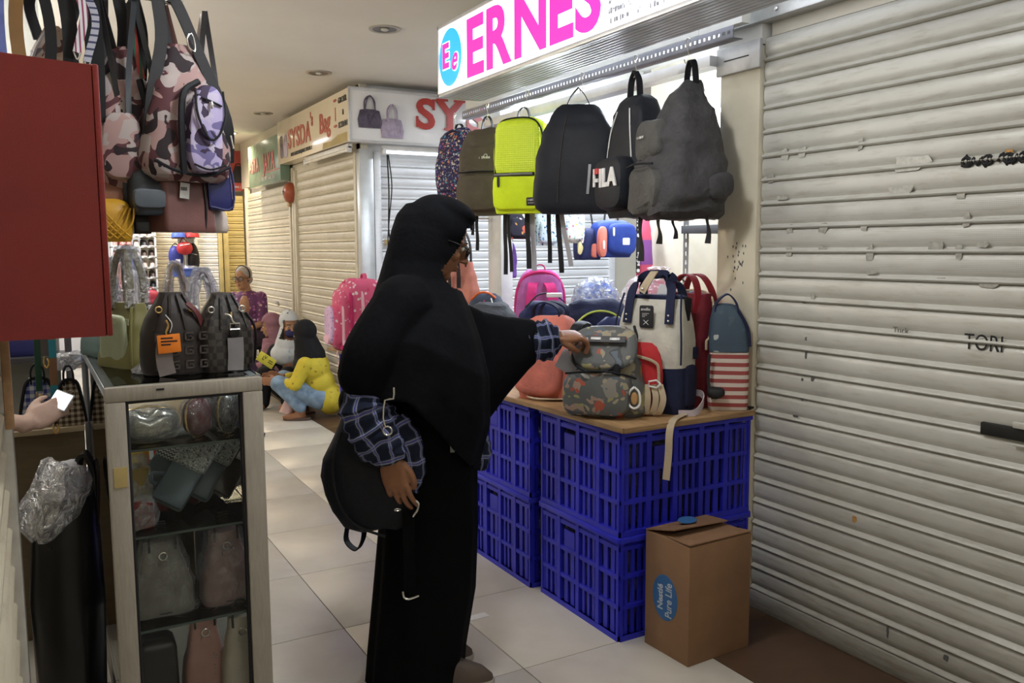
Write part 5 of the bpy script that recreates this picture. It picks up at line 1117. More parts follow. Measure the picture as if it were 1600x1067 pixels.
# plaid sleeves (tubes with metric UVs)
def sleeve(nm, P, r, seed, amp=.012):
    g = G(); Pc = catmull(P, 8); R = []
    n = 40
    for i, p in enumerate(Pc):
        d = (Pc[min(i+1, len(Pc)-1)]-Pc[max(i-1, 0)]).normalized(); u = d.cross(Vector((0, 1, .1))).normalized(); v_ = d.cross(u); q = i/(len(Pc)-1)*(len(r)-1); k = min(int(q), len(r)-2); ra = Vector(r[k]).lerp(Vector(r[k+1]), q-k)
        R.append([p+(u*cos(2*pi*j/n)*ra[0]+v_*sin(2*pi*j/n)*ra[1])*(1+.06*sin(i*1.7+seed)) for j in range(n)])
    g.loft(R, (False, False)); g.wob(amp, 13, seed).wob(amp*.5, 31, seed+2); return g.build(nm, PLAID, wm)
sleeve('plaid_sleeve', [(-.145, -.212, 1.0), (-.150, -.222, .945), (-.125, -.226, .88), (-.092, -.228, .815), (-.082, -.226, .785)], [(.055, .050), (.078, .074), (.078, .072), (.060, .05), (.042, .038)], 1)
sleeve('plaid_cuff', [(-.075, -.19, .90), (-.035, -.20, .83), (-.020, -.205, .75), (-.028, -.205, .685)], [(.055, .05), (.052, .034), (.046, .022), (.030, .010)], 4, .010)
sleeve('plaid_sleeve', [(.30, .292, 1.088), (.36, .30, 1.088), (.42, .315, 1.092), (.458, .325, 1.100)], [(.050, .046), (.074, .066), (.068, .058), (.038, .036)], 6)
sleeve('plaid_shirt_hem', [(.135, .04, .86), (.170, .04, .79), (.188, .04, .735), (.186, .04, .695)], [(.05, .06), (.042, .055), (.032, .045), (.018, .03)], 8, .010)
# shoes
for sy, x in ((-1, .105), (1, .03)):
    g = G().body([(.012, x, sy*.085, .118, .040, 2.6), (.035, x, sy*.085, .116, .040, 2.5), (.062, x-.012, sy*.085, .098, .036, 2.3), (.085, x-.04, sy*.085, .062, .031, 2.2)], 28); o = g.build('shoe', mt('taupe_shoe_fabric', (.075, .055, .042), .7, var=.2), wm)
    G().loft([ring(z, x, sy*.085, .122*k, .043*k, 2.6, 32) for z, k in ((0.001, .97), (.008, 1.0), (.020, 1.0), (.024, .97))]).build('sole', mt('shoe_sole_pale', (.34, .31, .27), .7), o)
# fittings on her clothes and bag
G().box(.098, .112, -.300, -.296, .800, .822, .001).xf(Matrix.Translation((0, .118, 0))).build('cloth_tag', mt('tag_grey_cloth', (.22, .22, .22), .7), wm)
sb = thing('shoulder_bag', 'slouchy black backpack hanging behind the woman\'s right arm', 'bag', (1.094, 2.518, 0), YW)
DKB = mcloth('ink_blue_nylon', (.0075, .0090, .0135), .65, fold=.6)
g = G().body([(z, (x0+x1)/2*K, -.125, (x1-x0)/2*K, hd*.8, 2.6) for z, x0, x1, hd in ((.545, -.195, -.06, .05), (.565, -.235, -.02, .085), (.61, -.265, .0, .10), (.66, -.285, .0, .112), (.72, -.298, -.02, .115), (.77, -.290, -.04, .11), (.83, -.260, -.05, .098), (.90, -.232, -.07, .08), (.96, -.20, -.09, .05))], 40).wob(.010, 11, 5).wob(.004, 30, 6); g.build('body', DKB, sb)
G().tube([q2(-.222, .89, -.190), q2(-.245, .80, -.207), q2(-.235, .70, -.217), q2(-.19, .62, -.210), q2(-.1, .575, -.195)], .0045, 6).build('seam_piping', BLACK, sb)
G().strap([q2(-.235, .575, -.06), q2(-.238, .525, -.075), q2(-.205, .500, -.09), q2(-.185, .53, -.09), q2(-.182, .57, -.06)], .026, .004, (.3, 1, 0)).build('strap_loop', BLACK, sb)
G().strap([q2(-.03, .66, -.205), q2(-.028, .60, -.215), q2(-.026, .50, -.228), q2(-.027, .42, -.232)], .036, .004, (1, 0, 0)).build('hanging_strap', CLOTH_B2, sb)
G().tube([q2(-.045, .425, -.240), q2(-.042, .408, -.242), q2(-.028, .402, -.242), q2(.002, .412, -.240)], .0032, 6, 2).build('strap_buckle', METAL, sb)
G().tube([q2(-.010, .652, -.245), q2(-.006, .66, -.25), q2(.002, .672, -.25), q2(.006, .690, -.25), q2(-.002, .70, -.25)], .0034, 6).build('zip_pull', METAL, sb)
G().tube([q2(-.05, 1.04, -.312), q2(-.052, 1.008, -.312), q2(-.075, 1.004, -.312), q2(-.080, .955, -.318), q2(-.074, .93, -.318)], .0030, 6, 2).build('hook_clip', METAL, sb); G().torus(q2(-.070, .918, -.312), .013, .0026, 14).build('ring_clip', METAL, sb)
# ---------------------------------------------------------------- people waiting along the far shutters
def figure(label, loc, rz, J, skin, parts, hm, s=1.0, glass=False, mask=None, hv=.010, fingers=True):
    t = thing('person', label, 'person', loc, rz); g = G(); head_geo(g, hm, s)
    ch, pe = Vector(J['chest']), Vector(J['pelvis']); hc = hm.translation
    g.tube([hc+(hm.to_3x3() @ Vector((-.02, 0, -.08)))*s, ch+Vector((0, 0, .12*s))], [.05*s, .06*s], 12, 2); g.ell(ch, (.10*s, .15*s, .15*s)); g.ell((ch+pe)/2, (.10*s, .13*s, .16*s)); g.ell(pe, (.12*s, .15*s, .11*s))
    for k in 'LR':
        S_, E_, W_ = (Vector(J[a+k]) for a in ('sh', 'el', 'wr')); H_, N_, A_ = (Vector(J[a+k]) for a in ('hip', 'kn', 'an'))
        g.limb([S_, E_], [.048*s, .038*s]); g.limb([E_, W_], [.038*s, .025*s]); g.limb([H_, N_], [.078*s, .055*s]); g.limb([N_, A_], [.052*s, .034*s])
        f = Vector(J.get('foot', (1, 0, 0))).normalized(); F = Matrix.Translation(A_+f*.06*s-Vector((0, 0, .03*s))) @ f.to_track_quat('X', 'Z').to_matrix().to_4x4(); g.ell((0, 0, 0), (.10*s, .036*s, .030*s), M=F.to_3x3() and F)
        hand_geo(g, ortho(W_, J.get('hd'+k, (W_-E_)), J.get('hb'+k, (0, 0, 1)), k == 'L'), (.25, .28, .32, .36), .05, None, .95*s)
    fused('body', g, skin, t, hv*.7, 2); face_bits(t, hm, s, mask is None)
    if glass: glasses(t, hm, s, .026)
    for nm, m, segs, cut in parts:
        q = G()
        for sg_ in segs:
            if sg_[0] == 'l': q.limb(*sg_[1:])
            elif sg_[0] == 'e': q.ell(*sg_[1:])
            elif sg_[0] == 'h':
                i0 = len(q.v); q.ell((-.012, 0, .034), (.110, .090, .104)); q.ell((.014, 0, -.045), (.082, .080, .10)); q.xf(hm @ Matrix.Scale(s, 4), i0)
        hi = hm.inverted()
        fused(nm, q, m, t, hv, 3, (lambda p: (hi @ p).x/s > .052 and -.115 < (hi @ p).z/s < .058) if cut else None)
    if mask:
        q = G(); q.ell((.058, 0, -.060), (.052, .058, .050)); q.xf(hm @ Matrix.Scale(s, 4)); q.build('face_mask', mask, t)
    return t
YEL = mprint('yellow_leaf_blouse', (.62, .50, .045), [(.30, .22, .03), (.50, .40, .06), (.62, .50, .05)], 22, .25); JEAN = mcloth('pale_blue_denim', (.20, .29, .40), .8, weave=500, var=.35); PKW = mcloth('pale_pink_cloth', (.55, .38, .36), .8); HJB = mcloth('black_scarf_cloth', (.010, .010, .012), .85)
# 1 squatting woman in yellow (local x = image right, y = away)
hm = Matrix.Translation((-.01, .02, .70)) @ Matrix.Rotation(rad(150), 4, 'Z') @ Matrix.Rotation(rad(6), 4, 'Y')
J = dict(chest=(.06, .04, .42), pelvis=(.14, .05, .17), shL=(.02, -.12, .47), elL=(-.05, -.17, .31), wrL=(-.22, -.10, .32), shR=(.08, .18, .47), elR=(-.10, .20, .32), wrR=(-.23, .06, .34), hipL=(.12, -.05, .17), knL=(-.20, -.12, .31), anL=(-.02, -.11, .06), hipR=(.12, .13, .17), knR=(-.24, .18, .31), anR=(-.06, .17, .06), foot=(-1, -.15, 0), hdL=(-1, .1, .05), hdR=(-1, -.05, .08), hbL=(0, -1, .3), hbR=(0, 1, .3))
V_ = Vector
p1 = figure('squatting woman in black headscarf, yellow blouse and jeans by the table end', (1.99, 7.05, 0), YW, J, SKIN, [
  ('blouse', YEL, [('l', [J['shL'], J['elL']], [.065, .055]), ('l', [J['elL'], (-.17, -.115, .32)], [.055, .036]), ('l', [J['shR'], J['elR']], [.065, .055]), ('l', [J['elR'], (-.18, .09, .335)], [.055, .036]), ('e', J['chest'], (.13, .18, .15)), ('e', (.10, .05, .28), (.13, .17, .15)), ('e', (.19, .05, .15), (.11, .18, .13))], False),
  ('jeans', JEAN, [('l', [J['hipL'], J['knL']], [.095, .072]), ('l', [J['knL'], (-.03, -.11, .10)], [.068, .048]), ('l', [J['hipR'], J['knR']], [.095, .072]), ('l', [J['knR'], (-.07, .17, .10)], [.068, .048])], False),
  ('headscarf', HJB, [('h',), ('l', [(.0, .02, .66), (.03, .03, .52)], [.10, .135]), ('e', (.0, .02, .46), (.11, .15, .09))], True)], hm)
G().body([(.06, -.16, -.02, .06, .09, 2.5), (.16, -.14, -.02, .05, .08, 2.5), (.26, -.10, -.01, .03, .05, 2.5)], 20).wob(.02, 16, 2).build('hanging_scarf_end', PKW, p1)
for sy in (-.11, .17): G().body([(.005, -.06+(-.03 if sy > 0 else 0), sy, .12, .045, 2.5), (.022, -.06+(-.03 if sy > 0 else 0), sy, .115, .042, 2.5)], 20).build('sandal', mt('brown_sandal', (.10, .06, .045), .7), p1)
# 2 woman in white printed scarf with mask
hm = Matrix.Translation((-.02, .0, .73)) @ Matrix.Rotation(rad(-60), 4, 'Z') @ Matrix.Rotation(rad(8), 4, 'Y')
J = dict(chest=(-.02, .03, .42), pelvis=(.0, .08, .13), shL=(.10, .03, .49), elL=(.12, -.10, .32), wrL=(-.05, -.22, .30), shR=(-.16, .0, .49), elR=(-.22, -.10, .32), wrR=(-.12, -.24, .31), hipL=(.06, .04, .13), knL=(.02, -.26, .30), anL=(.02, -.30, .06), hipR=(-.1, .02, .13), knR=(-.20, -.24, .30), anR=(-.2, -.30, .06), foot=(-.2, -1, 0))
figure('seated woman in white printed headscarf with dark blue face mask', (2.08, 7.80, 0), YW, J, SKIN2, [
  ('dark_coat', HJB, [('l', [J['shL'], J['elL']], [.065, .055]), ('l', [J['elL'], (-.01, -.19, .305)], [.055, .04]), ('l', [J['shR'], J['elR']], [.065, .055]), ('l', [J['elR'], (-.14, -.20, .312)], [.055, .04]), ('e', J['chest'], (.16, .12, .16)), ('e', (-.01, .06, .2), (.17, .14, .17)), ('l', [J['hipL'], J['knL']], [.10, .08]), ('l', [J['knL'], J['anL']], [.08, .06]), ('l', [J['hipR'], J['knR']], [.10, .08]), ('l', [J['knR'], J['anR']], [.08, .06])], False),
  ('headscarf', mprint('white_leaf_scarf', (.55, .58, .62), [(.12, .14, .16), (.35, .42, .5), (.5, .54, .6)], 16, .26), [('h',), ('l', [(-.02, .0, .66), (-.03, .0, .54)], [.10, .13]), ('e', (-.05, -.03, .46), (.15, .12, .11))], True)], hm, 1.0, False, mcloth('navy_mask_cloth', (.035, .035, .12), .8))
# 3 child in mauve
hm = Matrix.Translation((-.03, -.01, .69)) @ Matrix.Rotation(rad(195), 4, 'Z') @ Matrix.Rotation(rad(10), 4, 'Y')
J = dict(chest=(.0, .0, .42), pelvis=(.04, .02, .14), shL=(-.02, -.13, .48), elL=(-.06, -.15, .32), wrL=(-.20, -.08, .30), shR=(-.02, .13, .48), elR=(-.08, .15, .32), wrR=(-.22, .06, .30), hipL=(.02, -.07, .14), knL=(-.26, -.10, .30), anL=(-.28, -.10, .06), hipR=(.02, .09, .14), knR=(-.26, .10, .30), anR=(-.28, .10, .06), foot=(-1, 0, 0))
MAU = mcloth('mauve_scarf_cloth', (.26, .13, .17), .85); PDK = mcloth('dark_plum_cloth', (.05, .03, .06), .85)
figure('child in mauve headscarf seated by the far shutters, face turned aside', (2.045, 8.28, 0), YW, J, SKIN2, [
  ('blouse', MAU, [('l', [J['shL'], J['elL']], [.06, .05]), ('l', [J['elL'], (-.15, -.10, .305)], [.05, .036]), ('l', [J['shR'], J['elR']], [.06, .05]), ('l', [J['elR'], (-.17, .08, .305)], [.05, .036]), ('e', J['chest'], (.12, .16, .15)), ('e', (.03, .01, .24), (.13, .16, .15))], False),
  ('skirt', PDK, [('l', [J['hipL'], J['knL']], [.10, .08]), ('l', [J['knL'], J['anL']], [.08, .06]), ('l', [J['hipR'], J['knR']], [.10, .08]), ('l', [J['knR'], J['anR']], [.08, .06])], False),
  ('headscarf', MAU, [('h',), ('l', [(-.01, .0, .62), (.0, .0, .50)], [.10, .13]), ('e', (-.01, .0, .46), (.12, .16, .09))], True)], hm, .92)
# 4 old woman on a stool
hm = Matrix.Translation((-.0, -.01, 1.125)) @ Matrix.Rotation(rad(-105), 4, 'Z') @ Matrix.Rotation(rad(4), 4, 'Y')
J = dict(chest=(.03, .02, .83), pelvis=(.05, .05, .50), shL=(.17, .02, .915), elL=(.21, -.05, .66), wrL=(.08, -.2, .58), shR=(-.11, .02, .915), elR=(-.18, -.04, .64), wrR=(-.08, -.2, .58), hipL=(.12, .0, .50), knL=(.12, -.36, .48), anL=(.12, -.38, .07), hipR=(-.04, .0, .50), knR=(-.06, -.36, .48), anR=(-.06, -.38, .07), foot=(0, -1, 0))
p4 = figure('old grey-haired woman with glasses and headband in purple floral blouse', (1.96, 9.20, 0), YW, J, SKIN2, [
  ('blouse', mprint('purple_floral_blouse', (.13, .045, .13), [(.5, .35, .45), (.35, .12, .3), (.45, .25, .15)], 24, .32), [('l', [J['shL'], J['elL']], [.068, .055]), ('l', [J['shR'], J['elR']], [.068, .055]), ('e', J['chest'], (.18, .13, .17)), ('e', (.04, .04, .62), (.17, .14, .17))], False),
  ('skirt', PDK, [('l', [J['hipL'], J['knL']], [.11, .085]), ('l', [J['knL'], (.12, -.38, .16)], [.085, .07]), ('l', [J['hipR'], J['knR']], [.11, .085]), ('l', [J['knR'], (-.06, -.38, .16)], [.085, .07]), ('e', J['pelvis'], (.17, .15, .10))], False)], hm, 1.0, True)
g = G(); g.ell((-.022, 0, .042), (.096, .082, .088)); g.ell((-.05, 0, -.02), (.062, .078, .06)); fused('hair', g.xf(hm), mt('grey_hair', (.36, .33, .30), .7, var=.25, vs=60), p4, .008, 2)
g = G(); g.torus((.0, 0, .035), .092, .006, 28, 'x', .93, 1.0); g.xf(hm).build('headband', BLACK, p4)
stl = thing('stool', 'low stool under the old woman', 'stool', (2.01, 9.22, 0), YW); G().cyl((0, 0, .37), .16, .03, 20).build('seat', M_DARK, stl)
for a in range(4): G().tube([(.1*cos(a*pi/2), .1*sin(a*pi/2), .37), (.14*cos(a*pi/2), .14*sin(a*pi/2), 0)], .012, 6, 0).build('leg', M_DARK, stl)
# 5 shopkeeper with a phone inside the left stall
hm = Matrix.Translation((.06, 0, 1.42)) @ Matrix.Rotation(rad(22), 4, 'Y')
J = dict(chest=(0, 0, 1.12), pelvis=(0, 0, .84), shL=(.0, .16, 1.22), elL=(.03, .18, .96), wrL=(.08, .16, .74), shR=(0, -.16, 1.22), elR=(.10, -.18, .95), wrR=(.335, -.10, .895), hipL=(0, .08, .84), knL=(.02, .09, .46), anL=(0, .09, .07), hipR=(0, -.08, .84), knR=(.02, -.09, .46), anR=(0, -.09, .07), hdR=(.75, .25, .32), hbR=(.2, -1, .5), hdL=(.1, 0, -1), hbL=(0, 1, .1))
figure('shopkeeper in the left stall, only a hand holding a lit phone in view', (-.365, 3.05, 0), 0.0, J, mskin('skin_fair', (.50, .34, .27)), [
  ('shirt', mcloth('grey_shirt_cloth', (.12, .12, .14), .8), [('l', [J['shL'], J['elL']], [.065, .055]), ('l', [J['shR'], J['elR']], [.065, .055]), ('e', J['chest'], (.12, .18, .18)), ('e', (0, 0, .95), (.12, .16, .18))], False),
  ('trousers', HJB, [('l', [J['hipL'], J['knL']], [.095, .075]), ('l', [J['knL'], (0, .09, .12)], [.075, .06]), ('l', [J['hipR'], J['knR']], [.095, .075]), ('l', [J['knR'], (0, -.09, .12)], [.075, .06]), ('e', J['pelvis'], (.13, .16, .11))], False),
  ('hair', mt('black_hair', (.012, .01, .01), .5), [('e', (.045, 0, 1.465), (.098, .085, .085)), ('e', (.0, 0, 1.42), (.06, .08, .08))], False)], hm, 1.0)
ph = thing('phone', 'lit smartphone held in the hand in the left stall', 'phone', (.05, 2.995, .958), rad(-32), None, rad(-35), rad(20)); G().box(-.012, .048, -.004, .004, -.03, .03, .003).build('phone_body', M_WPOST, ph); G().box(-.009, .045, -.0052, -.0035, -.026, .026, .001).build('screen', memit('phone_screen', (.85, .92, 1), 2.2), ph)
# ================================================================ left stall: red box, hung bags, showcase
M_REDB = mt('red_painted_plywood', (.235, .018, .016), .38, var=.10, vs=5, bump=.25, bs=420, spec=.45)
rb = thing('wall_cabinet', 'red painted wooden cabinet hung on the left post', 'cabinet', (.040, 1.92, 1.245), 0, None, 0, 0)
RW, RH, RD = .205, .545, .275
g = G(); g.box(-RW/2, RW/2, .012, RD, 0, RH, .004); g.build('carcass', M_REDB, rb)
g = G(); g.prism([(-RW/2, .0), (RW/2-.012, .0), (RW/2-.012, RH-.004), (-RW/2, RH+.006)], 0, .012); g.build('front_board', M_REDB, rb); G().box(RW/2-.0105, RW/2+.001, -.002, .02, 0, RH-.002, .003).build('edge_batten', M_REDB, rb)
# hanging gear above
rk = thing('hanging_rack', 'chrome display rack bar over the camouflage bags', 'rack', (.30, 2.86, 2.20)); M_CHR = mt('chrome', (.7, .7, .7), .12, 1.0)
G().tube([(-.32, 0, 0), (.16, 0, -.028)], .009, 10, 0).build('bar', M_CHR, rk)
for x in (.10, .15): G().tube([(x, 0, -.02), (x, 0, .55)], .004, 8, 0).build('upright', M_CHR, rk)
G().tube([(-.30, 0, 0), (-.30, 0, .56)], .007, 8, 0).build('upright', M_CHR, rk)
CAMO = mcamo('pink_camouflage_print', [(.34, .22, .21), (.085, .030, .036), (.36, .31, .30), (.022, .014, .018)], 13.0); CAMO_LIT = mcamo('purple_lit_camouflage', [(.42, .37, .58), (.16, .14, .30), (.46, .42, .55), (.05, .035, .07)], 15.0); CAMT = mcamo('tan_camouflage_print', [(.42, .30, .22), (.10, .04, .03), (.40, .33, .28), (.12, .11, .12)], 14.0)  # violet version: purple light on the flap pocket put into the camouflage colours
PC = [(0, .72, .75, 0), (.05, .93, .95, 0), (.16, 1.02, 1.0, 0), (.4, .94, .95, 0), (.65, .74, .8, .02), (.85, .50, .55, .05), (.96, .32, .36, .06), (1, .22, .25, .06)]
def longstraps(b, spec, m=WEB, w=.035):
    for P in spec: G().strap(P, w, .006, [(1, .2, 0), (1, -.2, 0)]).build('strap', m, b)
b = pack('pink camouflage backpack with violet flap pocket, hung over the showcase', (.440, 2.84, 1.625), R_(12), .265, .18, .42, CAMO, PC, 3.2, seed=31, straps=False, amp=.010)
pocket(b, 'front_pocket', .025, .135, .115, .22, -.082, .045, CAMO_LIT, 3.2, .8); pocket(b, 'pocket_flap', .035, .205, .085, .165, -.120, .016, CAMO_LIT, 2.4, 1.1)
zline(b, [(-.04, -.10, .02), (-.045, -.11, .16), (-.03, -.10, .26), (.02, -.09, .30)], BLACK, .010, 'black_gusset'); zline(b, [(-.01, -.138, .27), (-.008, -.142, .20), (.012, -.142, .145), (.034, -.142, .122), (.060, -.142, .145), (.078, -.140, .20), (.075, -.136, .27)], BLACK, .0035, 'binding'); zline(b, [(-.02, -.13, .05), (.025, -.136, .035), (.075, -.13, .05)], BLACK, .003, 'binding')
zline(b, [(.005, -.140, .245), (.035, -.143, .236), (.068, -.140, .225)], BLACK, .003); G().ell((.034, -.148, .225), (.005, .005, .012)).build('zip_pull', METAL, b)
zline(b, [(-.12, -.085, .06), (-.06, -.10, .03), (.03, -.10, .02), (.11, -.085, .05)], BLACK, .005, 'binding')
longstraps(b, [[(.135, -.02, .07), (.115, -.06, .20), (.05, -.04, .38), (.0, -.01, .53), (-.02, .0, .555)], [(-.11, -.01, .10), (-.10, -.03, .25), (-.06, -.02, .42), (-.06, 0, .565)], [(-.02, .02, .38), (-.04, .02, .48), (-.05, .02, .565)]]); 
G().tube([(.01, -.052, .405), (.005, -.054, .43), (.02, -.052, .448), (.03, -.05, .42), (.028, -.05, .395), (.01, -.052, .405)], .0022, 6, 2).build('strap_buckle', METAL, b); G().tube([(.120, -.075, .15), (.128, -.075, .11)], .003, 6, 0).build('strap_buckle', METAL, b)
G().tube([(.135, .02, .05), (.128, .0, .18), (.10, .02, .28)], .016, 8).build('purple_lit_side', CAMO_LIT, b)
b2 = pack('pink camouflage backpack half hidden by the red cabinet', (.285, 2.92, 1.60), R_(-5), .22, .17, .44, CAMO, PC, 3.2, seed=32, straps=False, amp=.012); pocket(b2, 'front_pocket', -.01, .13, .13, .20, -.078, .035, CAMO, 3.2, .85); zline(b2, [(.07, -.085, .03), (.068, -.09, .2), (.045, -.075, .33)], BLACK, .010, 'black_gusset'); longstraps(b2, [[(-.06, -.02, .36), (-.05, 0, .5), (-.045, 0, .60)], [(.05, -.02, .34), (.06, 0, .48), (.04, 0, .595)], [(.0, .03, .40), (.01, .03, .5), (.0, .03, .59)]])
G().strap([(.055, -.04, .34), (.042, -.04, .42), (.035, -.03, .50)], .016, .004, (1, 0, 0)).build('striped_strap', mstripe('red_green_strap', (.40, .03, .03), (.02, .10, .05), .016, 0, .5), b2)
b3 = pack('pink camouflage small pouch hanging low behind the two big ones', (.40, 2.98, 1.575), R_(0), .25, .15, .22, CAMO, PROF, 3, seed=33, straps=False, amp=.012, name='pouch', cat='bag'); longstraps(b3, [[(-.05, .0, .20), (-.06, .02, .4), (-.09, .0, .61)]])
b4 = pack('tan camouflage bag peeking above the red cabinet', (.105, 2.95, 1.86), R_(8), .16, .12, .225, CAMT, PC, 3, seed=34, straps=False, amp=.008); longstraps(b4, [[(.03, 0, .20), (.06, 0, .28), (.05, -.03, .345)], [(-.04, 0, .18), (-.06, 0, .28), (-.03, -.03, .345)]], WEB, .03); zline(b4, [(-.085, -.05, .05), (-.06, -.06, .14), (-.02, -.05, .21)], mt('white_binding', (.6, .6, .62), .5), .004, 'binding')
for i, (x, y, z0, L, w_, m, nm) in enumerate(((.02, 2.80, 1.86, .37, .035, mt('brown_leather_flat', (.20, .105, .035), .45), 'brown leather'), (-.03, 2.78, 1.84, .40, .035, mt('blue_foil', (.18, .22, .55), .15, .5), 'blue foil'), (-.075, 2.76, 1.82, .42, .06, mt('grey_plastic_sheet', (.45, .47, .50), .3), 'grey plastic'), (.20, 2.84, 1.80, .42, .05, mt('black_velour', (.01, .01, .011), .9), 'broad black'), (.13, 2.80, 1.84, .40, .04, MATS['black_velour'], 'plain black'), (.075, 2.81, 1.85, .38, .03, MATS['black_velour'], 'narrow black'), (.155, 2.78, 1.98, .24, .022, mstripe('plum_white_strap', (.20, .02, .07), (.5, .5, .52), .012, 0, .6), 'plum and white'), (.18, 2.80, 1.96, .26, .02, mstripe('navy_dotted_strap', (.02, .025, .07), (.30, .30, .35), .02, 2, .7), 'dotted navy'))):
    t = thing('hanging_strap', '%s strap hanging over the red cabinet' % nm, 'strap', (x, y, z0)); G().strap([(0, 0, 0), (.006*(i-2), .008, L*.5), (.003*(2-i), 2.86-y, L)], w_, .006, [(1, .2, 0), (1, -.3, 0)]).build('strap', m, t)
    G().tube([(-.008, 0, .0), (0, -.004, -.02), (.010, 0, .0)], .0025, 6).build('clip', GOLD if i == 0 else METAL, t)
# lower hung bags
def lowbag(label, x, y, z0, w, d, h, m, prof=PY, e=4, rz=0, seed=1, amp=.006, strapm=None, rx=0, ry=0):
    b = pack(label, (x, y, z0), R_(rz), w, d, h, m, prof, e, rx, ry, name='handbag', cat='handbag', seed=seed, straps=False, amp=amp)
    top = 2.17-z0
    G().strap([(-w*.4, .0, h*.9), (-w*.32, .02, (h+top)*.5), (0, .03+(2.86-y)*.5, top)], .016, .004, [(1, .2, 0), (.8, -.4, 0)]).build('strap', strapm or m, b); G().strap([(w*.4, .0, h*.9), (w*.32, .02, (h+top)*.5), (0, .03+(2.86-y)*.5, top)], .016, .004, [(1, .2, 0), (.8, -.4, 0)]).build('strap', strapm or m, b); return b
BRN = mt('warm_brown_leather', (.22, .085, .040), .42, bump=.1); MUS = mt('mustard_leather', (.50, .27, .02), .40); MBR = mt('mauve_brown_leather', (.155, .070, .062), .45, bump=.1); NVL = mt('navy_leather', (.020, .022, .105), .35); BGL = mt('pale_beige_leather', (.50, .43, .38), .5); DGL = mt('blue_black_leather', (.028, .034, .042), .35); BKL = mt('black_leather', (.012, .011, .012), .35, bump=.1)
lowbag('warm brown rounded handbag hanging beside the red cabinet', .235, 2.90, 1.515, .16, .11, .13, BRN, PROF, 3, 0, 41, strapm=BKL)
b = lowbag('mustard quilted handbag hanging under the brown one', .225, 2.84, 1.445, .115, .09, .13, MUS, PROF, 3, 0, 42, strapm=BKL)
for k in range(4):
    zline(b, [(-.05+.02*k, -.045, .01), (-.01+.02*k, -.052, .05), (.03+.01*k, -.046, .10)], MUS, .0028, 'quilt_seam'); zline(b, [(.05-.02*k, -.045, .01), (.01-.02*k, -.052, .05), (-.03-.01*k, -.046, .10)], MUS, .0028, 'quilt_seam')
b = lowbag('dark blue-black handbag hanging in the middle of the low row', .332, 2.83, 1.525, .115, .10, .145, DGL, PROF, 4, 10, 43); pocket(b, 'flap', -.01, .05, .10, .06, -.048, .012, mt('slate_leather', (.075, .09, .105), .35), 4)
lowbag('small black pouch hanging under the blue-black handbag', .314, 2.88, 1.47, .055, .045, .07, BKL, PY, 6, 0, 44)
b = lowbag('boxy mauve brown handbag with white tag, largest of the low row', .425, 2.86, 1.475, .175, .13, .16, MBR, [(0, .97, .97, 0), (.03, 1, 1, 0), (.5, 1, .97, 0), (.97, .96, .9, 0), (1, .93, .86, 0)], 9, 24, 45, .003); zline(b, [(.045, -.062, .005), (.048, -.066, .08), (.045, -.062, .16)], BKL, .004, 'piping')
o = G().box(-.016, .016, -.001, .001, -.024, .024, .001).build('price_tag', mt('tag_white', (.60, .60, .58), .6), b); o.location = (-.028, -.072, .125); o.rotation_euler = (0, rad(6), 0)
text('tag_lettering', '|||||||', .012, MATS['black_marker_ink'], b, (-.042, -.0735, .128))
b = lowbag('navy box handbag at the end of the low row', .535, 2.88, 1.545, .085, .11, .15, NVL, [(0, .97, .97, 0), (.03, 1, 1, 0), (.97, .95, .9, 0), (1, .9, .85, 0)], 8, 10, 46, .002, strapm=BKL); zline(b, [(-.036, -.054, .01), (-.034, -.053, .14), (.03, -.053, .14), (.036, -.054, .01), (-.036, -.054, .01)], NVL, .004, 'piping')
lowbag('pale beige handbag peeking under the navy one', .525, 2.95, 1.475, .115, .09, .085, BGL, PROF, 3, 20, 47, .006)
# ---------------------------------------------------------------- showcase
M_SC1 = mwood('showcase_frame_paint', (.33, .30, .245), (.42, .385, .32), (60, 60, 6), .5); M_SC2 = mt('showcase_side_alu', (.52, .56, .60), .35, .4); GLS = mglass('showcase_glass', (.95, .97, .96), 1.22, .02); M_GEDGE = mt('green_glass_edge', (.06, .085, .075), .15)
sc = thing('display_case', 'tall glass showcase with grey-beige frame full of handbags', 'showcase', (0, 0, 0))
X0, X1, Y0, Y1, ZT = .153, .562, 2.44, 3.60, 1.06
def stile(x0, x1, y0, y1, z0, z1, m, nm='frame_rail'): return G().box(x0, x1, y0, y1, z0, z1, .004).build(nm, m, sc)
stile(X0, X0+.050, Y0, Y0+.035, 0, ZT-.040, M_SC1, 'front_post'); stile(X1-.056, X1, Y0, Y0+.035, 0, ZT-.040, M_SC1, 'front_post'); stile(X0, X1, Y0, Y0+.035, ZT-.040, ZT, M_SC1, 'front_top_rail'); stile(X0+.05, X1-.056, Y0, Y0+.035, 0, .10, M_SC1, 'front_bottom_rail')
stile(X0, X0+.03, Y1-.03, Y1, 0, ZT, M_SC2, 'back_post'); stile(X1-.03, X1, Y1-.03, Y1, 0, ZT, M_SC2, 'back_post')
stile(X0, X0+.03, Y0+.035, Y1-.03, ZT-.03, ZT, M_SC2, 'side_top_rail'); stile(X1-.03, X1, Y0+.035, Y1-.03, ZT-.03, ZT, M_SC2, 'side_top_rail'); stile(X0, X1, Y1-.03, Y1, ZT-.03, ZT, M_SC2, 'back_top_rail'); stile(X0+.004, X1-.004, Y0+.02, Y1, .02, .10, M_SC1, 'base')
stile(X0+.05, X0+.058, Y0+.006, Y0+.03, .10, ZT-.040, M_INK, 'glass_gasket'); stile(X1-.064, X1-.056, Y0+.006, Y0+.03, .10, ZT-.040, M_INK, 'glass_gasket'); stile(X0+.05, X1-.056, Y0+.006, Y0+.03, ZT-.048, ZT-.040, M_INK, 'glass_gasket')
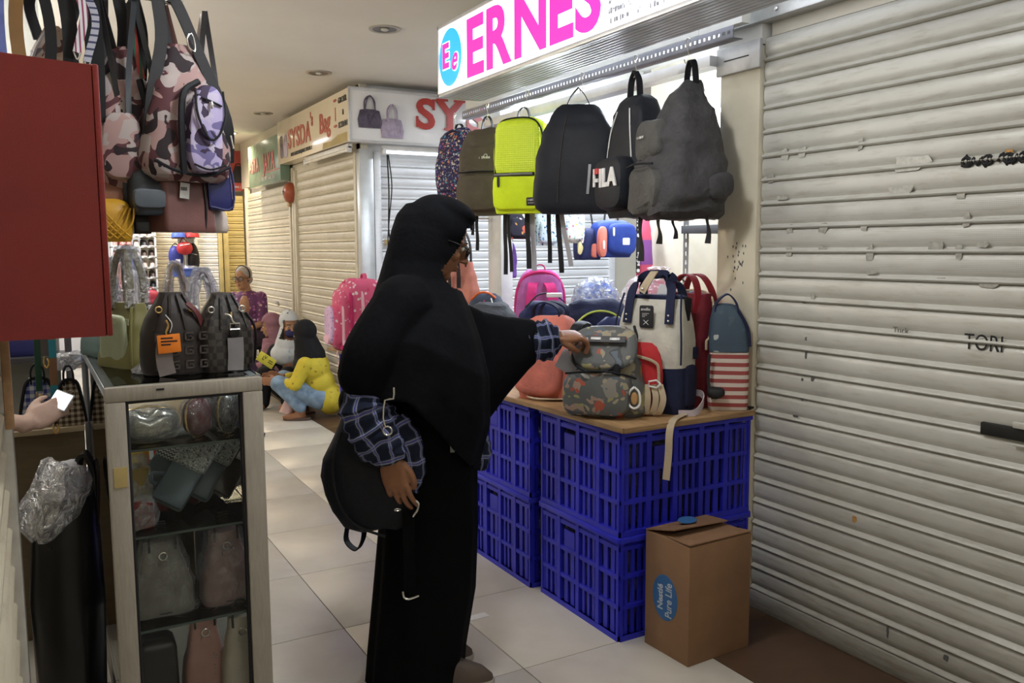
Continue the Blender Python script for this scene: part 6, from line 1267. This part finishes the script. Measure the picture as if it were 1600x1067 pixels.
G().box(X0+.05, X1-.056, Y0+.012, Y0+.016, .10, ZT-.04).build('front_pane', GLS, sc); G().box(X0+.006, X0+.010, Y0+.035, Y1-.03, .10, ZT-.03).build('side_pane', GLS, sc); G().box(X1-.010, X1-.006, Y0+.035, Y1-.03, .10, ZT-.03).build('side_pane', GLS, sc)
G().box(X0+.002, X1-.002, Y0+.01, Y1-.004, ZT, ZT+.005).build('top_pane', GLS, sc)
for z in (.880, .635, .365):
    o = G().box(X0+.012, X1-.012, Y0+.04, Y1-.04, z-.006, z).build('glass_shelf', GLS, sc); G().box(X0+.03, X1-.04, Y0+.036, Y0+.0405, z-.0065, z).build('shelf_edge', M_GEDGE, o); G().box(X1-.055, X1-.012, Y0+.05, Y0+.075, z-.02, z-.006).build('shelf_bracket', M_SC2, o)
G().box(X0+.012, X0+.045, Y0-.002, Y0, .79, .845).build('brown_tape', MATS['brown_packing_tape'], sc)
G().box(.28, .30, Y0-.0015, Y0, ZT-.016, ZT-.011).build('dark_scratch', M_INK, sc)
ZT2 = ZT+.005
# bags on top of the showcase
SILV = mt('olive_green_leather', (.175, .165, .055), .38, bump=.1); SILL = mt('sage_green_leather', (.36, .40, .26), .40); BKT = NT('monogram_canvas'); 
def mchecker(name, a, b, sc_, br=None):
    t = NT(name); c = t.n('TexChecker', None, Vector=t.coord(), Scale=sc_, Color1=c4(a), Color2=c4(b)); x = c.outputs[0]
    if br:
        k = t.n('TexBrick', {'offset': .5}, Vector=t.coord('Object', (1, 1, 1)), Scale=sc_*.9, Mortar_Size=.06, Color1=c4(a), Color2=c4(a), Mortar=c4(b)); x = k.outputs[0]
    t.bs(Base_Color=x, Roughness=.42); return t.m
CHK = mchecker('dark_check_canvas', (.011, .009, .008), (.040, .033, .028), 52); MONO = mt('dark_brown_canvas', (.020, .014, .012), .42, var=.3, vs=30); MONO2 = mt('monogram_taupe', (.060, .050, .045), .45)
TAU = mt('taupe_leather_base', (.18, .15, .14), .40)
b = handbag('sage and olive green tote with film-wrapped handles on the showcase', (.262, 2.86, ZT2), R_(-62), .20, .14, .195, SILV, mt('olive_handle', (.13, .11, .04), .45), .16, 5, [(0, .98, .98, 0), (.04, 1, 1, 0), (.6, .78, .66, 0), (.95, .62, .36, 0), (1, .60, .32, 0)], 51, .002, wrap=M_FILM, hw=.02)
pocket(b, 'sage_panel', 0, .085, .13, .155, -.055, .012, SILL, 6); G().strap([(-.07, -.05, .14), (0, -.075, .145), (.07, -.05, .14)], .018, .004, (0, 0, 1)).build('belt_strap', SILL, b); G().torus((.0, -.082, .145), .010, .002, 14).build('buckle', METAL, b); zline(b, [(.09, -.06, .01), (.085, -.055, .09), (.065, -.035, .185)], SILV, .004, 'edge_seam')
handbag('teal grey tote half hidden behind the red cabinet on the showcase', (.215, 3.20, ZT2), R_(-70), .18, .12, .16, mt('teal_grey_leather', (.13, .20, .20), .45), mt('white_handle_strap', (.6, .6, .62), .5), .16, 5, PT, 52, .003, wrap=M_FILMB, hw=.02)
PBK = [(0, .94, .94, 0), (.04, 1.0, 1.0, 0), (.25, 1.02, 1.0, 0), (.5, .98, .92, 0), (.68, .84, .76, 0), (.84, .60, .54, 0), (.95, .42, .36, 0), (1, .36, .30, 0)]
def bucket(label, loc, rz, w, d, h, m, base, tapem, seed, eye=METAL):
    b = pack(label, loc, rz, w, d, h, m, PBK, 3, seed=seed, straps=False, amp=.005, name='bucket_bag', cat='handbag')
    for k in range(4):
        a = -.75+k*.5; G().strap([(w*.50*sin(a)*1.02, -d*.50*cos(a), h*.55), (w*.40*sin(a), -d*.42*cos(a), h*.74), (w*.22*sin(a), -d*.22*cos(a), h*.98)], .007, .003, (cos(a), sin(a), 0)).build('gather_fold', m, b)
    for s in (-1, 1): G().torus((s*w*.26, -d*.37, h*.80), .0085, .0022, 14).build('eyelet', eye, b)
    return b
b = bucket('dark monogram bucket bag with orange tag on the showcase', (.352, 2.615, ZT2), R_(6), .175, .125, .235, MONO, TAU, None, 53, GOLD)
yb = lambda z: -.064
for i in range(4):
    for j in range(3):
        x = -.052+i*.040; z = .030+j*.040; g = G(); q = .012
        g.box(x-q, x+q, -.0665, -.062, z+q-.004, z+q); g.box(x-q, x-q+.005, -.0665, -.062, z-q, z+q); g.box(x-q, x+q, -.0665, -.062, z-q, z-q+.004); g.box(x+q-.005, x+q, -.0665, -.062, z-q, z+.003); g.box(x, x+q, -.0665, -.062, z-.001, z+.003); g.build('monogram_key', MONO2, b)
g = G().strap([(-.035, -.069, .005), (-.043, -.072, .05), (-.04, -.072, .095)], .045, .003, (1, 0, 0)); g.build('taupe_strap', TAU, b)
G().tube([(-.035, -.075, .16), (-.03, -.078, .145), (-.036, -.078, .128), (-.036, -.078, .12)], .0032, 6).build('hook_clip', GOLD, b); zline(b, [(-.034, -.07, .175), (-.02, -.078, .15), (-.026, -.078, .125)], FW, .0012, 'tag_string')
G().strap([(.03, -.05, .205), (.06, -.05, .17), (.085, -.03, .09), (.085, -.01, .03)], .014, .004, (1, .4, 0)).build('maroon_strap', mt('maroon_leather', (.12, .03, .03), .4), b)
t = G().box(-.031, .031, -.0015, .0015, -.026, .026, .002).build('orange_tag', mt('orange_paper', (.75, .20, .015), .7), b); t.location = (-.030, -.0785, .094); t.rotation_euler = (0, rad(-3), 0)
g = G(); 
for k, L in enumerate((.032, .044, .026)): g.box(-.052, -.052+L, -.0806, -.0798, .108-.009*k, .112-.009*k)
g.build('tag_print', M_INK, b)
b = bucket('dark checked bucket bag with yellow tag on the showcase', (.492, 2.615, ZT2), R_(6), .170, .125, .228, CHK, TAU, None, 54)
g = G().strap([(.012, -.068, .004), (.014, -.071, .05), (.014, -.071, .10)], .046, .003, (1, 0, 0)); g.build('grey_strap', mt('grey_wrapped_strap', (.22, .21, .215), .35), b); g = G(); g.pad(.012, .115, .030, .03, -.068, .006, 3); g.build('strap_tab', BKL, b)
G().tube([(-.002, -.078, .125), (-.002, -.078, .142), (.026, -.078, .142), (.026, -.078, .125), (-.002, -.078, .125)], .0022, 6, 1).build('square_buckle', METAL, b); G().tube([(-.012, -.066, .17), (.0, -.074, .165), (.006, -.078, .15), (.012, -.078, .142)], .003, 6).build('hook_clip', METAL, b); G().tube([(.006, -.066, .175), (.004, -.072, .155)], .003, 6, 0).build('hook_clip', GOLD, b)
G().tube([(.06, -.03, .17), (.09, -.02, .12), (.095, .0, .04), (.090, .01, .01)], .004, 8).build('cord_strap', BKL, b)
t = G().box(-.024, .034, -.001, .001, -.015, .015, .001).build('yellow_tag', mt('yellow_paper', (.62, .55, .06), .7), b); t.location = (.098, -.075, .030); t.rotation_euler = (0, rad(36), 0)
o = text('tag_lettering', 'L', .016, M_INK, t, (-.010, -.0016, -.004), ext=.0003); o = text('tag_lettering', 'V', .016, M_INK, t, (-.006, -.0016, .001), ext=.0003); g = G(); g.box(.012, .026, -.0016, -.0008, .003, .005); g.box(.012, .028, -.0016, -.0008, -.003, -.001); g.build('tag_print', M_INK, t)
LIL = mt('lilac_leather', (.38, .31, .40), .40, bump=.1); LILH = mt('mauve_handle', (.27, .20, .25), .4)
handbag('lilac handbag in film with tall mauve handles on the showcase', (.495, 2.95, ZT2), R_(0), .13, .10, .155, LIL, LILH, .125, 5, PT, 55, .003, wrap=M_FILM, hw=.022)
b = handbag('mauve and white backpack-style bag behind the monogram bucket', (.435, 3.10, ZT2), R_(0), .11, .09, .15, mt('white_lilac_leather', (.52, .48, .54), .4), mt('tan_handle', (.40, .20, .06), .4), .155, 5, PT, 56, .003, wrap=M_FILM, hw=.016); G().pad(0, .09, .03, .07, -.040, .006, 5).build('strap_tab', LILH, b)
t = thing('film_scrap', 'crumpled clear film lying on the showcase top by the green tote', 'plastic', (.285, 2.66, ZT2+.002)); G().body([(.0, 0, 0, .04, .05, 2.2), (.012, 0, 0, .042, .05, 2.2), (.022, 0, 0, .03, .03, 2.2)], 18).wob(.012, 40, 1, 0, .004).build('film', M_FILM, t)
# inside, top shelf
GMT = mt('pewter_satin', (.34, .33, .29), .22, .75); MRN = mt('maroon_patent', (.10, .018, .022), .15, spec=.6); BPT = mt('black_patent', (.022, .016, .016), .14, spec=.6)
Z1_, Z2_, Z3_, Z4_ = .880, .635, .365, .10
def clutch(label, x, y, z, w, d, h, m, rimm, rz=0, seed=1, notch=.0, film=None):
    t = thing('clutch_bag', label, 'handbag', (x, y, z), R_(rz)); g = G().ell((0, 0, h/2), (w/2, d/2, h/2), 2.3, 28, 16)
    if notch:
        for p in g.v:
            if p.z > h*.5: p.z -= notch*math.exp(-(p.x/(w*.12))**2)*(p.z/h)
    g.build('shell', m, t); G().torus((0, 0, h/2), w/2*1.0, .004, 30, 'y', 1.0, h/w).build('rim', rimm, t); G().ell((0, -.004, h+.002-notch*.8), (.010, .008, .008)).build('clasp', METAL, t)
    if film: G().ell((0, 0, h/2+.002), (w/2*1.08, d/2*1.25, h/2*1.06), 2.3, 28, 16).wob(.007, 26, seed, 0, .008).build('film_wrap', film, t)
    return t
M_FILM2 = mfilm('thin_film', (.97, .97, 1), .14, 22)
clutch('pewter grey kidney-shaped clutch on the top showcase shelf', .268, 2.56, Z1_, .172, .085, .102, GMT, GOLD, 0, 61, .022, M_FILM2); clutch('maroon patent round clutch with gold rim on the top showcase shelf', .405, 2.58, Z1_, .098, .07, .115, MRN, GOLD, 38, 62, 0, M_FILM2); clutch('near-black patent round clutch with gold rim on the top showcase shelf', .492, 2.58, Z1_, .10, .07, .125, BPT, GOLD, 42, 63, 0, M_FILM2)
# second shelf: tilted flap clutches
GBL = mt('grey_blue_leather', (.075, .105, .125), .38, bump=.1)
def zigzag(name, a, b, per):
    t = NT(name); s = t.n('SeparateXYZ', None, Vector=t.coord()); tri = t.math('ABSOLUTE', t.math('SUBTRACT', t.math('FRACT', t.math('MULTIPLY', s.outputs[0], 1/per)), .5)); f = t.math('LESS_THAN', t.math('FRACT', t.math('ADD', t.math('MULTIPLY', s.outputs[2], 1/per), t.math('MULTIPLY', tri, 1.0))), .5); t.bs(Base_Color=t.mix(f, a, b), Roughness=.5); return t.m
ZZ = zigzag('zigzag_flap', (.55, .56, .55), (.06, .07, .08), .010); SNK = mprint('snake_flap', (.40, .42, .42), [(.10, .11, .12), (.55, .56, .55), (.2, .22, .22)], 120, .42, .5, 190); STR = mstripe('black_white_flap', (.60, .58, .55), (.012, .012, .013), .022, 0, .22)
def flapclutch(label, x, y, z, fm, bm2_, seed, rx=-34, rz=-22, ry=30):
    t = thing('clutch_bag', label, 'handbag', (x-.062, y, z+.030), R_(rz), None, 0, rad(ry)); M_ = Matrix.Rotation(rad(rx), 4, 'X')
    w, h, d = .098, .235, .045
    g = G(); g.box(-w/2, w/2, -d/2, d/2, 0, h, .012); g.xf(M_ @ Matrix.Translation((0, 0, .012))); g.build('shell', bm2_, t)
    o = G().box(-w/2-.002, w/2+.002, -d/2-.007, d/2+.003, h*.52, h+.005, .012).build('flap', fm, t); o.rotation_euler = (rad(rx), 0, 0); o.location = (0, 0, .012)
    G().ell((0, -d/2-.010, h*.56), (.005, .003, .005)).xf(M_ @ Matrix.Translation((0, 0, .012))).build('snap', METAL, t); G().tube([(-w/2, 0, h*.4), (-w/2-.03, -.02, h*.3), (-w/2-.015, -.03, h*.2), (-w/2, 0, h*.25)], .006, 8).xf(M_).build('wrist_strap', bm2_, t); return t
flapclutch('grey-blue flap clutch with zigzag flap leaning on the middle shelf', .330, 2.74, Z2_, ZZ, GBL, 1); flapclutch('grey-blue flap clutch with snakeskin flap in front on the middle shelf', .365, 2.62, Z2_, SNK, GBL, 2); flapclutch('plain grey-blue flap clutch behind the snakeskin pair', .415, 2.82, Z2_, GBL, GBL, 3)
flapclutch('second grey-blue snakeskin flap clutch further right on the middle shelf', .450, 2.68, Z2_, SNK, GBL, 4); flapclutch('black flap clutch with white stripes on the middle shelf', .505, 2.84, Z2_, STR, BPT, 5); flapclutch('black striped flap clutch nearest the right pane of the middle shelf', .515, 2.68, Z2_, STR, BPT, 6, -34, -20)
YLW = mt('bright_yellow_leather', (.62, .40, .01), .35); RDL = mt('red_leather', (.36, .018, .022), .3)
b = handbag('yellow box handbag at the back of the middle showcase shelf', (.255, 3.15, Z2_), 0, .17, .09, .17, YLW, YLW, .04, 8, PY, 64, .002)
b = handbag('red handbag with paper tag behind the flap clutches', (.385, 3.02, Z2_), 0, .16, .08, .195, RDL, RDL, .03, 6, PT, 65, .003); G().box(-.075, -.062, -.05, -.047, .10, .17).build('price_tag', MATS['tag_white'], b)
def wraplump(label, x, y, z, w, d, h, m, seed):
    t = thing('wrapped_bag', label, 'bag', (x, y, z)); G().body([(.004, 0, 0, w*.42, d*.42, 3), (h*.4, 0, 0, w*.45, d*.42, 3), (h*.85, 0, 0, w*.34, d*.3, 2.5)], 20).wob(.010, 14, seed, 0, .01).build('bag', m, t); G().body([(.002, 0, 0, w*.47, d*.47, 3), (h*.45, 0, 0, w*.5, d*.47, 3), (h, 0, 0, w*.36, d*.3, 2.4)], 22).wob(.016, 22, seed+1, 0, .01).build('film_wrap', M_FILM, t)
wraplump('mustard bag in crinkled film at the left of the middle shelf', .245, 2.72, Z2_, .10, .10, .165, mt('dull_mustard', (.30, .20, .05), .5), 71); wraplump('dark red bag in film low at the left of the middle shelf', .235, 2.56, Z2_, .09, .07, .09, mt('dull_dark_red', (.22, .03, .03), .5), 72)
# third shelf buckets, bottom bags
OLG = mt('olive_grey_leather', (.175, .16, .13), .42, bump=.1); MVL = mt('dusty_mauve_leather', (.27, .145, .13), .42, bump=.1); PKL = mt('pale_pink_leather', (.46, .25, .22), .42, bump=.1); CRL = mt('ivory_leather', (.50, .44, .36), .42, bump=.1)
def minibucket(label, x, y, z, w, d, h, m, seed, film=None, studs=False):
    t = handbag(label, (x, y, z), 0, w, d, h, m, BKL, h*.22, 4, [(0, .96, .96, 0), (.05, 1, 1, 0), (.35, .95, .92, 0), (.62, .76, .74, 0), (.86, .60, .52, 0), (1, .58, .46, 0)], seed, .004, hw=.010)
    G().torus((0, -d*.35, h*.82), .011, .0022, 14).build('ring', METAL, t); G().pad(0, h*.72, .03, .02, -d*.34, .005, 3).build('tab', m, t); zline(t, [(-w*.49, -d*.2, h*.06), (0, -d*.5, h*.05), (w*.49, -d*.2, h*.06)], MATS['black_leather'], .0025, 'base_seam')
    if film: shell(w*1.12, d*1.2, h*1.02, [(0, .96, .96, 0), (.05, 1, 1, 0), (.35, .95, .92, 0), (.62, .82, .8, 0), (.86, .70, .62, 0), (1, .6, .5, 0)], 3, 30, 0, .012, seed, 20).build('film_wrap', film, t)
    if studs:
        me = G().ell((0, 0, 0), (.003, .003, .003), n=8, m=6).mesh('stud', METAL); 
        for i in range(22):
            a = random.uniform(.2, 1.3); z_ = random.uniform(.02, h*.6); link('stud', me, t, (w*.49*sin(a), -d*.5*cos(a), z_))
    return t
minibucket('olive grey bucket handbag on the third showcase shelf', .290, 2.60, Z3_, .165, .11, .215, OLG, 81, M_FILM2); minibucket('dusty mauve bucket handbag on the third showcase shelf', .468, 2.60, Z3_, .150, .11, .215, MVL, 82, M_FILM2)
minibucket('pale pink bucket handbag with studs on the showcase floor', .400, 2.62, Z4_, .13, .10, .215, PKL, 83, None, True); minibucket('ivory bucket handbag with studs on the showcase floor', .505-.01, 2.55, Z4_, .12, .09, .225, CRL, 84, None, True)
b = pack('black box bag at the left of the showcase floor', (.265, 2.62, Z4_), 0, .11, .10, .185, BKL, PY, 8, seed=85, straps=False, name='handbag', cat='handbag', amp=.002)
# ---------------------------------------------------------------- inside the left stall
bb = thing('trash_bag', 'full black plastic sack with tied handles beside the showcase', 'sack', (.045, 2.80, 0)); BPL = mt('black_polythene', (.004, .004, .0045), .32, var=.2, spec=.4)
g = G().body([(.01, 0, 0, .085, .11, 2.6), (.12, 0, 0, .095, .13, 2.6), (.40, -.002, 0, .098, .13, 2.6), (.62, .006, 0, .088, .11, 2.5), (.70, .02, 0, .074, .08, 2.4)], 40).wob(.014, 11, 5, 0, .02).wob(.007, 34, 7, 0, .02); g.build('sack', BPL, bb)
G().strap([(.085, .02, .64), (.088, .0, .76), (.070, -.01, .815), (.050, -.01, .79), (.035, -.03, .70), (.0, -.06, .62), (-.03, -.09, .56)], .05, .012, [(0, 1, 0), (.4, 1, 0), (.6, .8, 0)]).build('tied_handle', BPL, bb); G().strap([(.06, .03, .70), (.10, .05, .78), (.10, .02, .70), (.09, -.02, .60)], .035, .010, (0, 1, 0)).build('tied_handle', BPL, bb)
fp = thing('plastic_bag', 'crumpled clear plastic bag stuffed in the top of the black sack', 'bag', (.025, 2.72, .60)); G().body([(.0, -.03, 0, .035, .05, 2.2), (.06, -.015, 0, .07, .07, 2.2), (.14, .01, .03, .075, .07, 2.2), (.20, .02, .04, .05, .05, 2.2)], 28).wob(.034, 14, 9).wob(.016, 38, 4).build('film', mfilm('pale_crumple_film', (.85, .90, 1), .75, 26), fp); G().body([(.10, .02, .06, .05, .05, 2.2), (.16, .03, .06, .055, .05, 2.2), (.20, .04, .06, .03, .03, 2.2)], 20).wob(.014, 22, 2).build('paper_wad', mt('white_tissue', (.60, .61, .66), .8, var=.1), fp)
cs = thing('counter', 'low wooden counter in the left stall under the gingham bags', 'counter', (0, 0, 0)); G().box(-.30, .42 if 0 else .145, 3.42, 3.62, .766, .786, .003).build('counter_top', mt('pale_beech', (.56, .46, .30), .5), cs); G().box(-.28, .145, 3.46, 3.60, 0, .766).build('front_panel', mwood('dull_plywood', (.20, .15, .085), (.27, .20, .12), (4, 4, 25)), cs)
def gbag(label, x, y, z, w, h, m, rz=0, seed=1):
    t = handbag(label, (x, y, z), R_(rz), w, .085, h, m, BLACK, .05, 6, [(0, .98, .98, 0), (.05, 1, 1, 0), (.7, .74, .72, 0), (.92, .5, .45, 0), (1, .42, .36, 0)], seed, .003); zline(t, [(-w*.49, -.03, .01), (-w*.38, -.03, h*.6), (-w*.22, -.02, h*.97), (w*.22, -.02, h*.97), (w*.38, -.03, h*.6), (w*.49, -.03, .01)], BLACK, .006, 'piping'); G().torus((.005, -.040, h*.72), .011, .003, 14).build('ring', METAL, t); return t
gbag('blue and white gingham handbag on the left stall counter', .005, 3.50, .787, .135, .175, mcheck('blue_gingham', (.03, .04, .22), (.62, .64, .68), (.22, .25, .45), .027)); gbag('brown and cream gingham handbag on the left stall counter', .103, 3.47, .787, .10, .165, mcheck('brown_gingham', (.045, .028, .014), (.60, .55, .45), (.26, .20, .13), .020), 0, 2)
cs2 = thing('counter', 'second low counter behind the showcase side pane', 'counter', (0, 0, 0)); G().box(.165, .545, 3.64, 3.90, .766, .786, .003).build('counter_top', MATS['pale_beech'], cs2); G().box(.18, .54, 3.68, 3.88, 0, .766).build('front_panel', MATS['dull_plywood'], cs2)
gbag('gingham handbag seen through the showcase side', .215, 3.75, .787, .11, .165, MATS['brown_gingham'], 0, 3)
for x, y, z, L, w_, m, lb in ((.008, 3.38, .90, 1.1, .020, mt('green_strap_leather', (.02, .07, .04), .4), 'dark green strap with clip hanging before the blue gingham bag'), (.052, 3.36, .79, .9, .024, mstripe('turquoise_strap', (.03, .26, .33), (.25, .13, .06), .16, 2, .6), 'turquoise and brown strap with gold clips before the brown gingham bag'), (.035, 3.40, 1.02, .9, .05, mt('taupe_strap_cloth', (.13, .105, .09), .6), 'wide taupe strap doubled over in the left stall')):
    t = thing('hanging_strap', lb, 'strap', (x, y, z)); G().strap([(0, 0, .03), (.004, .01, L*.4), (-.004, 0, L*.8), (0, 0, L)], w_, .004, [(1, .3, 0), (1, -.3, 0)]).build('strap', m, t); G().tube([(-.006, 0, .03), (-.008, -.003, .005), (.0, -.004, -.012), (.008, -.002, .005), (.003, 0, .022)], .003, 6).build('clip', GOLD, t)
    G().torus((0, 0, L+.01), .018, .003, 14).build('ring', METAL, t)
kr = thing('hanging_rail', 'bar across the left stall carrying straps', 'rail', (-.2, 3.38, 1.93)); G().tube([(0, 0, 0), (.6, 0, 0)], .007, 8, 0).build('bar', M_CHR, kr)
t = thing('plastic_bag', 'flattened clear plastic packets above the gingham bags', 'bag', (.10, 3.58, 1.035-.06)); G().body([(.0, .0, 0, .035, .03, 2.4), (.03, .01, 0, .05, .035, 2.4), (.06, .01, 0, .06, .03, 2.4)], 22).wob(.014, 28, 4).build('film', MATS['pale_crumple_film'], t)
wall('wall_left_stall_back', -1.9, .10, 4.30, 4.34, 0, CZ, mt('left_stall_wall', (.42, .43, .40), .7)); dk = thing('storage_shelf', 'dark stock shelf at the back of the left stall', 'shelf', (-.5, 4.05, 0)); G().box(0, .64, 0, .24, .955, .975).build('shelf_board', M_SHB, dk); G().box(0, .02, 0, .24, 0, 1.3).build('upright', M_SHB, dk); G().box(.62, .64, 0, .24, 0, 1.3).build('upright', M_SHB, dk)
for i, (x, m) in enumerate(((.08, BKL), (.27, DGL), (.47, NVL))): handbag('%s handbag on the dark stock shelf' % ('black', 'blue-black', 'navy')[i], (-.5+x, 4.16, .976), 0, .17, .10, .19, m, m, .08, 5, PT, 90+i)
# ---------------------------------------------------------------- far shop: shoes, caps, bags
fr = thing('shoe_rack', 'white shoe rack in the bright far shop', 'rack', (.86, 11.12, 0)); M_RK = mt('rack_white', (.7, .7, .68), .5)
for k in range(8): G().box(0, .50, 0, .22, .70+.125*k, .712+.125*k).build('shelf_board', M_RK, fr)
for x in (0, .48): G().box(x, x+.02, 0, .22, 0, 1.75).build('upright', M_RK, fr)
def shoe_proto(m):
    t = thing('shoe', '', 'shoe', (0, 0, 0)); G().body([(.014, 0, 0, .034, .11, 2.6), (.05, 0, .01, .032, .10, 2.4), (.08, 0, .05, .026, .055, 2.2)], 16).build('upper', m, t); G().body([(.0, 0, 0, .037, .114, 2.6), (.014, 0, 0, .037, .114, 2.6)], 16, False).build('sole', M_RK, t); return t
SHK = (('pale beige', (.50, .42, .36)), ('salmon pink', (.60, .20, .17)), ('dark brown', (.06, .04, .03)), ('light grey', (.46, .46, .47)), ('rose', (.52, .25, .24)), ('black', (.02, .02, .02)))
protos = []
for nm, c in SHK:
    p = shoe_proto(mt('shoe_'+nm.replace(' ', '_'), c, .5)); p['group'] = nm+' shoes on the far rack'; p['label'] = '%s shoe on the white rack of the far shop' % nm; protos.append(p)
first = [True]*6
for k in range(8):
    for i in range(6):
        q = (1 if (k > 4 and i < 3) else random.choice((0, 0, 3, 4, 0, 3)) if i < 4 else random.choice((2, 5, 0, 3)))
        p = protos[q]; loc = (.90+i*.082, 11.22, .713+.125*k)
        if first[q]: p.location = loc; first[q] = False
        else: dup(p, loc, random.uniform(-.15, .15), p['label'])
for q in range(6):
    if first[q]:
        for ch in list(protos[q].children): bpy.data.objects.remove(ch)
        bpy.data.objects.remove(protos[q])
def lump(name, label, cat, x, y, z, r, m, extra=None, e=2.2):
    t = thing(name, label, cat, (x, y, z)); G().ell((0, 0, r[2]), r, e, 18, 12).wob(.01, 9, x*7, 0, .02).build('body', m, t)
    if extra: G().ell(extra[0], extra[1], 2.4, 14, 8).build(extra[2], extra[3], t)
    return t
ft = thing('display_table', 'far shop table with blue cloth edge under the bags', 'table', (.72, 10.35, 0)); G().box(0, .62, 0, .5, .78, .80).build('top', M_RK, ft); 
for x in (.02, .58):
    for y in (.02, .46): G().box(x, x+.03, y, y+.03, 0, .78).build('leg', M_RK, ft)
REDC = mt('far_red_cloth', (.42, .025, .03), .5); BLUC = mt('far_blue_cloth', (.06, .12, .48), .5); PNKC = mt('far_pink_cloth', (.62, .22, .24), .5)
for i, (x, y, z, r, m, lb) in enumerate(((.80, 10.5, .80, (.06, .08, .20), REDC, 'dark red upright bag'), (.90, 10.45, .80, (.07, .08, .12), PNKC, 'pink rounded bag'), (1.02, 10.5, .80, (.09, .08, .20), mt('far_grey_cloth', (.35, .36, .42), .5), 'grey bag'), (1.02, 10.72, .80, (.08, .06, .26), BLUC, 'blue pointed bag'), (1.20, 10.5, .80, (.10, .08, .085), mt('far_crimson', (.35, .03, .06), .5), 'crimson duffel'), (.92, 10.72, .80, (.07, .06, .24), mt('far_peach', (.6, .33, .25), .5), 'peach bag'))):
    t = lump('handbag', lb+' on the far shop table', 'bag', x, y, z, r, m); G().tube([(-r[0]*.5, 0, r[2]*1.8), (0, 0, r[2]*2.3), (r[0]*.5, 0, r[2]*1.8)], .006, 6).build('handle', m, t)
cr_ = thing('cap_stand', 'slim stand carrying caps and bags before the far shutter', 'stand', (1.66, 10.95, 0)); G().cyl((0, 0, 0), .14, .02, 16).build('base', M_DARK, cr_); G().cyl((0, 0, .02), .015, 1.62, 8).build('pole', M_GALV, cr_)
for z in (1.12, 1.20, 1.42, 1.56): G().tube([(-.15, 0, z), (.12, 0, z)], .008, 6, 0).build('arm', M_GALV, cr_)
for x, z, m, lb in ((1.59, 1.57, BLUC, 'blue cap on top of the far cap stand'), (1.745, 1.57, REDC, 'small red cap on top of the far cap stand')):
    t = thing('cap', lb, 'cap', (x, 10.93, z)); G().body([(0, 0, 0, .085, .08, 2), (.04, 0, 0, .08, .075, 2), (.075, 0, 0, .045, .04, 2)], 18).build('crown', m, t); G().ell((0, -.09, .006), (.07, .07, .008)).build('brim', m, t)
t = lump('round_bag', 'round red bag hanging on the far cap stand', 'bag', 1.64, 10.84, 1.36, (.09, .06, .08), REDC); G().tube([(-.06, -.055, .11), (.05, -.055, .13)], .006, 6, 0).build('white_zip', FW, t); G().tube([(-.05, .05, .14), (0, .1, .2), (.05, .05, .14)], .006, 6).build('handle', REDC, t)
t = lump('backpack', 'royal blue backpack with white patch on the far cap stand', 'bag', 1.55, 10.95, 1.19, (.085, .07, .14), mt('far_royal', (.03, .04, .22), .5)); G().box(-.01, .04, -.075, -.06, .06, .12).build('white_patch', FW, t); G().tube([(-.05, .0, .26), (0, 0, .31), (.05, 0, .26)], .006, 6).build('handle', BKL, t)
t = lump('backpack', 'black backpack on the right arm of the far cap stand', 'bag', 1.75, 10.95, 1.14, (.07, .06, .18), BKL); G().tube([(-.04, -.05, .24), (.04, -.055, .22)], .006, 6, 0).build('zipper', ZIP, t)
t = thing('storage_tray', 'bright blue plastic tray under the far cap stand', 'tray', (1.50, 10.80, 1.10)); G().box(0, .30, 0, .10, 0, .09, .01).build('tray', MATS['far_blue_cloth'], t); G().box(-.01, .31, -.01, .11, .085, .10, .004).build('rim', MATS['far_blue_cloth'], t); G().body([(.09, .15, .05, .13, .05, 3), (.13, .15, .05, .11, .04, 3)], 18).wob(.015, 20, 1).build('film_contents', M_FILM, t)
